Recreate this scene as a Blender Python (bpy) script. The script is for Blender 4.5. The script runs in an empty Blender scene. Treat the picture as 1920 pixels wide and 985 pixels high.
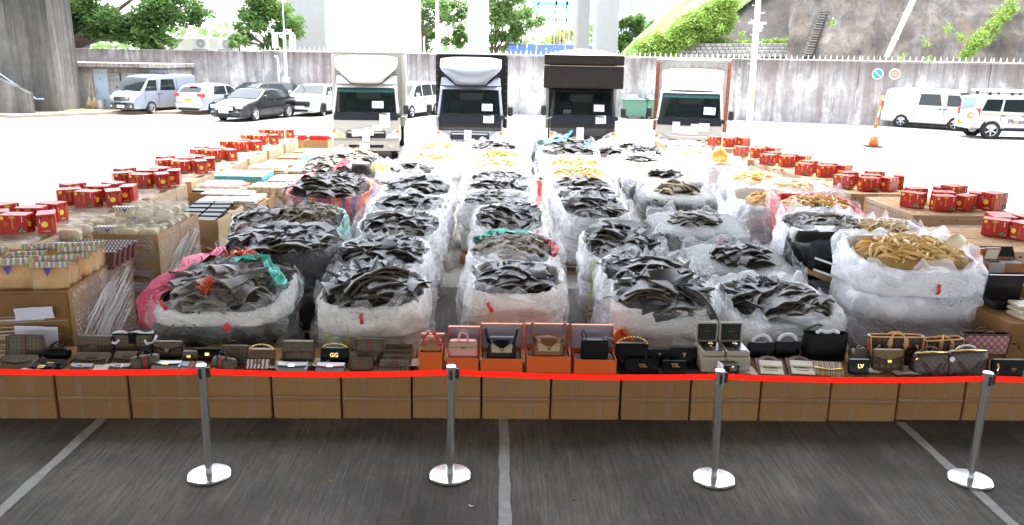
import bpy, math, random
import numpy as np
from mathutils import Matrix, Vector
SC = bpy.context.scene
COL = SC.collection
R = math.radians
PI = math.pi
random.seed(7)

# ------------------------------------------------------------------ camera, sky, sun, exposure
CAM_H, FOC = 3.25, 1520.0
_th, _ro, _ps = R(14.1), R(1.02), R(1.16)
_fw = np.array([math.sin(_ps)*math.cos(_th), math.cos(_ps)*math.cos(_th), -math.sin(_th)])
_r0 = np.array([math.cos(_ps), -math.sin(_ps), 0.0]); _u0 = np.cross(_r0, _fw)
_R = math.cos(_ro)*_r0+math.sin(_ro)*_u0; _U = -math.sin(_ro)*_r0+math.cos(_ro)*_u0
def at(px, py, z=0.0):
    """the place at height z that a spot of the photograph shows (surveying aid)"""
    d = _fw*FOC+_R*(px-960)-_U*(py-492.5)
    t = (z-CAM_H)/d[2]
    return Vector((t*d[0], t*d[1], CAM_H+t*d[2]))
def atY(px, py, Y):
    d = _fw*FOC+_R*(px-960)-_U*(py-492.5)
    t = Y/d[1]
    return Vector((t*d[0], t*d[1], CAM_H+t*d[2]))
def depth(p):
    return float((np.array(p)-np.array([0, 0, CAM_H]))@_fw)
cd = bpy.data.cameras.new("camera"); cam = bpy.data.objects.new("camera", cd); COL.objects.link(cam)
cd.sensor_width = 36.0; cd.lens = 36.0*FOC/1920.0; cd.clip_end = 2000.0; cd.clip_start = 0.1
m = Matrix.Identity(4)
for i in range(3):
    m[i][0] = _R[i]; m[i][1] = _U[i]; m[i][2] = -_fw[i]
m[2][3] = CAM_H
cam.matrix_world = m
SC.camera = cam

SUN_EL, SUN_AZ = R(72), R(14)          # high, behind the trucks, a little to the right, veiled by thin cloud
W = bpy.data.worlds.new("World"); SC.world = W; W.use_nodes = True
wn = W.node_tree
sky = wn.nodes.new("ShaderNodeTexSky"); sky.sky_type = 'NISHITA'; sky.sun_disc = False
sky.sun_elevation = SUN_EL; sky.sun_rotation = SUN_AZ
sky.air_density = 1.0; sky.dust_density = 2.0; sky.ozone_density = 1.0
bg = wn.nodes["Background"]; bg.inputs[1].default_value = 0.15
hs = wn.nodes.new("ShaderNodeHueSaturation"); hs.inputs['Saturation'].default_value = .38      # thin white cloud over the blue
wn.links.new(sky.outputs[0], hs.inputs['Color']); wn.links.new(hs.outputs[0], bg.inputs[0])
ld = bpy.data.lights.new("sun", 'SUN'); ld.energy = 1.3; ld.angle = R(24); ld.color = (1.0, 0.96, 0.9)
sun = bpy.data.objects.new("sun", ld); COL.objects.link(sun)
sd = Vector((math.sin(SUN_AZ)*math.cos(SUN_EL), math.cos(SUN_AZ)*math.cos(SUN_EL), math.sin(SUN_EL)))
sun.rotation_euler = sd.to_track_quat('Z', 'Y').to_euler()
SC.view_settings.view_transform = 'Standard'; SC.view_settings.look = 'None'
SC.view_settings.exposure = 3.3; SC.view_settings.gamma = 1.0
SC.cycles.max_bounces = 8; SC.cycles.diffuse_bounces = 4; SC.cycles.glossy_bounces = 3
SC.cycles.transparent_max_bounces = 16; SC.cycles.transmission_bounces = 4
SC.cycles.sample_clamp_indirect = 6.0; SC.cycles.use_denoising = True
SC.cycles.caustics_reflective = False; SC.cycles.caustics_refractive = False

# ------------------------------------------------------------------ materials
MATS = {}
def _bsdf(name):
    m = bpy.data.materials.new(name); m.use_nodes = True
    return m, m.node_tree, m.node_tree.nodes["Principled BSDF"]
def c4(c): return (c[0], c[1], c[2], 1.0)
def N(nt, kind, **kw):
    n = nt.nodes.new(kind)
    for k, v in kw.items():
        if k in n.inputs.keys(): n.inputs[k].default_value = v
        else: setattr(n, k, v)
    return n
def ramp(nt, src, stops, interp='LINEAR'):
    r = nt.nodes.new("ShaderNodeValToRGB"); r.color_ramp.interpolation = interp
    e = r.color_ramp.elements
    while len(e) < len(stops): e.new(0.5)
    for i, (p, c) in enumerate(stops):
        e[i].position = p
        e[i].color = c4(c) if hasattr(c, '__len__') else (c, c, c, 1)
    nt.links.new(src, r.inputs[0]); return r.outputs[0]
def mixc(nt, f, a, b, mode='MIX'):
    n = nt.nodes.new("ShaderNodeMix"); n.data_type = 'RGBA'; n.blend_type = mode
    for s, v in ((n.inputs[0], f), (n.inputs[6], a), (n.inputs[7], b)):
        if hasattr(v, 'links'): nt.links.new(v, s)
        elif hasattr(v, '__len__'): s.default_value = c4(v)
        else: s.default_value = v
    return n.outputs[2]
def coords(nt, scale=(1, 1, 1), rot=(0, 0, 0), kind='Object'):
    tc = nt.nodes.new("ShaderNodeTexCoord"); mp = nt.nodes.new("ShaderNodeMapping")
    mp.inputs['Scale'].default_value = scale; mp.inputs['Rotation'].default_value = rot
    nt.links.new(tc.outputs[kind], mp.inputs[0]); return mp.outputs[0]
def noise(nt, vec, scale, detail=4, rough=0.55, out=0, dist=0.0):
    n = N(nt, "ShaderNodeTexNoise", Scale=scale, Detail=detail, Roughness=rough, Distortion=dist)
    nt.links.new(vec, n.inputs['Vector']); return n.outputs[out]
def bump(nt, b, h, strength, dist=0.01):
    n = N(nt, "ShaderNodeBump", Strength=strength, Distance=dist)
    nt.links.new(h, n.inputs['Height']); nt.links.new(n.outputs[0], b.inputs['Normal']); return n
def M(name, col=(.5, .5, .5), rough=.5, metal=0.0, var=0.0, scale=8.0, bmp=0.0, bscale=40.0, spec=None, coat=0.0, emit=None, rand=0.0, trans=0.0, alpha=None):
    """plain material with tone variation (var), fine relief (bmp) and a tone per object (rand)"""
    if name in MATS: return MATS[name]
    m, nt, b = _bsdf(name)
    b.inputs['Roughness'].default_value = rough; b.inputs['Metallic'].default_value = metal
    b.inputs['Specular IOR Level'].default_value = .3 if spec is None else spec
    b.inputs['Coat Weight'].default_value = coat
    src = None
    if var or bmp:
        v = coords(nt)
    if var:
        src = mixc(nt, noise(nt, v, scale, 5), tuple(max(0, c*(1-var)) for c in col), tuple(min(1, c*(1+var)) for c in col))
    if rand:
        oi = nt.nodes.new("ShaderNodeObjectInfo")
        mr = N(nt, "ShaderNodeMapRange"); mr.inputs[3].default_value = 1-rand; mr.inputs[4].default_value = 1+rand
        nt.links.new(oi.outputs['Random'], mr.inputs[0])
        vm = nt.nodes.new("ShaderNodeVectorMath"); vm.operation = 'SCALE'
        if src is not None: nt.links.new(src, vm.inputs[0])
        else: vm.inputs[0].default_value = col
        nt.links.new(mr.outputs[0], vm.inputs['Scale']); src = vm.outputs[0]
    if src is not None: nt.links.new(src, b.inputs['Base Color'])
    else: b.inputs['Base Color'].default_value = c4(col)
    if bmp: bump(nt, b, noise(nt, v, bscale, 4), bmp)
    if emit: b.inputs['Emission Color'].default_value = c4(emit[0]); b.inputs['Emission Strength'].default_value = emit[1]
    if trans: b.inputs['Transmission Weight'].default_value = trans
    if alpha is not None: b.inputs['Alpha'].default_value = alpha
    MATS[name] = m; return m

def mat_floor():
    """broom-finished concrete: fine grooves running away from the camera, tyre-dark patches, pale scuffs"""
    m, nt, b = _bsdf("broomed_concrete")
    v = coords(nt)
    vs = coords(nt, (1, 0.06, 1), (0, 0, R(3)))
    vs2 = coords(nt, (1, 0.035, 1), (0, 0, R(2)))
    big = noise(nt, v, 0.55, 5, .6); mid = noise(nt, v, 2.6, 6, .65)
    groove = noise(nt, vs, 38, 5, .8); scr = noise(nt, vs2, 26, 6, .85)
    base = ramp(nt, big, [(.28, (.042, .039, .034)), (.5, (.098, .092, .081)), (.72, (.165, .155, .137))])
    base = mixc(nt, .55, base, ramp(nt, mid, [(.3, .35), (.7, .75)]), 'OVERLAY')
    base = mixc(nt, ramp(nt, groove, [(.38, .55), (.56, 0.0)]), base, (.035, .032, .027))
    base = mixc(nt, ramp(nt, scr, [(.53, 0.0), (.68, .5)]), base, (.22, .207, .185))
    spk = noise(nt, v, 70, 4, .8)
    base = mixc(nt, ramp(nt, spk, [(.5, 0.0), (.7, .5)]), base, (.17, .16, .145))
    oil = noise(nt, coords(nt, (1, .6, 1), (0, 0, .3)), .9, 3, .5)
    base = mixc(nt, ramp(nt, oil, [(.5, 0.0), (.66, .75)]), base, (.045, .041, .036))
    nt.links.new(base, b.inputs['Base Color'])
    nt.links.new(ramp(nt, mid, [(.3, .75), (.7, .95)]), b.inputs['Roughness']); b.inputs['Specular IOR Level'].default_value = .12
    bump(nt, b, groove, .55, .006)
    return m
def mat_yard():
    """open yard slab, its sunlit brightness put into the pale colour"""
    m, nt, b = _bsdf("yard_concrete_lit"); v = coords(nt); big = noise(nt, v, .22, 6, .6); mid = noise(nt, v, 1.7, 6, .65); st = noise(nt, coords(nt, (1, .25, 1)), .5, 6, .7, dist=.6)
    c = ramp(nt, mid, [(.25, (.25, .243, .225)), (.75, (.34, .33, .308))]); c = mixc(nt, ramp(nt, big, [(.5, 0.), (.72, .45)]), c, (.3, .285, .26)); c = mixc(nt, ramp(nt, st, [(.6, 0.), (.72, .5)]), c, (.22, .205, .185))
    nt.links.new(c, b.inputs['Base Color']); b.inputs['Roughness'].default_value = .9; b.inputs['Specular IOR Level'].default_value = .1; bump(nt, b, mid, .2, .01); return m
def mat_stained(name, c0, c1, dark, rust, scale=1.0, top=3.4, topw=1.0, rustamt=.6, white=.5):
    """weathered cast concrete: vertical run-off streaks, dark growth hanging from the top, lime patches"""
    m, nt, b = _bsdf(name)
    v = coords(nt); vs = coords(nt, (1.0*scale, 1.0*scale, .06*scale)); vf = coords(nt, (4.5*scale, 4.5*scale, .14*scale)); vp = coords(nt, (1.1*scale, 1.1*scale, .5*scale))
    n1 = noise(nt, v, .7*scale, 6, .62); st = noise(nt, vs, 1.3, 6, .7, dist=.3); fi = noise(nt, vf, 1.4, 6, .7, dist=.4); pt = noise(nt, v, 4.5*scale, 6, .65); lp = noise(nt, vp, 1.5, 8, .72, dist=.5)
    base = mixc(nt, ramp(nt, n1, [(.3, 0.), (.7, 1.)]), c0, c1)
    base = mixc(nt, ramp(nt, lp, [(.46, 0.), (.62, white)]), base, (.66, .65, .63))
    base = mixc(nt, ramp(nt, st, [(.48, 0.), (.62, rustamt)]), base, rust)
    base = mixc(nt, ramp(nt, fi, [(.54, 0.), (.68, .6)]), base, dark)
    base = mixc(nt, .35, base, ramp(nt, pt, [(.3, .3), (.7, .72)]), 'OVERLAY')
    sx = nt.nodes.new("ShaderNodeSeparateXYZ"); nt.links.new(v, sx.inputs[0])
    mr = N(nt, "ShaderNodeMapRange"); mr.inputs[1].default_value = top-topw; mr.inputs[2].default_value = top
    nt.links.new(sx.outputs[2], mr.inputs[0])
    mu = N(nt, "ShaderNodeMath", operation='MULTIPLY'); nt.links.new(mr.outputs[0], mu.inputs[0]); nt.links.new(ramp(nt, fi, [(.3, .45), (.6, 1.)]), mu.inputs[1])
    base = mixc(nt, mu.outputs[0], base, dark)
    nt.links.new(base, b.inputs['Base Color']); b.inputs['Roughness'].default_value = .9
    bump(nt, b, pt, .4, .02); return m
def mat_film(name, lo=.1, hi=.75, ang=25, tint=(.9, .9, .92), fine=1.0, rough=.1):
    """stretch film: clear between, milky along the pulled strands and folds"""
    m, nt, b = _bsdf(name)
    def turned(a, sc):
        v = coords(nt, (1, 1, 1), (0, 0, R(a)), 'UV'); mp = nt.nodes.new("ShaderNodeMapping"); mp.inputs['Scale'].default_value = sc; nt.links.new(v, mp.inputs[0]); return mp.outputs[0]
    n1 = noise(nt, turned(ang, (1.3, 16*fine, 1)), 1.0, 5, .7, dist=.25); n2 = noise(nt, turned(ang*.3-8, (.9, 55*fine, 1)), 1.0, 3, .6); n3 = noise(nt, turned(0, (1, 1, 1)), 2.6, 4, .6)
    def mad(x, k, y=None):
        q = N(nt, "ShaderNodeMath", operation='MULTIPLY_ADD'); q.inputs[1].default_value = k; nt.links.new(x, q.inputs[0]); q.inputs[2].default_value = 0.0
        if y is not None: nt.links.new(y, q.inputs[2])
        return q.outputs[0]
    a2 = mad(n1, .5, mad(n2, .28, mad(n3, .22)))
    f = ramp(nt, a2, [(.42, lo), (.54, lo+(hi-lo)*.35), (.6, hi)])
    b.inputs['Base Color'].default_value = c4(tint); b.inputs['Roughness'].default_value = rough
    b.inputs['Specular IOR Level'].default_value = 1.0
    nt.links.new(f, b.inputs['Alpha'])
    bp = bump(nt, b, a2, 1.0, .05)
    tr = N(nt, "ShaderNodeBsdfTranslucent"); tr.inputs[0].default_value = c4(tint); tp = N(nt, "ShaderNodeBsdfTransparent"); b.inputs['Alpha'].default_value = 1.0
    for l in list(b.inputs['Alpha'].links): nt.links.remove(l)
    m1 = N(nt, "ShaderNodeMixShader"); m1.inputs[0].default_value = .45; nt.links.new(b.outputs[0], m1.inputs[1]); nt.links.new(tr.outputs[0], m1.inputs[2])
    m2 = N(nt, "ShaderNodeMixShader"); nt.links.new(f, m2.inputs[0]); nt.links.new(tp.outputs[0], m2.inputs[1]); nt.links.new(m1.outputs[0], m2.inputs[2]); nt.links.new(m2.outputs[0], nt.nodes["Material Output"].inputs[0])
    return m
def mat_sack(name, col, col2=None, weave=True):
    m, nt, b = _bsdf(name)
    v = coords(nt); w = noise(nt, v, 7, 5, .6); f = noise(nt, v, 22, 4, .6)
    c = mixc(nt, ramp(nt, w, [(.35, 0.), (.65, 1.)]), col, col2 or tuple(x*.86 for x in col)); f = mixc(nt, .45, f, noise(nt, coords(nt, (1, 1, .55)), 7, 4, .6, dist=2.2))
    nt.links.new(c, b.inputs['Base Color']); b.inputs['Roughness'].default_value = .5
    bump(nt, b, f, .8, .045); return m
def mat_stripes(name, cols, axis=0, period=.3, rough=.5):
    """woven sack with printed stripes"""
    m, nt, b = _bsdf(name)
    v = coords(nt); sx = nt.nodes.new("ShaderNodeSeparateXYZ"); nt.links.new(v, sx.inputs[0])
    mu = N(nt, "ShaderNodeMath", operation='MULTIPLY_ADD'); mu.inputs[1].default_value = 1/period; mu.inputs[2].default_value = 50.0
    wob = noise(nt, v, 3, 2); ad = N(nt, "ShaderNodeMath", operation='MULTIPLY_ADD'); ad.inputs[1].default_value = .06
    nt.links.new(wob, ad.inputs[0]); nt.links.new(sx.outputs[axis], ad.inputs[2])
    nt.links.new(ad.outputs[0], mu.inputs[0])
    fr = N(nt, "ShaderNodeMath", operation='FRACT'); nt.links.new(mu.outputs[0], fr.inputs[0])
    c = ramp(nt, fr.outputs[0], cols, 'CONSTANT')
    nt.links.new(c, b.inputs['Base Color']); b.inputs['Roughness'].default_value = rough
    bump(nt, b, noise(nt, v, 20, 4), .3, .02); return m
def mat_fin(name, cols, edge, rough=.42):
    """dried fin: slate skin with paler bloom, raw tan edge at the cut"""
    m, nt, b = _bsdf(name)
    oi = nt.nodes.new("ShaderNodeObjectInfo"); v = coords(nt)
    c = ramp(nt, oi.outputs['Random'], [(i/(len(cols)-1), x) for i, x in enumerate(cols)])
    n = noise(nt, v, 9, 5, .65); c = mixc(nt, ramp(nt, n, [(.46, 0.), (.8, .4)]), c, tuple(min(1, x*1.8+.015) for x in cols[-1]))
    g = coords(nt, kind='Generated'); sx = nt.nodes.new("ShaderNodeSeparateXYZ"); nt.links.new(g, sx.inputs[0])
    c = mixc(nt, ramp(nt, sx.outputs[1], [(.03, .7), (.1, 0.)]), c, edge)
    nt.links.new(c, b.inputs['Base Color']); b.inputs['Roughness'].default_value = rough
    b.inputs['Specular IOR Level'].default_value = .22
    bump(nt, b, noise(nt, coords(nt, (6, 1, 1)), 14, 3), .25, .01); return m
def mat_maw(name, a, b_, c_):
    m, nt, b = _bsdf(name)
    oi = nt.nodes.new("ShaderNodeObjectInfo"); v = coords(nt)
    c = ramp(nt, oi.outputs['Random'], [(0, a), (.5, b_), (1, c_)])
    c = mixc(nt, ramp(nt, noise(nt, v, 14, 4), [(.4, 0.), (.7, .45)]), c, a)
    nt.links.new(c, b.inputs['Base Color']); b.inputs['Roughness'].default_value = .35
    b.inputs['Subsurface Weight'].default_value = .25; b.inputs['Subsurface Radius'].default_value = (.02, .012, .004); return m
def mat_lattice(name, base, line, mark, s=.045, rough=.45, diamond=True):
    """coated canvas with a small repeating lattice print"""
    m, nt, b = _bsdf(name)
    v = coords(nt, (1/s, 1/s, 1/s), (0, R(45) if diamond else 0, 0))
    ck = nt.nodes.new("ShaderNodeTexVoronoi"); ck.feature = 'F1'; ck.inputs['Randomness'].default_value = 0.0; ck.inputs['Scale'].default_value = 1.0
    fl = nt.nodes.new("ShaderNodeVectorMath"); fl.operation = 'MULTIPLY'; fl.inputs[1].default_value = (1, 0, 1); nt.links.new(v, fl.inputs[0])
    nt.links.new(fl.outputs[0], ck.inputs['Vector'])
    c = ramp(nt, ck.outputs['Distance'], [(.0, mark), (.2, mark), (.28, base), (.44, base), (.52, line)])
    c = mixc(nt, noise(nt, coords(nt), 60, 2), c, base)
    nt.links.new(c, b.inputs['Base Color']); b.inputs['Roughness'].default_value = rough; b.inputs['Specular IOR Level'].default_value = .15; return m
def mat_check(name, a, b_, s=.03, rough=.5, rot=0, kind='Object'):
    m, nt, b = _bsdf(name)
    v = coords(nt, (1/s, 1/s, 1/s), (0, R(rot), 0), kind)
    ad = nt.nodes.new("ShaderNodeVectorMath"); ad.operation = 'ADD'; ad.inputs[1].default_value = (.003, .5, .003); nt.links.new(v, ad.inputs[0])
    mu = nt.nodes.new("ShaderNodeVectorMath"); mu.operation = 'MULTIPLY'; mu.inputs[1].default_value = (1, 0, 1); nt.links.new(ad.outputs[0], mu.inputs[0])
    ck = N(nt, "ShaderNodeTexChecker", Scale=1.0); ck.inputs[1].default_value = c4(a); ck.inputs[2].default_value = c4(b_)
    nt.links.new(mu.outputs[0], ck.inputs[0]); nt.links.new(ck.outputs[0], b.inputs['Base Color']); b.inputs['Roughness'].default_value = rough; return m
def mat_card(name, col, rand=.1):
    """kraft corrugated board: soft mottling, faint flutes"""
    m, nt, b = _bsdf(name)
    v = coords(nt); oi = nt.nodes.new("ShaderNodeObjectInfo")
    n = noise(nt, v, 3, 5, .6); fl = noise(nt, coords(nt, (40, 40, 2)), 3, 2)
    c = mixc(nt, n, tuple(x*.82 for x in col), tuple(x*1.15 for x in col))
    c = mixc(nt, .12, c, ramp(nt, fl, [(.3, .2), (.7, .8)]), 'OVERLAY')
    mr = N(nt, "ShaderNodeMapRange"); mr.inputs[3].default_value = 1-rand; mr.inputs[4].default_value = 1+rand; nt.links.new(oi.outputs['Random'], mr.inputs[0])
    vm = nt.nodes.new("ShaderNodeVectorMath"); vm.operation = 'SCALE'; nt.links.new(c, vm.inputs[0]); nt.links.new(mr.outputs[0], vm.inputs['Scale'])
    nt.links.new(vm.outputs[0], b.inputs['Base Color']); b.inputs['Roughness'].default_value = .8; b.inputs['Specular IOR Level'].default_value = .08
    bump(nt, b, n, .12, .02); return m
def mat_leaf(name, a, b_):
    m, nt, b = _bsdf(name)
    oi = nt.nodes.new("ShaderNodeTexCoord"); n = noise(nt, oi.outputs['Object'], .9, 3); n2 = noise(nt, oi.outputs['Object'], 9, 2)
    c = mixc(nt, ramp(nt, n, [(.35, 0.), (.65, 1.)]), a, b_); c = mixc(nt, ramp(nt, n2, [(.4, 0.), (.7, .5)]), c, tuple(x*.6 for x in a))
    nt.links.new(c, b.inputs['Base Color']); b.inputs['Roughness'].default_value = .5
    tr = N(nt, "ShaderNodeBsdfTranslucent"); nt.links.new(c, tr.inputs[0]); mx = N(nt, "ShaderNodeMixShader"); mx.inputs[0].default_value = .4
    out = nt.nodes["Material Output"]; nt.links.new(b.outputs[0], mx.inputs[1]); nt.links.new(tr.outputs[0], mx.inputs[2]); nt.links.new(mx.outputs[0], out.inputs[0]); return m

# ------------------------------------------------------------------ mesh helpers
class MB:
    """collects shapes and links them as ONE mesh object"""
    def __init__(s): s.v = []; s.f = []; s.mi = []; s.uv = None; s.T = Matrix.Identity(4); s.cur = 0
    def add(s, vs, fs):
        o = len(s.v); T = s.T
        s.v.extend([tuple(T @ Vector(p)) for p in vs]); s.f.extend([tuple(i+o for i in f) for f in fs]); s.mi.extend([s.cur]*len(fs)); return s
    def box(s, x0, x1, y0, y1, z0, z1, b=0.0):
        if x0 > x1: x0, x1 = x1, x0
        if y0 > y1: y0, y1 = y1, y0
        if z0 > z1: z0, z1 = z1, z0
        if b <= 0:
            return s.add([(x0, y0, z0), (x1, y0, z0), (x1, y1, z0), (x0, y1, z0), (x0, y0, z1), (x1, y0, z1), (x1, y1, z1), (x0, y1, z1)],
                         [(0, 3, 2, 1), (4, 5, 6, 7), (0, 1, 5, 4), (1, 2, 6, 5), (2, 3, 7, 6), (3, 0, 4, 7)])
        b = min(b, (x1-x0)*.49, (y1-y0)*.49, (z1-z0)*.49)
        X, Y, Z = (x0, x1), (y0, y1), (z0, z1); vs = []; idx = {}
        sg = (1, -1)
        for i in (0, 1):
            for j in (0, 1):
                for k in (0, 1):
                    p = (X[i], Y[j], Z[k]); ins = (X[i]+sg[i]*b, Y[j]+sg[j]*b, Z[k]+sg[k]*b)
                    for a in range(3):
                        q = [ins[0], ins[1], ins[2]]; q[a] = p[a]
                        idx[(i, j, k, a)] = len(vs); vs.append(tuple(q))
        fs = []
        for i in (0, 1):
            f = [idx[(i, 0, 0, 0)], idx[(i, 1, 0, 0)], idx[(i, 1, 1, 0)], idx[(i, 0, 1, 0)]]; fs.append(f if i else f[::-1])
            f = [idx[(0, i, 0, 1)], idx[(0, i, 1, 1)], idx[(1, i, 1, 1)], idx[(1, i, 0, 1)]]; fs.append(f if i else f[::-1])
            f = [idx[(0, 0, i, 2)], idx[(1, 0, i, 2)], idx[(1, 1, i, 2)], idx[(0, 1, i, 2)]]; fs.append(f if i else f[::-1])
        for i in (0, 1):
            for j in (0, 1):
                fl = (i+j) % 2
                f = [idx[(i, j, 0, 0)], idx[(i, j, 0, 1)], idx[(i, j, 1, 1)], idx[(i, j, 1, 0)]]; fs.append(f[::-1] if fl == 1 else f)
                f = [idx[(i, 0, j, 0)], idx[(i, 0, j, 2)], idx[(i, 1, j, 2)], idx[(i, 1, j, 0)]]; fs.append(f if fl == 1 else f[::-1])
                f = [idx[(0, i, j, 1)], idx[(0, i, j, 2)], idx[(1, i, j, 2)], idx[(1, i, j, 1)]]; fs.append(f[::-1] if fl == 1 else f)
        for i in (0, 1):
            for j in (0, 1):
                for k in (0, 1):
                    f = [idx[(i, j, k, 0)], idx[(i, j, k, 1)], idx[(i, j, k, 2)]]
                    fs.append(f if (i+j+k) % 2 == 1 else f[::-1])
        return s.add(vs, fs)
    def quad(s, a, b, c, d): return s.add([a, b, c, d], [(0, 1, 2, 3)])
    def poly(s, pts, th=0.0, axis=1):
        """flat outline in the plane across axis, given a thickness th along +axis"""
        n = len(pts)
        if th == 0: return s.add(pts, [tuple(range(n))])
        q = [tuple(p[i]+(th if i == axis else 0) for i in range(3)) for p in pts]
        return s.add(list(pts)+q, [tuple(range(n))[::-1], tuple(range(n, 2*n))]+[(i, (i+1) % n, n+(i+1) % n, n+i) for i in range(n)])
    def lathe(s, prof, n=24, axis='z', c=(0, 0, 0), cap=True):
        vs, fs = [], []
        for (r, h) in prof:
            for k in range(n):
                a = 2*PI*k/n; p = (r*math.cos(a), r*math.sin(a), h)
                if axis == 'y': p = (p[0], p[2], p[1])
                if axis == 'x': p = (p[2], p[0], p[1])
                vs.append((p[0]+c[0], p[1]+c[1], p[2]+c[2]))
        for j in range(len(prof)-1):
            for k in range(n): fs.append((j*n+k, j*n+(k+1) % n, (j+1)*n+(k+1) % n, (j+1)*n+k))
        if cap: fs.append(tuple(range(n))[::-1]); fs.append(tuple(range((len(prof)-1)*n, len(prof)*n)))
        return s.add(vs, fs)
    def tube(s, pts, r, n=8, r1=None, flat=1.0):
        pts = [Vector(p) for p in pts]; vs, fs = [], []; L = len(pts); up = Vector((0, 0, 1))
        prev = None
        for i, p in enumerate(pts):
            t = (pts[min(i+1, L-1)]-pts[max(i-1, 0)]); t = t.normalized() if t.length > 1e-9 else Vector((0, 0, 1))
            if prev is None:
                a = t.cross(Vector((0, 1, 0))); a = a if a.length > .2 else t.cross(Vector((1, 0, 0)))
            else: a = prev-t*prev.dot(t)
            a.normalize(); prev = a; bb = t.cross(a)
            rr = r if r1 is None else r+(r1-r)*i/(L-1)
            if hasattr(r, '__len__'): rr = r[i]
            for k in range(n):
                q = p+a*rr*math.cos(2*PI*k/n)+bb*rr*flat*math.sin(2*PI*k/n); vs.append(tuple(q))
        for i in range(L-1):
            for k in range(n): fs.append((i*n+k, i*n+(k+1) % n, (i+1)*n+(k+1) % n, (i+1)*n+k))
        fs.append(tuple(range(n))[::-1]); fs.append(tuple(range((L-1)*n, L*n))); return s.add(vs, fs)
    def strip(s, pts, wv, th=.002):
        """band along pts, half width vector wv, with thickness"""
        pts = [Vector(p) for p in pts]; vs, fs = [], []; L = len(pts); wv = Vector(wv)
        for i, p in enumerate(pts):
            t = (pts[min(i+1, L-1)]-pts[max(i-1, 0)]).normalized(); n = t.cross(wv).normalized()*th
            vs += [tuple(p-wv), tuple(p+wv), tuple(p+wv+n), tuple(p-wv+n)]
        for i in range(L-1):
            o = i*4
            for k in range(4): fs.append((o+k, o+(k+1) % 4, o+4+(k+1) % 4, o+4+k))
        fs += [(0, 3, 2, 1), (4*L-4, 4*L-3, 4*L-2, 4*L-1)]; return s.add(vs, fs)
    def grid(s, P, closeu=True, flip=False):
        """P: (rows, cols, 3) array"""
        nr, nc = P.shape[:2]; vs = [tuple(map(float, p)) for p in P.reshape(-1, 3)]; fs = []
        for j in range(nr-1):
            for k in range(nc if closeu else nc-1):
                f = (j*nc+k, j*nc+(k+1) % nc, (j+1)*nc+(k+1) % nc, (j+1)*nc+k); fs.append(f[::-1] if flip else f)
        return s.add(vs, fs)
    def mesh(s, name, mats, smooth=False):
        me = bpy.data.meshes.new(name); me.from_pydata(s.v, [], s.f)
        for mt in (mats if isinstance(mats, (list, tuple)) else [mats]): me.materials.append(mt)
        if any(s.mi): me.polygons.foreach_set("material_index", s.mi)
        if smooth is True: me.polygons.foreach_set("use_smooth", [True]*len(s.f))
        elif smooth: me.polygons.foreach_set("use_smooth", [True]*len(s.f)); me.set_sharp_from_angle(angle=R(smooth))
        if s.uv is not None:
            ul = me.uv_layers.new(name="UVMap"); li = np.empty(len(me.loops), dtype=np.int32); me.loops.foreach_get("vertex_index", li)
            ul.data.foreach_set("uv", np.asarray(s.uv, dtype=np.float32)[li].ravel())
        me.update(); return me
    def obj(s, name, mats, parent=None, smooth=False, loc=None, rot=None): return put(name, s.mesh(name, mats, smooth), parent, loc, rot)
def put(name, me, parent=None, loc=None, rot=None, scale=None):
    o = bpy.data.objects.new(name, me); COL.objects.link(o)
    if parent is not None: o.parent = parent
    if loc is not None: o.location = loc
    if rot is not None: o.rotation_euler = rot
    if scale is not None: o.scale = scale
    return o
def tag(o, label=None, cat=None, group=None, kind=None):
    if label: o["label"] = label
    if cat: o["category"] = cat
    if group: o["group"] = group
    if kind: o["kind"] = kind
    return o
def thing(name, label, cat, loc=(0, 0, 0), rz=0.0, group=None):
    o = bpy.data.objects.new(name, None); COL.objects.link(o); o.location = loc; o.rotation_euler = (0, 0, rz); o.empty_display_size = .2
    return tag(o, label, cat, group)
KIDS = {}
def kids(o):
    return [c for c in bpy.data.objects if c.parent is o]
def tree(root):
    return (root, [tree(c) for c in root.children])
def dup_tree(t, parent=None):
    o, ch = t; c = o.copy(); COL.objects.link(c)
    if parent is not None: c.parent = parent
    for x in ch: dup_tree(x, c)
    return c
def dup(t, loc, rz=None, label=None, group=None, scale=None):
    c = dup_tree(t); c.location = loc
    if rz is not None: c.rotation_euler = (0, 0, rz)
    if label: c["label"] = label
    if group: c["group"] = group
    if scale is not None: c.scale = (scale,)*3
    return c
_tc = {}
def text_mesh(txt, size, mat, depth=.001, align='CENTER', bold=0.0):
    k = (txt, round(size, 4), mat.name)
    if k in _tc: return _tc[k]
    cu = bpy.data.curves.new("lettering", 'FONT'); cu.body = txt; cu.size = size; cu.extrude = depth; cu.align_x = align; cu.align_y = 'CENTER'; cu.resolution_u = 2; cu.offset = bold
    o = bpy.data.objects.new("lettering", cu); COL.objects.link(o)
    dg = bpy.context.evaluated_depsgraph_get(); me = bpy.data.meshes.new_from_object(o.evaluated_get(dg))
    bpy.data.objects.remove(o); bpy.data.curves.remove(cu)
    me.materials.clear(); me.materials.append(mat); me.name = "lettering"; _tc[k] = me; return me
def text(txt, size, mat, parent, loc, rot=(R(90), 0, 0), name="lettering", bold=0.0):
    return put(name, text_mesh(txt, size, mat, bold=bold), parent, loc, rot)

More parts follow.
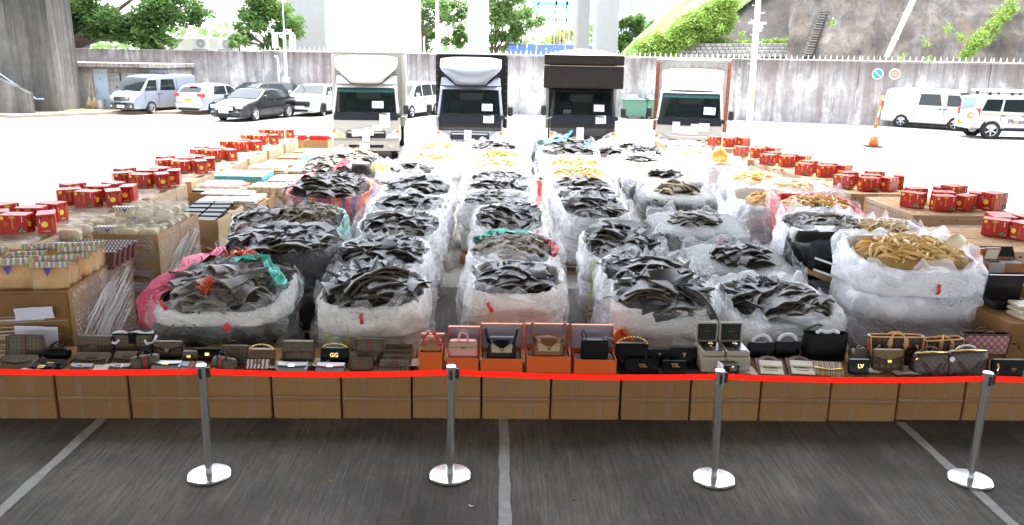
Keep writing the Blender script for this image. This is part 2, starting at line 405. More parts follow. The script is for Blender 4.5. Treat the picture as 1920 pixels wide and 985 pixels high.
# lattice noise for folds and lumps
_rs = np.random.RandomState(3); _tab = _rs.rand(64, 64, 64)
def vnoise(P):
    P = np.asarray(P, dtype=float); i = np.floor(P).astype(int); f = P-i; f = f*f*(3-2*f); o = 0
    for a in (0, 1):
        for b in (0, 1):
            for c in (0, 1):
                w = (f[..., 0] if a else 1-f[..., 0])*(f[..., 1] if b else 1-f[..., 1])*(f[..., 2] if c else 1-f[..., 2])
                o = o+w*_tab[(i[..., 0]+a) % 64, (i[..., 1]+b) % 64, (i[..., 2]+c) % 64]
    return o
def fbm(P, oct=3):
    o, a, t = 0, 1.0, 0
    for k in range(oct): o = o+a*vnoise(np.asarray(P)*(2**k)+17.3*k); t += a; a *= .5
    return o/t
def ridge(P, oct=3):
    o, a, t = 0, 1.0, 0
    for k in range(oct): o = o+a*(1-np.abs(2*vnoise(np.asarray(P)*(2**k)+9.1*k)-1))**2; t += a; a *= .55
    return o/t
# ------------------------------------------------------------------ the place
CONC = M("concrete", (.36, .35, .33), .85, var=.18, scale=3, bmp=.2)
CONC2 = M("pale_concrete", (.3, .3, .285), .85, var=.1, scale=2, bmp=.15)
STEEL = M("galvanised", (.5, .52, .54), .45, .6, var=.1)
WPAINT = M("white_paint", (.78, .78, .76), .45, var=.05)
BLACKP = M("black_plastic", (.02, .02, .022), .5, var=.2)
DARK = M("near_black", (.008, .008, .009), .7)
RUBBER = M("rubber", (.018, .018, .018), .8, var=.2)
PAPER = M("paper", (.66, .64, .74), .7, var=.04)
WPAPER = M("white_paper", (.8, .8, .82), .7, var=.03)
LINEP = M("worn_line_paint", (.27, .265, .25), .8, var=.35, scale=14)

g = MB()
xs = np.concatenate([np.linspace(-400, -40, 8), np.linspace(-30, 30, 13), np.linspace(40, 400, 8)])
ys = np.concatenate([np.linspace(-120, -20, 6), np.linspace(-10, 60, 15), np.linspace(80, 700, 10)])
P = np.array([[(x, y, 0.0) for x in xs] for y in ys]); g.grid(P, False, True)
for i in range(len(g.f)): g.f[i] = g.f[i][::-1]
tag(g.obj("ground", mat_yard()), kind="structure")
tag(MB().quad((-60, -70, .004), (60, -70, .004), (60, 11.4, .004), (-60, 11.4, .004)).obj("shade_toned_floor", mat_floor()), kind="structure")  # shade under the deck deepened by a darker floor colour than the yard
def line(name, x0, y0, x1, y1, w=.09):
    b = MB(); n = 24; rng = random.Random(int(x0*100)+5)
    d = Vector((x1-x0, y1-y0, 0)); nn = Vector((-d.y, d.x, 0)).normalized()
    L, Rr = [], []
    for i in range(n+1):
        p = Vector((x0, y0, .008))+d*i/n
        L.append(tuple(p+nn*(w/2+rng.uniform(-.008, .008)))); Rr.append(tuple(p-nn*(w/2+rng.uniform(-.008, .008))))
    for i in range(n): b.quad(Rr[i], Rr[i+1], L[i+1], L[i])
    return tag(b.obj(name, LINEP), kind="structure")
for X in (-3.57, .09, 3.81): line("parking_line", X, 2.0, X, 6.95)
for X in (-7.3, 7.5): line("parking_line", X, 2.0, X, 8.0)
for X in (-7.6, -2.5, 2.6, 7.8): line("parking_line", X, 41, X-.4, 47.5, .12)
# drains and joints across the yard
jt = MB()
for Y_ in (17.2, 24.5, 31.8, 39.1): jt.box(-60, 60, Y_-.012, Y_+.012, -.01, .0035)
for X_ in (-22.5, -15, -7.4, 7.7, 15.2, 22.7): jt.box(X_-.012, X_+.012, 17, 47, -.01, .0032)
tag(jt.obj("slab_joint", M("joint_sealant", (.06, .055, .05), .9)), kind="structure")
dr = MB()
for X in np.arange(-19.8, -5.6, .5): dr.box(X, X+.47, 20.55, 20.85, .003, .012)
tag(dr.obj("drain_grating", M("grating", (.2, .2, .2), .6, .5)), kind="structure")
dr = MB()
for X in np.arange(9.3, 20, .5): dr.box(X, X+.47, 20.35, 20.65, .003, .012)
tag(dr.obj("drain_grating", MATS["grating"]), kind="structure")
t = tag(MB().box(15.6, 16.5, 25.0, 25.7, .003, .02).obj("manhole_cover", MATS["grating"]), "grey square manhole cover let into the yard beyond the cone", "manhole cover")

# the flyover that roofs the display (out of frame, casts the shade in front)
fl = thing("flyover", "concrete flyover deck roofing the display area on round columns", "flyover")
d = MB(); d.box(-60, 60, -70, 19, 14, 14.6); d.box(-60, 60, 18.4, 19, 13.4, 14)
d.obj("deck", CONC, fl)
for X in (-24, 24):
    for Y in (-12, 10): MB().lathe([(.8, 0), (.8, 13.0), (1.4, 14)], 20, c=(X, Y, 0)).obj("column", CONC, fl, 40)

# boundary wall, panel by panel, with its row of spikes
WALLM = mat_stained("stained_wall", (.36, .35, .34), (.28, .27, .26), (.1, .082, .075), (.17, .125, .112), .55, 3.45, 1.4, .65, .9)
bw = thing("boundary_wall", "streaked concrete boundary wall closing off the yard behind the trucks", "wall")
sf = thing("spiked_rail", "row of small white spikes along the top of the boundary wall", "fence")
WP = [(-34, 50.8), (-14.2, 50.7), (-7, 50.3), (0, 49.9), (7, 49.2), (14, 48.2), (20, 45.9), (26, 43.6), (33, 40.9), (46, 36)]
sp = MB()
for i in range(len(WP)-1):
    a, b = Vector((*WP[i], 0)), Vector((*WP[i+1], 0)); dv = (b-a).normalized(); n = Vector((-dv.y, dv.x, 0)); L = (b-a).length
    w = MB(); w.T = Matrix(((dv.x, n.x, 0, a.x), (dv.y, n.y, 0, a.y), (0, 0, 1, 0), (0, 0, 0, 1)))
    w.box(.012, L-.012, 0, .3, -.1, 3.42+.015*(i % 3), .02); w.obj("wall_panel", WALLM, bw)
    if i >= 1:
        sp.T = w.T
        sp.box(0, L, .1, .14, 3.47, 3.51)
        for X in np.arange(.1, L, .3): sp.add([(X-.05, .1, 3.5), (X+.05, .1, 3.5), (X+.05, .13, 3.5), (X-.05, .13, 3.5), (X, .115, 3.78)], [(0, 1, 4), (1, 2, 4), (2, 3, 4), (3, 0, 4)])
o = sp.obj("spike", WPAINT, sf); o["kind"] = "stuff"

# abutment with the outside stair at the far end of the yard
ABM = mat_stained("abutment_concrete", (.15, .142, .125), (.105, .098, .088), (.014, .013, .011), (.045, .041, .036), .5, 6.6, 5.5, .65, .1)
ab = thing("abutment", "tall dark streaked concrete abutment beside the stair", "abutment")
k0 = atY(112, 216, 43.8); k1 = atY(84, 0, 43.8); s0 = atY(120, 215, 45.6); s1 = atY(94, 0, 45.6)
sl = (k1.x-k0.x)/(k1.z-k0.z)
b = MB(); T = 11.0
b.add([(-46, 43.8, -.1), (k0.x, 43.8, -.1), (k0.x+sl*T, 43.8, T), (-46, 43.8, T)]+[(-46, 46, -.1), (k0.x+.15, 46, -.1), (k0.x+.15+sl*T, 46, T), (-46, 46, T)],
      [(0, 1, 2, 3), (1, 5, 6, 2), (3, 2, 6, 7), (5, 4, 7, 6), (4, 0, 3, 7)]).obj("abutment_wall", ABM, ab)
MB().box(k0.x-1.75, k0.x-1.25, 43.74, 43.84, .35, .75).obj("drain_opening", DARK, ab)
st = thing("stair", "concrete outside stair with a pipe handrail climbing beside the abutment", "stairs")
x0 = at(70, 213).x
for i in range(11):
    MB().box(x0-.32*(i+1), x0-.32*i, 42.6, 43.78, -.05, .16*(i+1), .01).obj("step", CONC, st)
pp = MB(); px0 = at(28, 222).x
pp.add([(px0, 42.2, 0), (px0, 42.58, 0), (px0-8, 42.58, 0), (px0-8, 42.2, 0), (px0, 42.2, 1.15), (px0, 42.58, 1.15), (px0-8, 42.58, 5.0), (px0-8, 42.2, 5.0)],
       [(0, 3, 2, 1), (4, 5, 6, 7), (0, 1, 5, 4), (2, 3, 7, 6), (3, 0, 4, 7), (1, 2, 6, 5)])
pp.obj("parapet", ABM, st)
hA = atY(82, 186, 43.6); hB = atY(68, 186, 43.6); hC = atY(0, 139, 43.6); hD = hB+(hC-hB)*1.6
MB().tube([hA, hB, hD], .05, 8).obj("handrail", M("rail_paint", (.45, .5, .56), .4, .3), st)
# kerb and raised apron in front of the store rooms
kb = MB(); ka = at(25, 222); kc = at(226, 215)
kb.add([(ka.x, ka.y, 0), (kc.x, kc.y+.3, 0), (-14.5, 46.2, 0), (-14.5, 50.6, 0), (-24, 50.6, 0), (-30, 43.7, 0)]+[(ka.x, ka.y, .14), (kc.x, kc.y+.3, .14), (-14.5, 46.2, .14), (-14.5, 50.6, .14), (-24, 50.6, .14), (-30, 43.7, .14)],
       [(6, 7, 8, 9, 10, 11), (0, 1, 7, 6), (1, 2, 8, 7), (2, 3, 9, 8), (3, 4, 10, 9), (4, 5, 11, 10), (5, 0, 6, 11)])
tag(kb.obj("kerb", M("soiled_concrete", (.3, .24, .17), .9, var=.3, scale=2, bmp=.3)), kind="structure")
# store rooms
SHM = mat_stained("store_wall", (.44, .43, .4), (.36, .35, .32), (.09, .085, .075), (.2, .19, .17), 1.2, 2.5, .5, .3, .1)
DOORM = M("pale_blue_door", (.42, .52, .62), .5, var=.08, scale=3)
YS = 47.0
def sx(px, Y=YS): return atY(px, 160, Y).x
def szz(py, px=200, Y=YS): return atY(px, py, Y).z
sh = thing("store_room", "low concrete store room with pale blue doors under a mossy slab roof", "store room")
zr = szz(126); MB().box(sx(106), sx(318), YS, 50.5, .1, zr).obj("store_wall", SHM, sh)
rf = MB(); rf.box(sx(100), sx(326), YS-.75, 50.6, zr, zr+.24, .03); rf.obj("roof_slab", mat_stained("roof_edge", (.42, .4, .36), (.25, .23, .2), (.04, .035, .028), (.14, .08, .04), 1.5, 3.0, .9, .7, .5), sh)
for (a, bb, c, dd) in ((109, 134, 131, 208), (178, 204, 130, 203), (284, 316, 130, 200)):
    dr = MB().box(sx(a), sx(bb), YS-.06, YS+.02, .16, szz(c), .01).obj("door", DOORM, sh)
    MB().box(sx(a)+.08, sx(a)+.16, YS-.13, YS-.06, 1.0, 1.25, .01).obj("handle", STEEL, dr)
    MB().box(sx(a)-.06, sx(bb)+.06, YS-.03, YS+.03, .14, szz(c)+.06).obj("door_frame", CONC2, sh)
text("6/F", .12, DARK, sh, (sx(190), YS-.07, 1.75), name="door_sign")
for (a, bb, c, dd) in ((205, 228, 137, 151), (240, 260, 136, 150), (209, 224, 179, 193)):
    v = MB().box(sx(a), sx(bb), YS-.05, YS+.03, szz(dd), szz(c)).obj("vent", DARK, sh)
    for k in range(6):
        zz = szz(dd)+(k+.5)*(szz(c)-szz(dd))/6
        MB().box(sx(a)+.03, sx(bb)-.03, YS-.09, YS-.045, zz-.02, zz+.015).obj("slat", STEEL, v)
MB().tube([(sx(145), YS-.1, .12), (sx(144), YS-.1, zr)], .07, 8).obj("downpipe", M("old_pipe", (.3, .24, .2), .7, var=.3), sh)
# brooms and bin by the store room
STRAW = M("straw", (.5, .4, .2), .85, var=.3, scale=20)
def broom(px, lean, label):
    p = at(px, 207, .14); t = thing("broom", label, "broom", (p.x, YS-.75, .14))
    MB().tube([(0, 0, .1), (lean*.5, .25, 1.0), (lean, .55, 1.75)], .025, 6).obj("handle", M("bamboo", (.45, .33, .18), .6), t)
    b = MB(); rng = random.Random(px)
    for i in range(40):
        a = rng.uniform(-.3, .3); b.tube([(0, 0, .65), (a*.5, rng.uniform(-.06, .06), .3), (a, rng.uniform(-.12, .12), 0.01)], .02, 4)
    b.obj("bristles", STRAW, t, True)
broom(148, -.1, "straw broom leaning against the store wall by the downpipe")
broom(161, -.35, "straw broom standing next to the small metal bin")
hs = MB(); rng = random.Random(4); p0 = at(140, 209, .14)
for i in range(90):
    x = p0.x+rng.gauss(0, .6); y = p0.y+rng.gauss(.2, .25); a = rng.uniform(-.5, .5); hs.tube([(x, y, .15), (x+.6*math.cos(a), y+.3*math.sin(a), .15+rng.uniform(0, .1))], .012, 3)
tag(hs.obj("straw_litter", STRAW), kind="stuff")
p = at(172, 207, .14); tt = thing("metal_bin", "small grey metal bin beside the brooms", "bin", (p.x, YS-.7, .14))
MB().lathe([(.2, 0), (.25, .5)], 16).obj("body", STEEL, tt, 40); MB().lathe([(.25, .5), (.26, .52), (.24, .52)], 16, cap=False).obj("rim", STEEL, tt, 40)
# wall pipes and the surveillance mast
def upright(name, label, cat, px, Y, z1, r, mat=WPAINT):
    x = atY(px, 150, Y).x; t = thing(name, label, cat, (x, Y, 0)); MB().tube([(0, 0, 0), (0, 0, z1)], r, 10).obj("pipe", mat, t, 50)
    for z in (z1*.3, z1*.75): MB().box(-r*1.6, r*1.6, 0, r*2.2, z, z+.06).obj("bracket", STEEL, t)
    return t
t = upright("vent_pipe", "white vent pipe with a bent top on the wall beside the camera mast", "pipe", 523, 50.0, 3.0, .06); MB().tube([(0, 0, 3.0), (-.06, 0, 3.12), (-.2, 0, 3.15)], .06, 8).obj("bend", WPAINT, t)
upright("conduit", "thin grey conduit running up the wall behind the black sedan", "pipe", 495, 50.1, 2.4, .05, STEEL)
Y = 49.6; x = atY(537, 150, Y).x; t = thing("camera_mast", "white mast carrying four surveillance cameras beside the wall", "camera mast", (x, Y, 0))
zt = atY(536, 60, Y).z
MB().tube([(0, 0, 0), (0, 0, zt)], .09, 12).obj("mast", WPAINT, t, 50); MB().tube([(0, 0, zt), (0, 0, zt+4)], .03, 8).obj("rod", WPAINT, t, 50)
MB().box(-.18, .18, -.2, .12, 1.5, 1.95, .02).obj("junction_box", WPAINT, t); MB().tube([(-.75, 0, zt-.1), (.55, 0, zt-.1)], .05, 8).obj("crossarm", WPAINT, t)
for dx in (-.72, .3):
    c = MB().box(dx-.12, dx+.12, -.55, .05, zt-.05, zt+.13, .03).obj("camera_head", WPAINT, t); MB().lathe([(.06, 0), (.06, .02)], 12, 'y', (dx, -.57, zt+.04)).obj("lens", BLACKP, c)
for dx in (-.5, .52): MB().box(dx-.16, dx+.16, -.3, -.1, zt-.95, zt-.15, .03).obj("floodlight", WPAINT, t)
# tall poles
Y = 52.5; x = atY(820, 90, Y).x; t = thing("lamp_post", "slim white lamp post standing behind the wall by the black box truck", "lamp post", (x, Y, 0)); MB().tube([(0, 0, 0), (0, 0, 12)], .13, 10, .09).obj("post", WPAINT, t, 50); MB().tube([(0, 0, 12), (1.5, 0, 12.3)], .05, 8).obj("arm", WPAINT, t); MB().box(1.4, 2.1, -.12, .12, 12.22, 12.36, .03).obj("lamp_head", WPAINT, t)
a = at(1405, 226); c = atY(1422, 0, a.y); t = thing("utility_pole", "tall white climbing pole with step pegs in front of the wall", "utility pole", (a.x, a.y, 0))
dx = (c.x-a.x)/c.z
MB().tube([(0, 0, 0), (dx*12, 0, 12)], .2, 12, .12).obj("pole", WPAINT, t, 50)
for i in range(16):
    z = 3.2+i*.4; s = 1 if i % 2 else -1; MB().tube([(dx*z, -.1, z), (dx*z+s*.36, -.14, z), (dx*z+s*.36, -.14, z+.08)], .02, 5).obj("peg", STEEL, t)
MB().box(dx*5.5-.5, dx*5.5+.5, -.2, -.12, 5.4, 5.52).obj("crossarm", WPAINT, t); MB().box(dx*5.5-.25, dx*5.5+.25, -.3, -.2, 5.0, 5.4, .02).obj("bracket_box", WPAINT, t)
MB().box(-.06, .06, -.205, -.19, 1.2, 1.9).obj("plate", M("faded_yellow", (.7, .6, .25), .6), t)
# bollard, signs, bins
p = at(990, 213); t = thing("bollard", "short concrete marker post against the wall between the black trucks", "post", (p.x, p.y-.2, 0)); MB().box(-.12, .12, -.1, .1, 0, 1.15, .02).obj("post_body", CONC, t); MB().box(-.13, .13, -.11, .11, 1.15, 1.19, .01).obj("post_cap", CONC2, t)
def wallpt(px, py):
    for i in range(len(WP)-1):
        A, B = WP[i], WP[i+1]
        for k in range(60):
            f = k/60; x = A[0]+(B[0]-A[0])*f; y = A[1]+(B[1]-A[1])*f
            if atY(px, py, y).x < x: return Vector((x, y, atY(px, py, y).z)), math.atan2(B[1]-A[1], B[0]-A[0])
def roundsign(px, label, mat, kind):
    p, a = wallpt(px, 139); t = thing("round_sign", label, "traffic sign", (p.x, p.y, p.z), a); r = .29
    MB().lathe([(r, -.03), (r, 0)], 28, 'y').obj("sign_rim", WPAINT, t); MB().lathe([(r*.84, -.035), (r*.84, -.031)], 28, 'y').obj("sign_face", mat, t)
    if kind: MB().add([(-.2, -.038, .17), (-.16, -.038, .2), (.2, -.038, -.17), (.16, -.038, -.2)], [(0, 3, 2, 1)]).obj("bar", WPAINT, t)
    else:
        for k in (-.08, 0, .08): MB().box(-.14, .14, -.039, -.036, k-.012, k+.012).obj("text_line", M("pale_red", (.75, .45, .4), .6), t)
roundsign(1645, "round blue no waiting sign with white bar on the wall", M("sign_blue", (.03, .26, .62), .4), 1)
roundsign(1676, "round faded red sign with small lettering on the wall", M("sign_red", (.66, .2, .14), .5), 0)
BIN = M("bin_green", (.09, .2, .14), .5, var=.1)
def wheelie(px, label):
    p = at(px, 211.5); p.y = 47.9; p.x = atY(px, 200, p.y).x; t = thing("waste_container", label, "rubbish bin", (p.x, p.y, 0))
    MB().add([(-.55, -.4, .15), (.55, -.4, .15), (.55, .4, .15), (-.55, .4, .15), (-.68, -.5, 1.05), (.68, -.5, 1.05), (.68, .5, 1.05), (-.68, .5, 1.05)], [(0, 3, 2, 1), (0, 1, 5, 4), (1, 2, 6, 5), (2, 3, 7, 6), (3, 0, 4, 7), (4, 5, 6, 7)]).obj("tub", BIN, t)
    MB().box(-.74, .74, -.56, .56, 1.05, 1.14, .03).obj("rim", BIN, t)
    for sx_ in (-.45, .45):
        for sy in (-.3, .3): MB().lathe([(.09, -.03), (.09, .03)], 12, 'x', (sx_, sy, .09)).obj("wheel", RUBBER, t)
    b = MB(); rng = random.Random(px)
    for i in range(7):
        Pp = []
        for th in np.linspace(0, PI, 6): Pp.append([(rng.uniform(-.02, .02)+.2*math.sin(th)*math.cos(f), .18*math.sin(th)*math.sin(f), .15*math.cos(th)) for f in np.linspace(0, 2*PI, 9)[:-1]])
        b.T = Matrix.Translation((rng.uniform(-.45, .45), rng.uniform(-.3, .3), 1.2)); b.grid(np.array(Pp))
    tag(b.obj("rubbish_bag", M("bin_bag", (.5, .5, .52), .35, var=.5, scale=3), None, True, (p.x, p.y, 0)), "pale rubbish bags heaped in a green waste container"+(" by the wall" if px < 1200 else " beside the next one"), "rubbish")
wheelie(1191, "green four wheeled waste container overflowing with bags beside the covered truck")
wheelie(1230, "green waste container half hidden behind the white cab truck")
# traffic cone
p = at(1637, 276); t = thing("traffic_cone", "orange traffic cone with a striped pole stuck in its top", "traffic cone", (p.x, p.y, 0))
ORG = M("cone_orange", (.85, .13, .025), .5, var=.08)
MB().box(-.3, .3, -.3, .3, 0, .06, .02).obj("base", RUBBER, t)
MB().lathe([(.2, .06), (.15, .45)], 20).obj("skirt", ORG, t, True); MB().lathe([(.15, .45), (.115, .62)], 20, cap=False).obj("white_band", WPAINT, t, True)
MB().lathe([(.115, .62), (.09, .78)], 20, cap=False).obj("upper_band", WPAINT, t, True); MB().lathe([(.09, .78), (.05, 1.0)], 20).obj("tip", ORG, t, True)
for i in range(5):
    MB().tube([(.01+.03*i, 0, 1.0+.22*i), (.04+.03*i, 0, 1.22+.22*i)], .03, 8).obj("pole_section", (ORG, WPAINT, M("pole_yellow", (.75, .5, .06), .5), ORG, MATS["pole_yellow"])[i], t)

# piers of the next flyover, the white hall, the pale towers
def pier(px0, px1, Y, D, label, mat=CONC2):
    a, b = atY(px0, 60, Y).x, atY(px1, 60, Y).x; t = thing("flyover_pier", label, "bridge pier", ((a+b)/2, Y, 0)); w = (b-a)/2
    MB().box(-w, w, 0, D, 0, 13, .12).obj("shaft", mat, t)
    MB().box(-w-1.2, w+1.2, -.6, D+.6, 13, 14.4, .1).obj("pier_head", mat, t)
    for z in (3.9, 7.8): MB().box(-w-.012, w+.012, -.012, D+.012, z, z+.05).obj("pour_joint", CONC, t)
pier(536, 612, 60, 2.6, "broad grey bridge pier rising behind the leafy tree by the camera mast")
pier(877, 916, 66, 2.0, "slim pale bridge pier between the two feathery trees", M("pier_paint", (.36, .39, .385), .8, var=.06))
pier(1080, 1106, 64, 1.6, "narrow bridge pier beside the blue hoarding")
pier(1117, 1160, 60, 2.2, "square bridge pier just behind the truck with the black awning")
hl = thing("white_hall", "large blank white hall wall behind the first truck", "building"); a, b = atY(610, 60, 72).x, atY(786, 60, 72).x
MB().box(a, b, 72, 90, 0, 16).obj("hall_wall", M("hall_white", (.8, .8, .79), .7, var=.03), hl); MB().box(b-.6, b+.05, 71.9, 72.02, 0, 16).obj("corner_trim", M("cream_trim", (.72, .66, .52), .7), hl)
for z in (4.6, 7.5, 10.4): MB().box(a, b-.6, 71.97, 72.03, z, z+.06).obj("cladding_joint", CONC2, hl)
def tower(px0, px1, Y, z1, label, nx, nz, col):
    a, b = atY(px0, 60, Y).x, atY(px1, 60, Y).x; t = thing("office_tower", label, "building"); MB().box(a, b, Y, Y+20, 0, z1).obj("facade", M("tower_hazed_%d" % px0, col, .6), t)  # distance haze put into the pale facade colour
    gm = M("tower_glass", (.35, .5, .62), .15, var=.1); w = (b-a)/nx
    me = MB().box(-w*.44, w*.44, -.15, .05, -1.0, 1.0).mesh("window", gm)
    for i in range(nx):
        for j in range(nz): put("window", me, t, (a+(i+.5)*w, Y-.06, 6+j*3.4))
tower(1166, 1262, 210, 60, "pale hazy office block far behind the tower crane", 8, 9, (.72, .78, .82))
tower(1262, 1345, 240, 70, "hazy pale blue tower far behind the green slope", 7, 9, (.66, .76, .85))
# low white sheds, air conditioners on the left
t = thing("white_shed", "low white shed roof with a flat canopy beyond the wall", "building"); a = atY(318, 80, 58).x; b = atY(455, 80, 58).x
MB().box(a, b, 58, 64, 0, 4.2).obj("shed_wall", WPAINT, t); MB().box(a-.3, b+.6, 57.2, 64.3, 4.2, 4.34).obj("roof_sheet", WPAINT, t)
for px, lb in ((376, "white air conditioner condenser on the wall near the big banyan"), (424, "white air conditioner condenser half hidden by the bush")):
    Y = 55; x = atY(px, 80, Y).x; t = thing("air_conditioner", lb, "air conditioner", (x, Y, 3.5)); MB().box(-.48, .48, -.2, .2, 0, .72, .03).obj("housing", WPAINT, t)
    MB().lathe([(.28, -.03), (.28, 0)], 20, 'y', (.08, -.2, .36)).obj("fan_grille", M("grille_grey", (.4, .4, .4), .5), t); MB().lathe([(.06, -.03), (.06, 0)], 12, 'y', (.08, -.24, .36)).obj("fan_hub", WPAINT, t)
    MB().box(-.5, .5, -.25, .25, -3.5, -.001).obj("plinth", CONC, t)
Y = 53.5; t = thing("blue_gate", "pale blue corrugated sheet behind the banyan roots", "sheet wall"); a, b = atY(130, 60, Y).x, atY(166, 60, Y).x
for i in range(6): MB().box(a+(b-a)*i/6, a+(b-a)*(i+.94)/6, Y, Y+.05+.03*(i % 2), 0, 6.2).obj("panel", M("sheet_blue", (.42, .55, .6), .5, var=.12), t)
# building site: blue hoarding, reinforcing bars, blue steel
t = thing("hoarding", "blue sheeted hoarding round the building site", "hoarding"); Y = 76; HB = M("hoarding_blue", (.12, .2, .62), .5, var=.12)
a, b = atY(952, 90, Y).x, atY(1114, 90, Y).x; z0, z1 = 1.0, atY(1000, 83, Y).z; n = 9
for i in range(n): MB().box(a+(b-a)*i/n+.03, a+(b-a)*(i+1)/n-.03, Y+.06*(i % 2), Y+.12+.06*(i % 2), z0, z1, .02).obj("panel", HB, t)
t = thing("reinforcing_cage", "yellowish reinforcing bars sticking up behind the blue hoarding", "rebar")
me = MB().tube([(0, 0, 0), (0, 0, 3.2)], .04, 5).mesh("bar", M("rebar", (.6, .5, .3), .7))
for i in range(34):
    px = 955+i*3.6; put("bar", me, t, (atY(px, 80, 77).x, 77+(i*7 % 5)*.3, atY(px, 90, 77).z-.3), (R(random.uniform(-3, 3)), R(random.uniform(-3, 3)), 0))
t = thing("gantry_crane", "blue steel gantry crane over the building site", "crane"); BL = M("crane_blue", (.2, .38, .66), .5, var=.08); Y = 95
def bx(px0, py0, px1, py1, D=.7):
    A, B = atY(px0, py1, Y), atY(px1, py0, Y); return MB().box(A.x, B.x, Y, Y+D, A.z, B.z)
for q in ((1004, -30, 1012, 60), (1040, -30, 1046, 62), (1060, -20, 1066, 62)): bx(*q).obj("leg", BL, t)
for q in ((998, 3, 1068, 9), (1010, 12, 1064, 15), (1016, 34, 1072, 40)): bx(*q).obj("girder", BL, t)
for (p, q) in (((998, 16), (1012, 0)), ((1030, 40), (1046, 12))): MB().tube([atY(*p, Y-.1), atY(*q, Y-.1)], .12, 6).obj("brace", BL, t)
t = thing("crane_mast", "blue lattice tower crane mast beyond the square pier", "crane"); Y = 120
a, b = atY(1168, 10, Y).x, atY(1182, 10, Y).x
for x in (a, b): MB().box(x-.08, x+.08, Y, Y+.16, 0, 24).obj("chord", BL, t)
for i in range(20): MB().tube([(a if i % 2 else b, Y, 6+i*.9), (b if i % 2 else a, Y, 6+(i+1)*.9)], .06, 5).obj("lacing", BL, t)

# hillside
def hill(name, px0, px1, mat, v1, seed, slope=55, rough=.25, nx=40, nv=22, y0=2.0, zb=2.2, lean=0, lean2=0):
    rows = []
    for j in range(nv+1):
        row = []
        for i in range(nx+1):
            px = px0+(px1-px0)*i/nx+lean*v1*j/nv*(1-i/nx)+lean2*v1*j/nv*i/nx; p, a = wallpt(min(px, 1960), 118); x = p.x+(px-min(px, 1960))*.03; y = p.y+y0
            v = v1*j/nv; h = float(ridge(np.array([x*.35, v*.5, seed]), 4))*rough*2-rough
            row.append((x*(1+v*.009), y+v*math.cos(R(slope))-h, zb+v*math.sin(R(slope))+h*.3))
        rows.append(row)
    return tag(MB().grid(np.array(rows), False).obj(name, mat, None, True), kind="structure")
SHOT = mat_stained("shotcrete", (.06, .053, .048), (.042, .037, .034), (.02, .018, .017), (.08, .066, .055), .8, 40, 1, .5, .05)
ROCK = mat_stained("rock_face", (.075, .064, .053), (.048, .042, .038), (.012, .012, .013), (.11, .08, .052), .7, 40, 1, .7, .1)
hill("hill_slope", 1250, 1560, SHOT, 26, 2.0, 47, .08, y0=6.5, zb=3.0, lean=29)
hill("rock_slope", 1505, 2100, ROCK, 26, 6.0, 58, .42, 60, 40, y0=2.5)
hill("grass_slope", 1165, 1285, mat_leaf("grass_green", (.1, .2, .03), (.17, .28, .05)), 26, 9.0, 47, .3, y0=5.9, zb=3.0, lean=24, lean2=30)
# stone block footing of the slope, block by block
t = thing("stone_footing", "low pale block retaining wall at the foot of the shotcrete slope", "retaining wall"); SM = M("footing_stone", (.3, .29, .27), .85, var=.2, scale=2, bmp=.3, rand=.15)
me = MB().box(-.165, .165, -.15, .15, -.1, .1, .025).mesh("block", SM)
for j in range(4):
    for i in range(22):
        px = 1272+j*2+(i+.5*(j % 2))*(1505-1272)/22; p, a = wallpt(px, 100); Y = p.y+5.5+j*.12; q = atY(px, 104-j*6.4, Y); put("block", me, t, (q.x, Y, q.z), (0, 0, a))
# stepped drainage channel and the pipe down the rock
t = thing("stepped_channel", "dark stepped drainage channel running up between shotcrete and rock", "drain"); me = MB().box(-.22, .22, -.3, .3, -.11, .11, .02).mesh("step", M("channel_dark", (.06, .056, .05), .9))
for i in range(24):
    px, py = 1513+i*1.62, 104-i*4.6; Y = wallpt(px, 100)[0].y+2.6+i*.14; q = atY(px, py, Y); put("step", me, t, (q.x, Y, q.z), (R(30), 0, 0))
q0 = atY(1662, 108, 46.0); q1 = atY(1722, -20, 48.5)
t = thing("drain_pipe", "fat grey drain pipe running down the rock face", "pipe"); MB().tube([q0, q1], .16, 12).obj("pipe", STEEL, t, True)
for f in (.25, .6): MB().tube([q0+(q1-q0)*f, q0+(q1-q0)*(f+.02)], .2, 12).obj("collar", STEEL, t, True)
t = thing("slope_handrail", "thin metal handrail climbing along the edge of the green slope", "handrail"); A, B, Cc = atY(1245, 102, 55), atY(1310, 52, 56), atY(1365, 0, 58)
MB().tube([A, B, Cc], .03, 6).obj("rail", STEEL, t)
for f in np.linspace(0, 1, 7): q = A+(B-A)*f; MB().tube([q, q-Vector((0, 0, .9))], .025, 5).obj("post", STEEL, t)

# vegetation
def leafcloud(clumps, n, size, seed, ratio=2.0, flat=.5):
    rng = np.random.RandomState(seed); C_ = np.array([c[:3] for c in clumps]); S = np.array([c[3:6] for c in clumps]); vol = S.prod(1)**.8; vol = vol/vol.sum()
    k = rng.choice(len(clumps), n, p=vol); d = rng.normal(size=(n, 3)); d /= np.linalg.norm(d, axis=1)[:, None]; r = rng.rand(n)**(1/2.2)
    p = C_[k]+d*r[:, None]*S[k]; p += rng.normal(size=(n, 3))*size*.6
    a = rng.normal(size=(n, 3)); a[:, 2] *= flat; a /= np.linalg.norm(a, axis=1)[:, None]; bvec = np.cross(a, rng.normal(size=(n, 3))); bvec /= np.linalg.norm(bvec, axis=1)[:, None]
    s = size*(.6+.8*rng.rand(n))[:, None]; A = a*s; B = bvec*s/ratio
    V = np.stack([p-A, p+B*.9-A*.1, p+A, p-B*.9-A*.1], 1).reshape(-1, 3); F = np.arange(4*n).reshape(-1, 4)
    return V, F
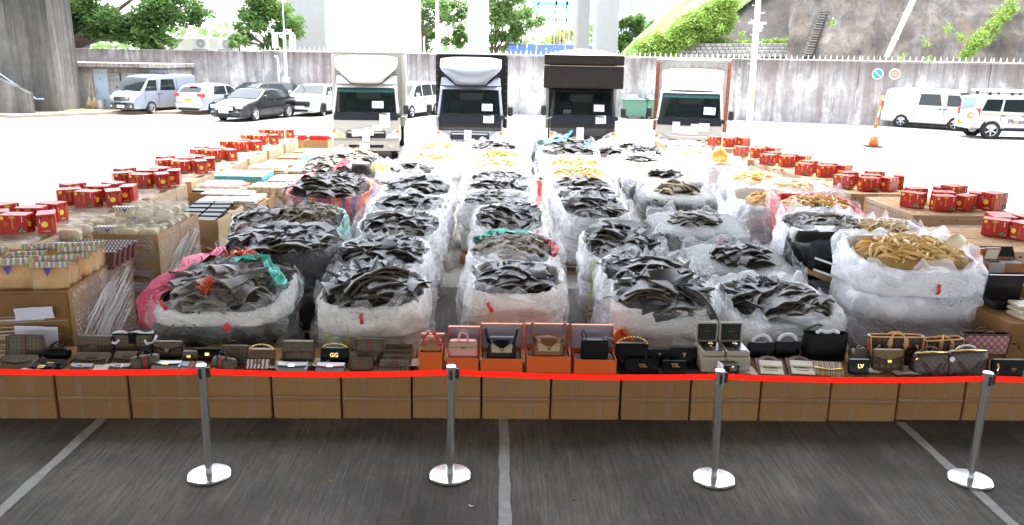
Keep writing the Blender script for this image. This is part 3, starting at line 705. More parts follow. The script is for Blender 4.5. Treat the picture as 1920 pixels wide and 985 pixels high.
def crown(name, clumps, n, size, mat, parent, seed, **k):
    V, F = leafcloud(clumps, n, size, seed, **k); me = bpy.data.meshes.new(name); me.from_pydata(V.tolist(), [], F.tolist()); me.materials.append(mat); o = put(name, me, parent); o["kind"] = "stuff"; return o
BARK = M("bark", (.14, .1, .08), .9, var=.35, scale=6, bmp=.5)
LF1 = mat_leaf("leaf_dark", (.06, .14, .03), (.12, .23, .05)); LF2 = mat_leaf("leaf_mid", (.09, .19, .04), (.16, .28, .06)); LF3 = mat_leaf("leaf_light", (.11, .23, .05), (.2, .32, .09)); LF4 = mat_leaf("leaf_bright", (.2, .34, .05), (.32, .46, .1))
def treeobj(name, label, Y, trunk, clumps, n, size, mat, seed, cat="tree", spread=(1.6, 1.2, 1.0), cs=None):
    """trunk: photo spot of the foot; clumps: photo spots (px,py,radius m) of the leaf masses"""
    f = atY(trunk[0], trunk[1], Y); t = thing(name, label, cat, (f.x, Y, 0)); rng = random.Random(seed); cl = []
    for (px, py, r) in clumps:
        q = atY(px, py, Y+rng.uniform(-.8, .8)); q = q-Vector((f.x, Y, 0))
        for k in range(cs or 4): cl.append((q.x+rng.uniform(-r, r)*.8, q.y+rng.uniform(-r, r)*.6, q.z+rng.uniform(-r, r)*.6, r*rng.uniform(.35, .7)*1.25, r*rng.uniform(.35, .7), r*rng.uniform(.3, .55)))
    b = MB(); base = Vector((0, 0, 0)); zt = max(1.5, min(c[2] for c in cl))
    tr = trunk[2] if len(trunk) > 2 else .2
    b.tube([(0, 0, -.1), (.1, 0, zt*.5), (0, .1, zt)], tr, 10, tr*.6); b.obj("trunk", BARK, t, True)
    lb = MB()
    for c in cl[::2]: e = Vector(c[:3]); mid = Vector((e.x*.45, e.y*.4, zt+(e.z-zt)*.35)); lb.tube([(0, .1, zt*.85), mid, e], tr*.35, 6, tr*.06)
    lb.obj("limb", BARK, t, True)
    crown("crown", cl, n, size, mat, t, seed); return t
treeobj("banyan_tree", "big dark banyan with hanging roots on top of the store room wall", 53.2, (118, 90, .75), [(110, 20, 1.5), (150, 10, 1.5), (190, 18, 1.6), (230, 30, 1.7), (215, 62, 1.3), (250, 60, 1.3), (270, 18, 1.5), (310, 12, 1.5), (345, 20, 1.3), (372, 32, .8), (190, 50, 1.0), (100, -10, 1.5), (260, -15, 2.0)], 24000, .125, LF1, 11)
rt = MB(); rng = random.Random(8)
for i in range(26):
    q = atY(108+rng.uniform(-8, 20), 30, 53); e = atY(108+rng.uniform(-10, 22), 88, 52.6); rt.tube([q, (q+e)/2+Vector((rng.uniform(-.1, .1), 0, 0)), e], .05, 5)
tag(rt.obj("hanging_roots", M("root_red", (.17, .08, .055), .9, var=.3), None, True), "reddish hanging banyan roots gripping the wall top", "roots")
treeobj("papaya_plant", "bright broad leaved plant behind the wall under the banyan", 53.0, (292, 90, .1), [(270, 72, .6), (292, 66, .7), (310, 76, .6), (283, 82, .5)], 700, .26, LF3, 12, "plant", cs=3)
treeobj("leafy_tree", "leafy mid green tree rising over the wall next to the camera mast", 53.5, (515, 92, .16), [(470, 10, 1.0), (500, 20, 1.1), (530, 28, 1.1), (555, 50, .9), (490, 50, 1.0), (525, 62, 1.0), (455, 45, .7), (470, 72, .6), (440, 80, .5), (510, 80, .7), (500, -15, 1.2)], 13000, .115, LF2, 13)
treeobj("wall_bush", "small green bush growing on the wall top by the air conditioners", 52.0, (448, 90, .05), [(440, 84, .45), (455, 78, .5)], 900, .1, LF3, 14, "bush")
treeobj("feathery_tree", "feathery light tree between the white hall and the slim pier", 74, (790, 95, .2), [(800, 20, 1.2), (815, 8, 1.3), (840, 25, 1.2), (862, 12, 1.2), (800, 45, .8), (858, 35, .8)], 4200, .16, LF3, 15)
treeobj("shade_tree", "spreading pale green tree beside the slim pier", 76, (922, 96, .22), [(930, 15, 1.4), (960, 10, 1.6), (985, 30, 1.4), (945, 42, 1.3), (1000, 35, 1.0), (940, 65, 1.0), (965, 60, 1.0), (930, 85, .8), (960, 82, .7)], 8000, .17, LF3, 16)
treeobj("small_tree", "round dark tree low behind the white lamp post", 78, (800, 96, .12), [(800, 60, .9), (795, 80, .8), (862, 68, .9), (848, 84, .9), (866, 50, .7)], 3500, .15, LF2, 17)
treeobj("site_tree", "yellowish tree crown seen through the reinforcing bars", 82, (1045, 90, .1), [(1045, 72, 1.0), (1060, 66, .9), (1030, 80, .7), (1095, 70, .5)], 2200, .15, LF4, 18)
treeobj("bushy_tree", "dense mid green tree just beyond the square pier", 62, (1185, 105, .2), [(1175, 45, .8), (1190, 40, .8), (1195, 65, 1.0), (1172, 75, .9), (1205, 88, .9), (1180, 95, .8)], 6500, .14, LF2, 19)
treeobj("pale_tree", "pale rounded tree farther behind the bushy one", 74, (1220, 100, .15), [(1218, 55, .8), (1228, 48, .7), (1212, 70, .7)], 2200, .15, LF3, 20)
cl = []; rng = random.Random(5)
for i in range(190):
    f = i/189; px = 1205+f*165+rng.uniform(-14, 14); top = 88-f*95; py = rng.uniform(top, 112-f*62); q = atY(px, py, 52.6+f*2.6+rng.uniform(-.4, .4)); cl.append((q.x, q.y, q.z, rng.uniform(.4, .8), .5, rng.uniform(.3, .55)))
o = crown("slope_shrubbery", cl, 30000, .1, LF4, None, 21)
cl = []
for i in range(60):
    px = 1275+rng.uniform(0, 235); p_, a_ = wallpt(px, 100); q = atY(px, 82+rng.uniform(-5, 3), p_.y+6.3); cl.append((q.x, q.y, q.z, .35, .3, .16))
for (px, py) in ((1352, 52), (1390, 68), (1560, 44), (1735, 80), (1778, 55), (1800, 70), (1825, 98), (1690, 112), (1740, 112)): 
    q = atY(px, py, wallpt(px, 100)[0].y+2.2+(3 if px < 1540 else 0)); cl.append((q.x, q.y, q.z, .22, .2, .3))
for i in range(40):
    f = i/39; px = 1810+f*95+rng.uniform(-8, 8); py = 104-f*100+rng.uniform(-8, 8); q = atY(px, py, wallpt(1900, 100)[0].y+2.6+f*1.6); cl.append((q.x, q.y, q.z, .3, .25, .25))
crown("slope_grass", cl, 6000, .13, LF4, None, 22, ratio=4.0, flat=1.5)
cl = [(x, 100+rng.uniform(-8, 20), rng.uniform(1, 5), 6, 4, 3.5) for x in np.arange(-90, 120, 6)]
crown("distant_woods", cl, 5000, .7, LF2, None, 23)
# ------------------------------------------------------------------ vehicles
GLASS = M("car_glass", (.012, .018, .018), .06, spec=.3)
CHROME = M("chrome", (.75, .75, .76), .12, 1.0)
LAMP = M("lamp_clear", (.6, .62, .63), .1, .3, coat=.6)
REDL = M("lamp_red", (.55, .02, .02), .2, coat=.5); AMBL = M("lamp_amber", (.8, .25, .03), .25, coat=.4)
RIM = M("alloy", (.45, .45, .47), .3, .8, var=.08)
def lerp_prof(pts):
    X = [p[0] for p in pts]; Z = [p[1] for p in pts]
    return lambda x: float(np.interp(x, X, Z))
def wheel_mesh(r, w, spokes, cap):
    t = MB().lathe([(r*.66, -w/2), (r*.93, -w/2), (r, -w*.36), (r, w*.36), (r*.93, w/2), (r*.66, w/2)], 28, 'y', cap=False).mesh("tyre", RUBBER, 40)
    m = MB(); m.lathe([(r*.66, w*.5), (r*.63, w*.44), (r*.6, w*.3)], 28, 'y', cap=False); m.lathe([(r*.6, w*.12), (r*.6, w*.16)], 28, 'y'); m.lathe([(r*.15, w*.2), (r*.13, w*.5)], 14, 'y')
    for k in range(spokes):
        a = 2*PI*k/spokes; m.T = Matrix.Rotation(a, 4, 'Y'); m.box(-r*.075, r*.075, w*.2, w*.46, r*.1, r*.62, .01)
    m.T = Matrix.Identity(4)
    return t, m.mesh("rim", cap, 40)
def plate(parent, txt, loc, rz, col, w=.46, h=.13):
    p = put("number_plate", MB().box(-w/2, w/2, -.012, 0, -h/2, h/2).mesh("number_plate", col), parent, loc, (0, 0, rz))
    if txt: text(txt, h*.85, DARK, p, (0, -.014, 0), name="plate_lettering", bold=.002)
    return p
class Car:
    def __init__(s, label, cat, loc, head, L, W, top, zb, belt, tum, nose, paint, wheels, r, group=None, name="parked_car", wspokes=6, rimmat=None, arch=True, tail=.15, corner=.09):
        s.t = thing(name, label, cat, loc, head, group); s.L, s.W, s.top, s.belt, s.tum, s.nose, s.tail = L, W, lerp_prof(top), belt, tum, nose, tail
        s.H = max(z for _, z in top); s.zb = zb
        xs = sorted(set([p[0] for p in top]+list(np.linspace(-L/2, L/2, 44)))); rows = []
        for x in xs:
            zt = s.top(x); c = min(corner, (zt-zb)*.3); half = []
            half.append((s.side(x, zb)*.9, zb))
            for z in np.linspace(zb+.05, zt-c, 9): half.append((s.side(x, z), z))
            hw = s.side(x, zt-c)
            for a in (30, 60): half.append((hw-c*1.1*(1-math.cos(R(a))), zt-c+c*.8*math.sin(R(a))))
            for f in (.8, .4): half.append((f*(hw-c), zt-.2*c*(f**2)))
            loop = [(x, y, z) for y, z in half]+[(x, 0, zt)]+[(x, -y, z) for y, z in half[::-1]]
            rows.append(loop)
        P = np.array(rows); b = MB(); b.grid(P, True)
        n = P.shape[1]; b.f.append(tuple(range(n))[::-1]); b.f.append(tuple(range((len(xs)-1)*n, len(xs)*n))); b.mi += [0, 0]
        b.obj("body", paint, s.t, 35)
        for wx in wheels:
            tm, rm = wheel_mesh(r, .2, wspokes, rimmat or RIM)
            for sgn in (1, -1):
                y = sgn*(W/2-.07)
                w = put("wheel", tm, s.t, (wx, y, r), (0, 0, 0 if sgn > 0 else PI)); put("rim", rm, w)
                if arch: MB().lathe([(r*1.16, 0), (r*1.16, .02)], 24, 'y', (wx, sgn*(s.side(wx, r)+.004)-(.02 if sgn > 0 else 0), r+.02)).obj("wheel_arch", DARK, s.t)
        # lower black line under the sills
        MB().box(wheels[0]+.4, wheels[-1]-.4, -W/2+.1, W/2-.1, zb-.06, zb+.01).obj("underbody", DARK, s.t)
    def side(s, x, z):
        e = s.L/2-abs(x); k = s.nose if x > 0 else s.tail
        plan = 1-k*max(0, 1-e/.75)**2.2; t = max(0, (z-s.belt)/(s.H-s.belt)); low = max(0, (.45-z)/.45)
        return s.W/2*plan*(1-s.tum*t)*(1-.05*low)
    def win(s, name, quad, mat=GLASS, off=.008, n=5, sides=(1, -1)):
        for g in sides:
            b = MB(); P = np.zeros((n, n, 3)); (a, bb, c, d) = [np.array(q) for q in quad]
            for i in range(n):
                for j in range(n):
                    u, v = i/(n-1), j/(n-1); q = (a*(1-u)+bb*u)*(1-v)+(d*(1-u)+c*u)*v; P[j, i] = (q[0], g*(s.side(q[0], q[1])+off), q[1])
            b.grid(P, False, g > 0); b.obj(name, mat, s.t, True)
    def glass(s, name, x0, x1, f0, f1, mat=GLASS, n=7, off=.012):
        P = np.zeros((n, n, 3)); sg = 1 if x1 > x0 else -1
        for i in range(n):
            x = x0+(x1-x0)*i/(n-1); z = s.top(x); dz = (s.top(x+.05)-s.top(x-.05))/.1; nv = Vector((-dz, 0, 1)).normalized()*off
            f = f0+(f1-f0)*i/(n-1); hw = s.side(x, z-.09)
            for j in range(n):
                y = (2*j/(n-1)-1)*f*hw; P[i, j] = (x+nv.x, y, z-.02*(y/hw)**2+nv.z)
        return MB().grid(P, False, x1 < x0).obj(name, mat, s.t, True)
    def blob(s, name, x0, x1, y0, y1, z0, z1, mat, both=True, b=.03):
        for g in ((1, -1) if both else (1,)): MB().box(x0, x1, g*y0, g*y1, z0, z1, b).obj(name, mat, s.t, 40)
    def mirror(s, x, z, mat):
        for g in (1, -1):
            y = s.side(x, z); q = MB().box(x-.1, x+.06, g*(y+.06), g*(y+.24), z-.02, z+.16, .04).obj("wing_mirror", mat, s.t, 40); MB().box(x-.04, x+.02, g*(y-.03), g*(y+.08), z, z+.04).obj("arm", BLACKP, q)
    def handle(s, x, z):
        for g in (1, -1): y = s.side(x, z); MB().box(x-.09, x+.09, g*y, g*(y+.035), z-.015, z+.02, .01).obj("door_handle", BLACKP, s.t)
    def seam(s, x, z0, z1):
        for g in (1, -1):
            P = [(x, g*(s.side(x, z)+.003), z) for z in np.linspace(z0, z1, 6)]; MB().strip(P, (.008, 0, 0), .002).obj("door_seam", DARK, s.t)
WPLATE = M("plate_white", (.8, .8, .78), .5); YPLATE = M("plate_yellow", (.85, .6, .03), .5)
def van(label, loc, head, paint, txt, bumper, sc=1.06):
    top = [(-2.35, 1.0), (-2.33, 1.35), (-2.2, 1.9), (-2.0, 1.97), (-.6, 2.0), (.6, 1.98), (1.05, 1.9), (1.25, 1.8), (1.86, 1.18), (2.12, 1.06), (2.3, .92), (2.35, .7)]
    c = Car(label, "van", loc, head, 4.7, 1.7, top, .26, 1.05, .09, .1, paint, (-1.3, 1.27), .33, name="panel_van", tail=.04)
    c.glass("windscreen", 1.88, 1.2, .93, .9); c.win("side_window", [(-.55, 1.17), (.55, 1.17), (.4, 1.72), (-.5, 1.72)]); c.win("door_window", [(.78, 1.17), (1.62, 1.17), (1.28, 1.7), (.76, 1.7)])
    c.win("rear_window", [(-2.0, 1.17), (-.75, 1.17), (-.75, 1.7), (-1.95, 1.7)], paint, .012)
    c.blob("headlight", 2.1, 2.33, .52, .79, .72, .92, LAMP); c.blob("bumper", 2.2, 2.42, 0, .76, .27, .62, bumper, False, .06); MB().box(2.2, 2.415, -.76, 0, .27, .62, .06).obj("bumper", bumper, c.t)
    MB().box(2.3, 2.37, -.48, .48, .68, .88, .02).obj("grille", BLACKP, c.t)
    for z in (.735, .8, .86): MB().box(2.33, 2.385, -.47, .47, z-.014, z+.014, .008).obj("grille_bar", CHROME, c.t)
    MB().box(2.36, 2.43, -.4, .4, .47, .58, .02).obj("air_intake", DARK, c.t)
    for g in (1, -1): MB().lathe([(.06, 2.41), (.055, 2.43)], 14, 'x', (0, g*.62, .42)).obj("fog_lamp", LAMP, c.t)
    c.mirror(1.5, 1.22, BLACKP); c.handle(.72, 1.0); c.handle(.48, 1.0); c.seam(.68, .35, 1.75); c.seam(-.7, .35, 1.75); c.seam(1.62, .6, 1.15)
    plate(c.t, txt, (2.445, 0, .42), R(90), WPLATE)
    for g in (1, -1): MB().box(-2.37, -2.25, g*.7, g*.82, .8, 1.3, .02).obj("tail_light", REDL, c.t)
    for g in (.35, -.35): MB().tube([(1.93, g, 1.16), (1.6, g+.28, 1.46)], .012, 5).obj("wiper", BLACKP, c.t)
    c.t.scale = (sc,)*3; return c
SILV = M("silver_paint", (.3, .33, .38), .28, .35, var=.03, coat=.6); SILV2 = M("pale_silver_paint", (.4, .42, .44), .28, .3, coat=.6); BLK = M("black_paint", (.008, .008, .01), .15, coat=.35); WHT = M("white_car_paint", (.43, .43, .425), .25, coat=.6); DGR = M("dark_grey_paint", (.03, .032, .035), .2, coat=.8)
GREYB = M("dark_bumper", (.05, .052, .056), .55)
p = at(262, 214); p2 = at(352, 206)
van("silver panel van with dark bumper parked nose out by the store rooms", (at(291, 211).x, 46.6, 0), R(-110), SILV, "VN 2846", GREYB)
van("white panel van with white bumper parked against the wall by the signs", (23.5, 43.9, 0), R(-46), WHT, "", WHT)
# silver hatchback, seen from the rear
top = [(-2.1, .95), (-2.08, 1.0), (-1.98, 1.1), (-1.6, 1.42), (-1.2, 1.5), (-.2, 1.53), (.35, 1.44), (1.15, 1.0), (1.75, .86), (2.05, .68), (2.1, .55)]
c = Car("pale silver hatchback seen from behind between the van and the black sedan", "car", (at(420, 208).x, 47.2, 0), R(72), 4.2, 1.72, top, .2, .95, .2, .22, SILV2, (-1.3, 1.3), .32, wspokes=5)
c.glass("rear_window", -1.68, -1.97, .74, .86); c.win("side_window", [(-1.2, 1.0), (-.15, .98), (-.15, 1.4), (-1.0, 1.4)]); c.win("door_window", [(-.05, .98), (.95, .98), (.35, 1.36), (-.05, 1.4)]); c.glass("windscreen", 1.12, .42, .86, .84)
c.blob("tail_light", -2.1, -1.85, .5, .84, .88, 1.06, REDL); MB().box(-2.17, -1.9, -.8, .8, .3, .62, .07).obj("bumper", SILV2, c.t, 40); plate(c.t, "JM 3572", (-2.12, 0, .73), R(-90), YPLATE); MB().box(-1.75, -1.6, -.25, .25, 1.45, 1.49, .01).obj("brake_light", REDL, c.t)
MB().box(-2.19, -2.0, -.6, .6, .22, .31, .02).obj("diffuser", DARK, c.t); MB().lathe([(.05, -2.12), (.05, -2.1)], 12, 'x', (0, 0, .88)).obj("badge", CHROME, c.t); c.mirror(.75, .98, SILV2); c.handle(-.25, .9); c.seam(-.1, .3, .95); c.t.scale = (1.08,)*3
# sedans and the rest
def sedan(label, loc, head, paint, txt, kind="sedan", sc=1.08, grillemat=CHROME, H=1.46):
    k = H/1.46
    top = [(-2.42, .7*k), (-2.38, .98*k), (-1.75, 1.04*k), (-1.0, 1.38*k), (-.3, 1.46*k), (.3, 1.43*k), (1.15, 1.0*k), (1.9, .86*k), (2.3, .7*k), (2.42, .5)] if kind == "sedan" else \
          [(-2.2, .9*k), (-2.15, 1.05*k), (-1.9, 1.36*k), (-1.5, 1.44*k), (-.3, 1.46*k), (.35, 1.41*k), (1.1, 1.03*k), (1.8, .92*k), (2.15, .76*k), (2.2, .55)]
    L = 4.84 if kind == "sedan" else 4.4
    c = Car(label, "car", loc, head, L, 1.82, top, .2, 1.0*k, .2, .26, paint, (-1.38, 1.38), .33, wspokes=8)
    c.glass("windscreen", 1.12, .36, .86, .84); c.glass("rear_window", -1.7 if kind == "sedan" else -2.1, -1.05 if kind == "sedan" else -1.92, .82, .8)
    c.win("door_window", [(.02, 1.0*k), (.98, 1.0*k), (.38, 1.33*k), (.02, 1.37*k)]); c.win("side_window", [(-1.25, 1.02*k), (-.06, 1.0*k), (-.06, 1.37*k), (-.95, 1.34*k)])
    X = L/2
    c.blob("headlight", X-.42, X-.06, .48, .8, .6*k, .76*k, LAMP); MB().box(X-.2, X+.03, -.5, .5, .5, .72*k, .03).obj("grille", BLACKP, c.t)
    for i in range(4): MB().box(X-.05, X+.05, -.47, .47, .53+.045*i, .552+.045*i, .006).obj("grille_bar", grillemat, c.t)
    MB().box(X-.3, X+.06, -.78, .78, .22, .48, .07).obj("bumper", paint, c.t, 40); MB().box(X, X+.075, -.42, .42, .26, .36, .02).obj("air_intake", DARK, c.t)
    for g in (1, -1): MB().lathe([(.07, X-.02), (.06, X+.04)], 12, 'x', (0, g*.62, .36)).obj("fog_lamp", LAMP, c.t)
    plate(c.t, txt, (X+.08, 0, .47), R(90), WPLATE, .5, .13)
    c.blob("tail_light", -X-.01, -X+.25, .5, .84, .72*k, .92*k, REDL); c.mirror(.8, 1.0*k, paint); c.handle(-.2, .88*k); c.handle(-1.05, .88*k); c.seam(.0, .3, 1.0*k); c.seam(1.0, .35, .98*k); c.seam(-1.1, .55, 1.0*k); c.t.scale = (sc,)*3; return c
sedan("glossy black sedan with chrome grille parked in front of the dark estate", (at(500, 218).x, 43.0, 0), R(-108), BLK, "TG 9683")
sedan("dark grey hatchback mostly hidden behind the black sedan", (at(530, 200).x, 48.4, 0), R(-128), DGR, "", "suv", 1.08, BLACKP, 1.6)
sedan("white car with twin dark grille partly hidden behind the first truck", (at(606, 208).x+.2, 47.2, 0), R(-98), WHT, "", "suv", 1.08, BLACKP, 1.55)
top = [(-2.3, .95), (-2.25, 1.3), (-2.05, 1.72), (-1.6, 1.8), (.2, 1.8), (.7, 1.66), (1.55, 1.1), (2.05, .95), (2.3, .75), (2.35, .55)]
c = Car("white people carrier standing behind the first truck by the wall", "car", (at(770, 208).x+.4, 47.0, 0), R(-112), 4.7, 1.8, top, .2, 1.05, .16, .2, WHT, (-1.4, 1.42), .33)
c.glass("windscreen", 1.5, .75, .88, .86); c.win("door_window", [(.2, 1.08), (1.2, 1.08), (.75, 1.58), (.2, 1.66)]); c.win("side_window", [(-.95, 1.1), (.1, 1.08), (.1, 1.66), (-.95, 1.66)]); c.win("rear_window", [(-2.0, 1.12), (-1.05, 1.1), (-1.05, 1.66), (-1.85, 1.62)]); c.blob("headlight", 2.0, 2.3, .5, .8, .72, .95, LAMP); c.mirror(1.0, 1.1, WHT); c.handle(0, .95)
MB().box(2.2, 2.4, -.8, .8, .25, .55, .07).obj("bumper", WHT, c.t, 40); MB().box(2.28, 2.36, -.5, .5, .6, .8, .02).obj("grille", BLACKP, c.t); c.t.scale = (1.06,)*3
# white off-roader with open tail door and lettered side
top = [(-2.2, 1.0), (-2.18, 1.2), (-2.0, 1.8), (-1.8, 1.86), (.2, 1.86), (.6, 1.76), (1.15, 1.22), (1.95, 1.12), (2.3, .98), (2.36, .7)]
p = at(1853, 262)
c = Car("white off-roader with roof rack, orange stripe and open tail door", "off-roader", (p.x+1.95, p.y+1.0, 0), R(-8), 4.7, 1.88, top, .42, 1.12, .14, .14, WHT, (-1.52, 1.46), .39, name="off_roader", tail=.05)
c.win("rear_window", [(-2.0, 1.2), (-1.25, 1.18), (-1.15, 1.68), (-1.8, 1.68)]); c.win("side_window", [(-1.15, 1.18), (-.2, 1.16), (-.2, 1.7), (-1.07, 1.68)]); c.win("door_window", [(-.1, 1.16), (.98, 1.16), (.55, 1.64), (-.1, 1.7)]); c.glass("windscreen", 1.12, .66, .88, .86)
c.win("stripe", [(-2.15, 1.03), (1.9, .98), (1.9, 1.02), (-2.15, 1.08)], M("stripe_orange", (.5, .3, .18), .4), .006, 14)
c.mirror(.85, 1.18, WHT); c.handle(-.28, 1.0); c.handle(-1.1, 1.0); c.seam(-.15, .45, 1.15); c.seam(-1.2, .75, 1.15); c.seam(1.1, .5, 1.12)
yy = -(c.side(-.2, .75)+.012); GT = M("grey_lettering", (.1, .12, .16), .5); OT = M("orange_lettering", (.85, .25, .08), .5)
for s_, x_, mt in (("Ph", -.75, GT), ("o", -.53, OT), ("enix", -.24, GT), ("T", .12, GT), ("V", .28, GT)): text(s_, .27, mt, c.t, (x_, yy, .76), bold=.006)
st_ = MB().box(-1.0, 1.0, -.99, -.85, .42, .5, .02).obj("side_step", BLACKP, c.t); MB().box(-1.0, 1.0, .85, .99, .42, .5, .02).obj("side_step", BLACKP, c.t)
rk = MB(); rk.box(-1.9, .4, -.7, -.62, 1.98, 2.08, .02); rk.box(-1.9, .4, .62, .7, 1.98, 2.08, .02)
rko = rk.obj("roof_rack", WPAINT, c.t)
for i in range(6): MB().box(-1.85+i*.42, -1.75+i*.42, -.68, .68, 2.0, 2.05, .01).obj("slat", WPAINT, rko)
for i in range(3):
    for g in (1, -1): MB().box(-1.7+i*.9, -1.6+i*.9, g*.6, g*.68, 1.84, 1.99).obj("foot", BLACKP, rko)
for g in (1, -1): MB().box(-2.24, -2.05, g*.82, g*.95, .95, 1.3, .02).obj("tail_light", REDL, c.t)
MB().box(-2.32, -2.05, -.88, .88, .45, .7, .05).obj("rear_bumper", WHT, c.t, 40)
td = MB(); td.box(-2.85, -2.25, -.92, -.84, .75, 1.15, .02); td.box(-2.85, -2.78, -.92, -.84, 1.15, 1.75, .02); td.box(-2.32, -2.25, -.92, -.84, 1.15, 1.8, .02); td.box(-2.85, -2.25, -.92, -.84, 1.73, 1.82, .02)
tdo = td.obj("tail_door", WHT, c.t); MB().box(-2.78, -2.32, -.89, -.87, 1.15, 1.73).obj("door_glass", M("pale_glass", (.3, .42, .42), .08, spec=.8), tdo)
MB().lathe([(.36, -1.12), (.38, -1.1), (.38, -.95), (.3, -.92)], 30, 'y', (-2.52, 0, .95)).obj("spare_wheel_cover", WHT, tdo, 40)
MB().lathe([(.13, -1.135), (.13, -1.125)], 20, 'y', (-2.52, 0, 1.0)).obj("round_emblem", OT, tdo)
MB().lathe([(.06, -1.14), (.06, -1.136)], 16, 'y', (-2.49, 0, 1.02)).obj("emblem_centre", WHT, tdo)
plate(tdo, "KR", (-2.84, -.98, .72), 0, YPLATE, .22, .2); c.t.scale = (1.08,)*3

# ---- the four impounded box trucks
WSG, nt_, b_ = _bsdf("windscreen_glass"); b_.inputs['Base Color'].default_value = (.008, .014, .014, 1); b_.inputs['Roughness'].default_value = .03; b_.inputs['Alpha'].default_value = .55; b_.inputs['Specular IOR Level'].default_value = .35
TINT, nt_, b_ = _bsdf("windscreen_tint"); b_.inputs['Base Color'].default_value = (.01, .12, .12, 1); b_.inputs['Alpha'].default_value = .5
INTER = M("cab_interior", (.045, .05, .052), .8, var=.3); SEATM = M("seat_cloth", (.02, .022, .026), .9); PALEI = M("cab_pale_lining", (.3, .31, .29), .8)
def truck(label, px, Y, cabm, lowm, boxm, deflect, papers, kind, boxw=1.19, boxtop=3.36, rust=None, rz=0):
    x = atY(px, 200, Y).x; t = thing("box_truck", label, "truck", (x, Y, 0), R(rz), "trucks lined up behind the sacks")
    cw, tw = 1.06, .98
    def yf(z, xx=0): return float(np.interp(z, [.3, .62, 1.1, 1.5, 2.27, 2.4], [.0, .0, .03, .1, .5, .75]))+.1*abs(xx/cw)**4
    def hw(z): return float(np.interp(z, [.3, 1.5, 2.3], [cw, cw, tw]))
    def front(z0, z1, f0, f1, off=0.0, nz=6, nx=14):
        P = np.zeros((nz, nx, 3))
        for i in range(nz):
            z = z0+(z1-z0)*i/(nz-1)
            for j in range(nx): xx = (f0+(f1-f0)*j/(nx-1))*hw(z); P[i, j] = (xx, yf(z, xx)-off, z)
        return P
    b = MB(); b.grid(front(.55, 1.5, -1, 1), False); b.grid(front(1.5, 2.27, -1, -.9, nx=3), False); b.grid(front(1.5, 2.27, .9, 1, nx=3), False); b.grid(front(2.25, 2.38, -1, 1), False)
    for g in (1, -1):
        P = []
        for z in np.linspace(.55, 2.3, 8): P.append([(g*hw(z), yf(z, hw(z))+(1.75-yf(z, hw(z)))*f, z) for f in np.linspace(0, 1, 6)])
        b.grid(np.array(P), False, g < 0)
    b.grid(np.array([[(xx, yy, 2.36+.04*math.sin((yy-.6)*2)-.05*(xx/.98)**4) for xx in np.linspace(-.98, .98, 10)] for yy in np.linspace(.66, 1.75, 6)]), False)
    b.add([(-cw, 1.75, .55), (cw, 1.75, .55), (tw, 1.75, 2.36), (-tw, 1.75, 2.36), (-cw, .12, .55), (cw, .12, .55)], [(0, 1, 2, 3), (0, 4, 5, 1)])
    cab = b.obj("cab", cabm, t, 40)
    MB().grid(front(1.5, 2.25, -.9, .9, -.015), False).obj("windscreen", WSG, t, True)
    if kind in (1, 4): MB().grid(front(2.12, 2.25, -.9, .9, -.008), False).obj("sun_strip", TINT, t, True)
    fr = MB()
    for (z0, z1, f0, f1) in ((1.475, 1.51, -.92, .92), (2.23, 2.27, -.92, .92), (1.5, 2.25, -.925, -.895), (1.5, 2.25, .895, .925)): fr.grid(front(z0, z1, f0, f1, .006, 4), False)
    fr.obj("windscreen_seal", DARK, t, True)
    # what shows behind the glass
    MB().box(-.95, .95, .35, 1.7, .9, 1.42).obj("dashboard", INTER, t); MB().box(-.94, .94, 1.6, 1.7, 1.4, 2.3).obj("cab_back", INTER, t); MB().box(-.4, .42, 1.55, 1.6, 1.86, 2.12, .02).obj("rear_window", PALEI, t)
    for sx_ in (-.55, .55):
        s_ = MB().box(sx_-.25, sx_+.25, 1.3, 1.5, 1.3, 1.9, .06).obj("seat", SEATM, t, 40); MB().box(sx_-.13, sx_+.13, 1.32, 1.45, 1.92, 2.12, .04).obj("headrest", SEATM, s_, 40)
    a = [(.55+.2*math.cos(k*PI/8)-1.1, .75+.08*math.sin(k*PI/8), 1.48+.16*math.sin(k*PI/8)) for k in range(17)]; MB().tube(a, .018, 6).obj("steering_wheel", BLACKP, t)
    # lower face
    MB().grid(front(1.26, 1.475, -.96, .96, .008), False).obj("cowl_panel", M("cowl_dark", (.02, .024, .035), .25, coat=.5), t, True)
    if kind in (2, 3): MB().grid(front(.98, 1.3, -.95, .95, .006), False).obj("front_panel", lowm, t, True)
    gr = MB().box(-.62, .62, -.03, .06, .7, .94, .03).obj("grille", BLACKP if kind != 4 else cabm, t)
    if kind != 4:
        for i in range(14):
            xx = -.5+i*.077; MB().box(xx-.012, xx+.012, -.045, -.02, .72, .83).obj("slat", DARK if kind == 1 else GREYB, gr)
        MB().box(-.58, .58, -.05, -.02, .86, .9, .01).obj("grille_bar", cabm, gr)
    else:
        for (x0_, x1_) in ((-.62, -.32), (-.2, .4), (.55, .8)): MB().box(x0_, x1_, -.035, .02, .78, .82).obj("slot", DARK, gr)
    bm = MB(); P = np.array([[(xx, -.06+.09*abs(xx/1.06)**3, z) for xx in np.linspace(-1.06, 1.06, 14)] for z in (.3, .34, .58, .63)]); bm.grid(P, False); bm.box(-1.0, 1.0, .02, .3, .31, .62)
    bpo = bm.obj("bumper", lowm if kind in (2, 3) else cabm, t, 40)
    MB().box(-.55, .55, -.075, -.05, .4, .49, .01).obj("air_intake", DARK, bpo)
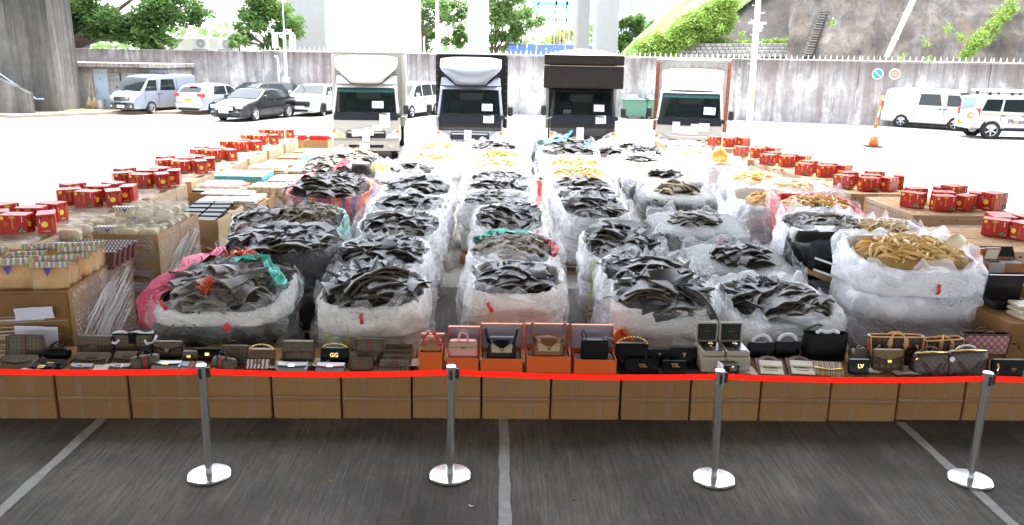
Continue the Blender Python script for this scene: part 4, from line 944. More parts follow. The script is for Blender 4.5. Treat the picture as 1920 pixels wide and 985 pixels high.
    for g in (1, -1):
        MB().box(g*.68, g*.9, -.07, .0, .38, .5, .03).obj("fog_lamp", M("fog_glass", (.5, .47, .36), .2, coat=.4), bpo)
        h = MB(); h.add([(g*.64, .0, .7), (g*1.07, .1, .7), (g*1.07, .11, 1.0), (g*.9, .03, .98), (g*.66, .0, .84)]+[(g*.64, .12, .7), (g*1.07, .2, .7), (g*1.07, .2, 1.0), (g*.9, .15, .98), (g*.66, .12, .84)], [(0, 1, 2, 3, 4)[::g], (5, 6, 7, 8, 9)[::-g]]+[tuple((i, (i+1) % 5, 5+(i+1) % 5, 5+i))[::-g] for i in range(5)])
        for i_, v_ in enumerate(h.v): h.v[i_] = (v_[0], v_[1]-.03, v_[2])
        ho = h.obj("headlight", LAMP, t); MB().lathe([(.1, -.035), (.08, -.02)], 16, 'y', (g*.82, 0, .8)).obj("reflector", CHROME, ho); MB().box(g*.97, g*1.06, .0, .08, .88, .97, .01).obj("indicator", AMBL, ho)
        # door glass, mirror on its arm, wiper
        MB().add([(g*(cw+.006), .35, 1.42), (g*(cw+.006), 1.45, 1.42), (g*(tw+.02), 1.45, 2.15), (g*(tw+.02), .68, 2.15)], [(0, 1, 2, 3)[::-g]]).obj("door_glass", GLASS, t)
        mo = MB().box(g*1.2, g*1.37, -.16, -.06, 1.5 if g < 0 else 1.47, 1.82 if g < 0 else 1.78, .04).obj("mirror", BLACKP, t, 40); MB().tube([(g*.98, .2, 1.44), (g*1.12, .0, 1.4), (g*1.28, -.06, 1.4), (g*1.29, -.1, 1.52)], .018, 6).obj("arm", M("grey_arm", (.4, .4, .42), .5), mo)
    for xx in (-.3, .42): MB().tube([(xx+.25, yf(1.47)-.06, 1.46), (xx-.3, yf(1.54)-.05, 1.52)], .016, 5).obj("wiper", BLACKP, t)
    MB().tube([(.98, .05, 1.44), (1.08, -.12, 1.42)], .02, 6).obj("spotting_mirror_arm", BLACKP, t); MB().lathe([(.02, -.16), (.07, -.14), (.075, -.1)], 14, 'y', (1.06, -.06, 1.43)).obj("spotting_mirror", BLACKP, t, 40)
    # roof deflector
    if deflect:
        dm = MB(); rows = [(2.4, .44, .5), (2.43, .5, .4), (2.55, .6, .34), (2.72, .8, .36), (2.86, .95, .42), (2.96, 1.0, .48), (3.12, 1.0, .6), (3.22, .985, .74), (3.28, .95, .98)] if kind != 4 else [(2.36, .96, .55), (2.5, .97, .62), (2.75, .99, .8), (2.95, 1.0, .98), (3.03, .99, 1.2)]
        P = np.array([[(w*u, yv+.22*abs(u)**3.2, z-(.06*abs(u)**4 if i == len(rows)-1 else 0)) for u in np.linspace(-1, 1, 17)] for i, (z, w, yv) in enumerate(rows)]); dm.grid(P, False)
        top_ = P[-1]; back = top_.copy(); back[:, 1] = 1.7; dm.grid(np.array([top_, back]), False)
        for e in (0, -1):
            L_ = [tuple(r_[e]) for r_ in P]; dm.add(L_+[(q[0]*.96, 1.7, q[2]) for q in L_], [((i, i+1, len(L_)+i+1, len(L_)+i) if e == -1 else (i+1, i, len(L_)+i, len(L_)+i+1)) for i in range(len(L_)-1)])
        do = dm.obj("wind_deflector", deflect, t, 50)
        if kind != 4:
            for g in (1, -1):
                MB().add([(g*.5, .62, 2.38), (g*.98, .72, 2.38), (g*.96, .9, 2.62), (g*.82, .82, 2.64), (g*.5, 1.6, 2.38), (g*.98, 1.6, 2.38), (g*.96, 1.6, 2.62), (g*.82, 1.6, 2.64)], [(0, 1, 2, 3)[::g], (1, 5, 6, 2)[::g], (3, 2, 6, 7)[::g], (0, 3, 7, 4)[::g]]).obj("side_fairing", deflect, do, 30)
                for k in range(3): MB().box(g*(.8+.02*k), g*(.94), .78, .84, 2.68+k*.06, 2.7+k*.06).obj("fin", GREYB, do)
    # cargo body
    bt = boxtop; Bx = MB(); Bx.box(-boxw, boxw, 1.86, 6.3, .95, bt, .04); bo = Bx.obj("cargo_box", boxm, t)
    MB().box(-boxw-.02, boxw+.02, 1.83, 6.33, bt-.002, bt+.05, .02).obj("box_roof", M("roof_sheet_pale", (.62, .6, .57), .6, var=.1), bo)
    for g in (1, -1):
        MB().box(g*(boxw-.09), g*(boxw+.025), 1.83, 1.95, .93, bt-.05, .015).obj("corner_post", rust or (M("post_grey", (.5, .49, .45), .6, var=.15) if kind != 2 else M("post_black", (.02, .02, .02), .6)), bo)
        for k in range(10): MB().lathe([(.012, 1.825), (.012, 1.835)], 6, 'y', (g*(boxw-.04), 0, 1.1+k*.22)).obj("rivet", STEEL, bo)
        MB().box(g*.35, g*.5, .2, 6.2, .62, .8).obj("chassis_rail", DARK, t)
    if rust:
        MB().box(-boxw+.1, boxw-.1, 1.835, 1.86, 2.9, bt-.06).obj("front_sheet", mat_stained("zinc_sheet", (.5, .5, .48), (.4, .4, .38), (.15, .14, .13), (.3, .2, .14), 2, 3.4, .6, .4, .3), bo)
    tm, rm = wheel_mesh(.4, .22, 8, WPAINT if kind == 1 else RIM)
    for g in (1, -1):
        w = put("wheel", tm, t, (g*.88, .75, .4), (0, 0, R(-90 if g > 0 else 90))); put("rim", rm, w)
        for q in (.98, .7): w = put("wheel", tm, t, (g*q, 4.6, .4), (0, 0, R(-90 if g > 0 else 90))); put("rim", rm, w)
        MB().box(g*.75, g*1.04, .25, .33, .25, .5).obj("mudguard", DARK, t)
    MB().box(-.85, .85, .3, .9, .32, .5).obj("axle", DARK, t); MB().box(-.3, .3, .1, 1.2, .5, .9).obj("engine", DARK, t)
    for (px_, pz_, w_, h_, r_) in papers:
        y_ = yf(pz_, px_)-.022-(.04 if pz_ < .98 else 0); sl = math.atan2(.4, .77) if pz_ > 1.5 else .12
        put("paper_notice", MB().box(-w_/2, w_/2, -.004, .0, -h_/2, h_/2).mesh("paper_notice", PAPER), t, (px_, y_-(.015 if pz_ < .65 else 0), pz_), (-sl, R(r_), 0))
    return t
CREAM = M("truck_cream", (.44, .43, .39), .35, coat=.3, var=.06, scale=3); TW = M("truck_white", (.6, .6, .6), .3, coat=.4, var=.03); TS = M("truck_silver", (.3, .32, .37), .32, .4, coat=.3, var=.05)
TB = M("truck_black", (.018, .016, .016), .35, coat=.3, var=.5, scale=6); BXB = M("box_black", (.014, .013, .013), .5, var=.4); BXC = M("box_cream", (.42, .4, .34), .5, var=.08, scale=2); RUST = M("red_oxide", (.4, .1, .055), .6, var=.25, scale=5)
truck("cream white box truck with rounded white wind deflector over the cab", 685, 26.3, CREAM, CREAM, BXC, TW, [(.38, 1.75, .36, .24, 0), (.6, 1.27, .34, .46, -2), (.35, 1.0, .3, .25, 3), (.1, .92, .3, .26, 2), (-.25, .88, .4, .24, -3), (0, .72, .25, .24, 0), (-.05, .45, .33, .22, 0)], 1, rz=5)
truck("black box truck with silver wind deflector and silver cab frame", 881, 26.3, TS, TB, BXB, TS, [(.55, 1.72, .34, .24, 0), (.6, 1.36, .34, .25, 1), (-.06, .85, .24, .32, 2), (-.18, .52, .34, .24, 0)], 2)
tk = truck("worn black truck with a boxy dark awning over its cab", 1094, 26.6, M("truck_grey_black", (.03, .028, .03), .4, coat=.2, var=.5, scale=5), TB, BXB, None, [(.52, 1.74, .34, .24, 1), (.58, 1.38, .34, .26, -2), (-.08, .9, .24, .46, 0)], 3, rz=-3)
AWN = M("awning_black", (.014, .012, .011), .6, var=.6, scale=4)
MB().box(-1.3, 1.26, .05, 1.84, 2.36, 3.06, .03).obj("awning_box", AWN, tk); MB().box(-1.3, 1.26, .08, 1.84, 3.1, 3.4, .02).obj("awning_upper", AWN, tk)
MB().box(-1.3, 1.26, .02, .06, 3.055, 3.075).obj("trim_strip", M("rope_trim", (.3, .24, .15), .8, var=.4, scale=30), tk)
P = np.array([[(xx, yy, 3.405+.2*math.cos(xx/1.32*PI/2)*min(1, (yy-.05)/.9)) for xx in np.linspace(-1.32, 1.28, 12)] for yy in np.linspace(.05, 6.3, 12)]); MB().grid(P, False).obj("tarpaulin_roof", M("tarp_pale", (.6, .5, .44), .7, var=.15, scale=3), tk, True)
for (a_, b2, mt) in ((-.52, 1.52, M("tissue_box_blue", (.1, .45, .55), .6)), (-.5, 1.6, WPAPER)): MB().box(a_-.13, a_+.13, .55, .68, b2-.06, b2+.05, .02).obj("tissue_box", mt, tk)
truck("white cab truck with tall smooth deflector and rusty red box edges", 1294, 26.3, CREAM, CREAM, M("box_pale", (.55, .54, .5), .6, var=.1), TW, [(.62, 1.73, .36, .25, 2), (-.4, 1.2, .24, .34, 0), (-.12, 1.1, .36, .24, 0), (.18, 1.15, .24, .34, 0), (.48, 1.22, .34, .26, 0)], 4, 1.22, 3.3, RUST, -14)
# ------------------------------------------------------------------ wrapped sack loads
FIN_D = mat_fin("fin_dark", [(.018, .0185, .02), (.034, .035, .038), (.055, .056, .06), (.026, .025, .025)], (.1, .075, .045), .42)
FIN_B = mat_fin("fin_brown", [(.07, .06, .045), (.13, .115, .09), (.1, .085, .06), (.17, .15, .115)], (.26, .2, .1), .6)
FIN_G = mat_fin("fin_grey", [(.06, .058, .055), (.12, .115, .11), (.08, .074, .067), (.17, .165, .16)], (.25, .2, .12), .5)
MAW = mat_maw("fish_maw", (.6, .34, .08), (.74, .48, .17), (.8, .6, .3)); MAWD = mat_maw("fish_maw_amber", (.55, .2, .02), (.6, .27, .04), (.66, .32, .06)); MAWP = mat_maw("fish_maw_pale", (.66, .48, .22), (.72, .56, .32), (.76, .64, .42))
HEAPM = M("heap_core", (.02, .018, .016), .8, var=.4); HEAPY = M("maw_core", (.34, .2, .06), .7, var=.3, scale=20)
SK_W = mat_sack("sack_white", (.84, .84, .84), (.76, .76, .76)); SK_C = mat_sack("sack_offwhite", (.78, .77, .74), (.68, .67, .64)); SK_P = mat_sack("sack_plain", (.82, .81, .85), (.74, .73, .78))
SK_G = mat_sack("sack_grey_mesh", (.12, .125, .12), (.06, .065, .065)); SK_K = mat_stripes("sack_black_stripe", [(0, (.014, .014, .016)), (.86, (.16, .02, .02)), (.9, (.014, .014, .016))], 0, .2); SK_T = mat_stripes("sack_teal_stripe", [(0, (.05, .4, .33)), (.3, (.3, .55, .4)), (.45, (.04, .36, .38)), (.75, (.2, .6, .5))], 2, .22)
SK_R = mat_stripes("sack_red_stripe", [(0, (.6, .06, .03)), (.22, (.13, .09, .28)), (.4, (.62, .2, .18)), (.62, (.66, .11, .03)), (.86, (.1, .1, .32))], 0, .42); SK_B = M("bin_liner_black", (.012, .012, .013), .18, bmp=.6, bscale=14, coat=.3)
SK_Y = M("sack_yellow", (.56, .44, .06), .5, var=.3, bmp=.3, bscale=25); SK_GR = mat_stripes("net_green", [(0, (.03, .05, .04)), (.9, (.1, .4, .3)), (.95, (.03, .05, .04))], 0, .16); SK_RED = M("sack_red", (.6, .05, .06), .5, var=.3, bmp=.4, bscale=20)
FILM = mat_film("stretch_film", .1, .62, 24); FILM2 = mat_film("stretch_film_low", .06, .45, -18, rough=.15); FILM3 = mat_film("stretch_film_heavy", .25, .85, 35); FILM0 = mat_film("stretch_film_thin", 0.0, .3, 30)
YSTRAP = M("yellow_strap", (.62, .6, .1), .45); WOOD = M("pallet_wood", (.4, .26, .14), .8, var=.3, scale=6, rand=.2); REDTAG = M("red_tag", (.6, .03, .04), .4)
NETP = M("net_pink", (.75, .12, .22), .6, var=.25); NETR = M("net_red", (.75, .1, .04), .6, var=.25); NETT = M("net_teal", (.06, .5, .4), .6, var=.25); NETB = M("net_blue", (.04, .36, .6), .6, var=.25); NETY = M("net_yellow", (.7, .5, .03), .5, var=.25)
INK = M("marker_ink", (.02, .02, .03), .6); INKB = M("marker_blue", (.03, .08, .4), .6); INKR = M("marker_red", (.5, .03, .03), .6)

def fin_mesh(name, seed, L, Wd, curl, hook, mat, nx=4, ny=7):
    """one dried fin: a hooked, curled, thick-rooted blade"""
    rng = np.random.RandomState(seed); top = []
    for j in range(ny):
        v = j/(ny-1); w = Wd*(1-v**1.5)*(1-.12*math.sin(v*9+seed))+.004; cx = hook*L*v*v
        row = []
        for i in range(nx):
            u = 2*i/(nx-1)-1; row.append((cx+u*w/2, L*v-.04*L*u*u*(1-v), curl*L*(v-.5)**2*1.1+(.03+.05*rng.rand())*Wd*(1-u*u)*(1-.6*v)+rng.normal()*.004-curl*.35*Wd*u*u))
        top.append(row)
    T_ = np.array(top); B_ = T_.copy(); B_[:, :, 2] -= (.009*(1-np.linspace(0, 1, ny))[:, None]+.004)
    b = MB(); b.grid(T_, False, False); b.grid(B_, False, True)
    n = nx*ny; loop = [i for i in range(nx)]+[j*nx+nx-1 for j in range(1, ny)]+[(ny-1)*nx+i for i in range(nx-2, -1, -1)]+[j*nx for j in range(ny-2, 0, -1)]
    for k in range(len(loop)): a, c = loop[k], loop[(k+1) % len(loop)]; b.f.append((a, a+n, c+n, c)); b.mi.append(0)
    for i, v in enumerate(b.v): b.v[i] = (v[0], v[1]-L*.45, v[2])
    return b.mesh(name, mat, 60)
def fins(mat, sc=1.0, tag_=""):
    out = []
    for k in range(9): out.append(fin_mesh("fin", k+1, (.22+.022*k)*sc, (.16+.016*((k*3) % 7))*sc, (-.16+.035*k) if k % 2 else .05+.02*k, (-.3 if k % 2 else .35), mat))
    return out
FSET = {"D": fins(FIN_D), "B": fins(FIN_B, .62), "G": fins(FIN_G, .95), "X": fins(FIN_D, 1.25)}
def maw_mesh(seed, L, r, mat, flat=.55):
    rng = random.Random(seed); a = rng.uniform(-1.4, 1.4); pts = [(L*(i/5-.5), a*L*(i/5-.5)**2, .3*L*math.sin(i*1.3+seed)*.3) for i in range(6)]
    return MB().tube(pts, [r*x for x in (.5, .9, 1.0, 1.05, .85, .4)], 6, flat=flat).mesh("fish_maw", mat, True)
MSET = {k: [maw_mesh(i, .11+.025*i, .014+.003*(i % 3), m_) for i in range(7)] for k, m_ in (("Y", MAW), ("P", MAWP))}

def superell(a, n): c, s = np.cos(a), np.sin(a); return np.sign(c)*np.abs(c)**(2/n), np.sign(s)*np.abs(s)**(2/n)
def shell(w, d, prof, nu, seed, exp=3.0, amp=.03, fr=3.0, lump=.05, jag=0.0, wav=0.0):
    """closed-round body: prof = [(v height, radius factor)], wrinkled"""
    a = np.linspace(0, 2*PI, nu, endpoint=False)+.01; cx, cy = superell(a, exp); rows = []; uv = []
    per = (w+d)*1.6
    for i, (z, r) in enumerate(prof):
        x = cx*w/2*r; y = cy*d/2*r; zz = np.full(nu, z, dtype=float)
        P = np.stack([x, y, zz], 1); Q = P*fr+seed*3.7
        f = (fbm(P*1.6+seed, 2)-.5)*2*lump+(ridge(Q*np.array([1, 1, .8]), 3)-.5)*2*amp
        rr = np.maximum(.05, np.hypot(x, y)); x = x*(1+f/rr); y = y*(1+f/rr)
        last = (i == len(prof)-1)
        if jag and i >= len(prof)-2: zz = zz+(fbm(np.stack([cx*5, cy*5, np.full(nu, seed*1.7)], 1), 2)-.5)*2*jag
        if wav: zz = zz+(fbm(P*1.3+seed*2, 2)-.5)*wav
        rows.append(np.stack([x, y, zz], 1)); uv += [(per*k/nu, z) for k in range(nu)]
    return np.array(rows), uv
def body(name, mat, parent, w, d, prof, nu, seed, loc=None, rot=None, film=False, cap=True, shear=None, **k):
    P, uv = shell(w, d, prof, nu, seed, **k)
    if shear: P[:, :, 2] += shear[2]*P[:, :, 1]*np.clip((P[:, :, 2]-shear[0])/(shear[1]-shear[0]), 0, 1)
    b = MB(); b.grid(P); b.uv = uv
    if cap: b.f.append(tuple(range((len(prof)-1)*nu, len(prof)*nu))); b.mi.append(0)
    return b.obj(name, mat, parent, True, loc, rot)
_pal = {}
def strands(name, parent, face, a0, a1, z0, z1, off, n, seed, slope=.5, mat=None):
    """pulled ropes of film across one face (x or y) of a wrapped block"""
    rng = random.Random(seed); b = MB()
    for i in range(n):
        z = z0+(z1-z0)*rng.random(); s = slope*rng.uniform(.75, 1.2); h0 = rng.uniform(0, .3); h1 = rng.uniform(.7, 1); w = rng.uniform(.0015, .007); P = []
        for f in np.linspace(h0, h1, 6):
            a = a0+(a1-a0)*f; zz = z+s*(f-.5)+rng.uniform(-.004, .004)
            if .03 < zz < z1: P.append((off+rng.uniform(0, .006), a, zz) if face == 'x' else (a, off-rng.uniform(0, .006), zz))
        if len(P) > 2: b.strip(P, (0, 0, w), .002)
    o = b.obj(name, mat or STRAND, parent, True); o["kind"] = "stuff"; return o
STRAND, nt_, b_ = _bsdf("film_strand"); b_.inputs['Base Color'].default_value = (.9, .9, .92, 1); b_.inputs['Roughness'].default_value = .15; b_.inputs['Alpha'].default_value = .32; b_.inputs['Specular IOR Level'].default_value = 1.0
def pallet(parent, w, d, near):
    k = (round(w, 1), round(d, 1))
    if k not in _pal:
        b = MB()
        for x in (-w/2+.05, 0, w/2-.05):
            b.box(x-.045, x+.045, -d/2, d/2, .02, .1)
        _pal[k] = (b.mesh("stringer", WOOD), MB().box(-w/2, w/2, -.05, .05, .101, .122).mesh("board", WOOD), MB().box(-w/2, w/2, -.05, .05, .0, .019).mesh("board", WOOD))
    s, bd, bl = _pal[k]; p = put("pallet", s, parent)
    n = 7 if near else 3
    for i in range(n): put("board", bd, p, (0, -d/2+.05+(d-.1)*i/(n-1), 0))
    for y in (-d/2+.05, d/2-.05): put("board", bl, p, (0, y, 0))
    return p
_core = {}
def heap(parent, w, d, z, hgt, kind, n, seed, loc=(0, 0), lean=.35, order=.5, name="fin_heap", sc=1.0, core=None):
    """a mound of single fins (or maws) on a dark core"""
    core = core or (HEAPY if kind in MSET else HEAPM); rng = random.Random(seed*7+1)
    k = (round(w, 2), round(d, 2), round(hgt, 2), core.name)
    if k not in _core:
        prof = [(-.12, .96), (0, .95), (hgt*.45, .82), (hgt*.8, .5), (hgt*.93, .2), (hgt*.95, .03)]; P, uv = shell(w, d, prof, 22, seed, 2.4, .02, 5, .03); b = MB(); b.grid(P); b.f.append(tuple(range(5*22, 6*22))); b.mi.append(0); _core[k] = b.mesh(name, core, True)
    h = put(name, _core[k], parent, (loc[0], loc[1], z)); S = MSET.get(kind) or FSET[kind]; part = "fish_maw" if kind in MSET else "fin"
    base = rng.uniform(-.6, .6)
    for i in range(n):
        r = math.sqrt((i+.5)/n)*(.72 if kind == 'X' else .84); a = i*2.39996+rng.uniform(-.3, .3); x = r*math.cos(a)*w/2*.92; y = r*math.sin(a)*d/2*.92
        zz = hgt*(1-r**2.4)+rng.uniform(0, .03)+(.02 if kind == 'X' else 0); tilt = -.36*r
        yaw = rng.uniform(-PI, PI) if rng.random() > order+.2 else base+rng.uniform(-.5, .5)
        Mx = Matrix.Rotation(a, 3, 'Z') @ Matrix.Rotation(-tilt, 3, 'Y') @ Matrix.Rotation(-a+yaw, 3, 'Z') @ Matrix.Rotation(rng.uniform(-lean, lean*1.2)*(.55 if part != 'fin' else .22), 3, 'X') @ Matrix.Rotation(rng.uniform(-.13, .13), 3, 'Y')
        s = sc*rng.uniform(.85, 1.35)*(1 if part == "fin" else 1.1); put(part, S[rng.randrange(len(S))], h, (x, y, zz), Mx.to_euler(), (s, s, s))
    return h
def fringe(name, parent, mat, pts, seed, width=.08, n=26, droop=.1):
    """torn net or woven edge: a crumpled band with loose threads"""
    rng = random.Random(seed); P = [Vector(p) for p in pts]; L = len(P)-1; b = MB(); N_ = 14; rows = []
    for i in range(N_+1):
        f = i/N_*L; k = min(int(f), L-1); q = P[k]+(P[k+1]-P[k])*(f-k); tt = (P[k+1]-P[k]).normalized(); sd_ = tt.cross(Vector((0, 0, 1))).normalized()
        rows.append([tuple(q+sd_*width*(j/3-.5)*rng.uniform(.8, 1.5)+Vector((rng.uniform(-.015, .015), rng.uniform(-.015, .015), rng.uniform(-.03, .04)))) for j in range(4)])
    b.grid(np.array(rows), False); b.grid(np.array(rows)-np.array([0, 0, .004]), False, True)
    for i in range(n):
        f = rng.uniform(0, L-.001); k = int(f); q = P[k]+(P[k+1]-P[k])*(f-k); e = q+Vector((rng.uniform(-.09, .09), rng.uniform(-.09, .05), rng.uniform(-droop, .09))); b.tube([q, (q+e)/2+Vector((0, 0, .02)), e], .004, 3)
    return b.obj(name, mat, parent, True)
def scribble(parent, mat, loc, rot, sc, seed, name="marker_lettering", n=6):
    rng = random.Random(seed); b = MB()
    for i in range(n):
        x = (i-n/2)*.055; y0 = rng.uniform(-.02, .02); pts = [(x+rng.uniform(-.025, .03), 0, y0+rng.uniform(-.05, .05)) for _ in range(rng.choice((2, 3, 3)))]; b.strip([Vector(p)*sc for p in pts], (0, .0, .006*sc), .002)
    return b.obj(name, mat, parent, False, loc, rot)
def tagstrip(parent, loc, seed, mat=None):
    rng = random.Random(seed); b = MB(); a = rng.uniform(-.7, .7); b.T = Matrix.Rotation(a, 4, 'Y')
    b.strip([(0, -.0, -.06), (.01, -.02, -.02), (0, -.015, .02), (.01, -.005, .055)], (.019, 0, 0), .003); return b.obj("red_tag", mat or REDTAG, parent, False, loc)
def strap(parent, w, d, x, z0, z1, seed, y=None, lean=0.0):
    rng = random.Random(seed); yy = -d/2-.03 if y is None else y
    pts = [(x+lean*f+rng.uniform(-.012, .012), yy-.02*math.sin(f*PI)+rng.uniform(-.006, .006), z0+(z1-z0)*f) for f in np.linspace(0, 1, 7)]
    return MB().strip(pts, (.009, 0, 0), .002).obj("strap", YSTRAP, parent)
LOADS = "wrapped pallet loads of sacks in the display rows"
def load(label, px, py, h, w, d, rz=0.0, sack=SK_W, lower=None, heapk="D", n=45, hw=.8, hd=.75, bump_=.2, film=FILM, seed=1, near=True, open_=True, dz=0.0, nl=2, hx=0, hy=0, filmtop=.97, lean=.35, order=.5, fsc=1.0, shift=0.0, bulge=.07, cat="pallet load", fringe_=None, tags=1, pal=True, jag=.05, slope=None):
    """a load standing so that the photo's spot (px,py) is the middle of its top at height h"""
    q = at(px, py, h)
    d = d*1.15 if q.y > 9 else d
    if q.y-d/2 < 7.78: q.y = 7.78+d/2
    sl = (.15 if near else .07) if slope is None else slope; t = thing("pallet_load", label, cat, (q.x, q.y, 0), rz, LOADS)
    nu = 84 if near else 44; z0 = .13 if pal else .01; hb = h-bump_*.55
    if pal: pallet(t, w*.96, d*.94, near)
    lay = nl; lh = (hb-z0)/lay
    rngp = random.Random(seed*3+1)
    for k in range(lay):
        a, b_ = z0+k*lh, z0+(k+1)*lh; m_ = (lower or sack) if k < lay-1 else sack; top = (k == lay-1)
        zs = np.linspace(0, 1, 12 if near else 7); bl = bulge*rngp.uniform(.8, 1.3); gr = .93+.035*rngp.uniform(-1, 1)
        if not top or not open_:
            prof = [(a+.0, .7)]+[(a+lh*(.02+.98*z), gr+bl*1.1*math.sin(PI*z)**.5) for z in zs]+[(b_+.03, .8), (b_+.055, .45), (b_+.06, .02)]
        else:
            prof = [(a+.0, .75)]+[(a+lh*(.02+.98*z), gr+.02-.05*z*z+bl*.9*math.sin(PI*min(1, z*.8+.1))**.7) for z in zs]+[(b_+.03, .93), (b_+.02, .89), (b_-.05, .86), (b_-.13, .82)]
        body("sack", m_, t, w, d, prof, nu, seed*5+k, amp=.055, lump=.07, fr=4.2, jag=jag+.05 if top and open_ else 0, cap=True, exp=3.4, wav=.05 if not top else 0, shear=(a, b_-.03, sl) if top else None)
    hp = None
    if n: hp = heap(t, w*min(.97, hw+.12 if open_ else hw), d*min(.96, hd+.14 if open_ else hd), hb-.035 if open_ else hb+.03, bump_*.55+.035, heapk, n, seed, (hx, hy), lean, order, "maw_heap" if heapk in MSET else "fin_heap", fsc); hp.rotation_euler = (math.atan(sl), 0, 0)
    if film:
        zt = hb*filmtop; nz = 18 if near else 10
        prof = [(.02, 1.1), (.08, 1.13)]+[(z, 1.045+.06*(1-z/zt)**2+.03*math.sin(z*9+seed)) for z in np.linspace(.15, zt-.08, nz)]+[(zt, 1.03), (zt+.06, 1.01), (zt+.12, .95)]
        body("stretch_wrap", film, t, w*1.02, d*1.02, prof, nu+20, seed+40, cap=False, amp=.075, lump=.08, fr=3.8, jag=.16, exp=3.0, wav=.08, shear=(z0+(lay-1)*lh*.8, zt, sl))
    rng = random.Random(seed)
    for i in range(tags if seed % 2 or tags > 1 else 0): tagstrip(t, (rng.uniform(-w*.4, w*.4), -d*.54-.03, rng.uniform(.55*h, .85*h)), seed+i)
    return t
def paper(parent, loc, w, h, rot, mat=PAPER, ink=None, seed=1, name="paper_notice"):
    b = MB(); n = 5; P = np.array([[((i/(n-1)-.5)*w, .008*math.sin(i*2.1+j), (j/(n-1)-.5)*h) for i in range(n)] for j in range(n)]); b.grid(P, False, False); o = b.obj(name, mat, parent, True, loc, rot)
    if ink: scribble(o, ink, (0, -.018, 0), None, w/.42, seed)
    return o

# column by the cartons (dark sacks, torn coloured nets)
t = load("front load of grey fins in white sacks with torn pink, red and teal net", 400, 520, 1.04, 1.36, 1.25, 0, SK_C, SK_G, "G", 95, .9, .85, .42, FILM, 1, lean=.5, fsc=1.0, bulge=.08, nl=3, jag=.1, slope=.2)
fringe("pink_net", t, NETP, [(-.74, -.4, .5), (-.7, -.3, .78), (-.58, .0, .95), (-.4, .3, 1.06), (-.12, .4, 1.14)], 1, .26, 80); fringe("red_net", t, NETR, [(-.1, .35, 1.08), (.1, .38, 1.12), (.3, .3, 1.08)], 2, .13, 40); fringe("teal_net", t, NETT, [(.05, .1, 1.1), (.3, .28, 1.08), (.55, 0, 1.0), (.66, -.3, .92)], 3, .1, 40); fringe("red_net", t, NETR, [(-.08, -.5, .9), (-.05, -.3, 1.0)], 4, .06, 30)
for x in (-.85, .05, .8): body("yellow_sack", SK_Y, t, .3, .3, [(.1, .5), (.2, .95), (.35, .9), (.45, .4), (.47, .03)], 24, 3, (x, -.55, -.04), amp=.02, lump=.02)
MB().add([(.17, -.72, .62), (.22, -.74, .57), (.27, -.72, .62), (.22, -.71, .67)], [(0, 1, 2, 3)]).obj("red_diamond", REDTAG, t); scribble(t, INK, (-.2, -.735, .62), None, 1.0, 4)
t = load("tall load in black striped sacks spilling wide grey brown fins", 530, 436, 1.18, 1.4, 1.1, 0, SK_K, SK_K, "X", 70, .95, .85, .2, FILM0, 2, fsc=1.15, bulge=.06, lean=.25, jag=.1, slope=.06)
fringe("yellow_net", t, NETY, [(-.75, -.45, .8), (-.6, -.4, .88), (-.45, -.4, .98), (-.4, -.3, 1.05)], 5, .14, 12); fringe("yellow_net", t, NETY, [(.4, -.2, 1.08), (.55, -.25, 1.0), (.58, -.3, .92)], 6, .1, 10)
t = load("small clear bag of large pale fins with red and blue ties", 492, 398, 1.12, .85, .75, .2, SK_B, SK_G, "G", 26, .95, .9, .24, FILM2, 3, fsc=1.15, nl=2)
fringe("red_tie", t, NETR, [(-.3, -.4, .95), (-.1, -.42, .98), (.05, -.4, 1.0)], 7, .06, 6); fringe("blue_tie", t, NETB, [(.0, -.43, .92), (.2, -.42, .95), (.35, -.36, .98)], 8, .06, 6)
t = load("mound of small tan brown fins in a teal striped sack", 578, 388, 1.2, 1.0, 1.1, 0, SK_T, SK_K, "B", 190, .95, .95, .42, FILM2, 4, lean=.6, order=.1, nl=2, jag=.08)
t = load("load of long black fins in an orange and purple striped sack", 618, 337, 1.12, 1.55, 1.2, 0, SK_R, SK_R, "X", 75, .95, .9, .28, FILM2, 5, lean=.4, order=.7, jag=.12)
t = load("farthest mixed load of fins with red cloth, black and yellow sacks", 640, 297, 1.15, 1.7, 1.3, 0, SK_G, SK_K, "G", 70, .95, .9, .26, FILM2, 6, fsc=1.0, jag=.12)
fringe("red_cloth", t, SK_RED, [(-.05, -.62, .98), (.12, -.55, 1.1), (.25, -.45, 1.18)], 9, .22, 0); fringe("orange_cloth", t, NETY, [(.4, -.5, 1.08), (.48, -.55, 1.0), (.52, -.58, .9)], 10, .1, 10)
body("yellow_sack", SK_Y, t, .34, .4, [(.5, .5), (.6, .95), (.95, .9), (1.1, .6), (1.12, .03)], 24, 3, (.8, -.3, 0)); body("black_sack", SK_K, t, .4, .4, [(.45, .5), (.6, .95), (.95, .98), (1.12, .9), (1.1, .5)], 24, 8, (.5, -.5, 0)); fringe("yellow_net", t, SK_Y, [(-.6, .4, 1.2), (-.2, .5, 1.3), (.3, .45, 1.28), (.7, .3, 1.18)], 11, .14, 14)
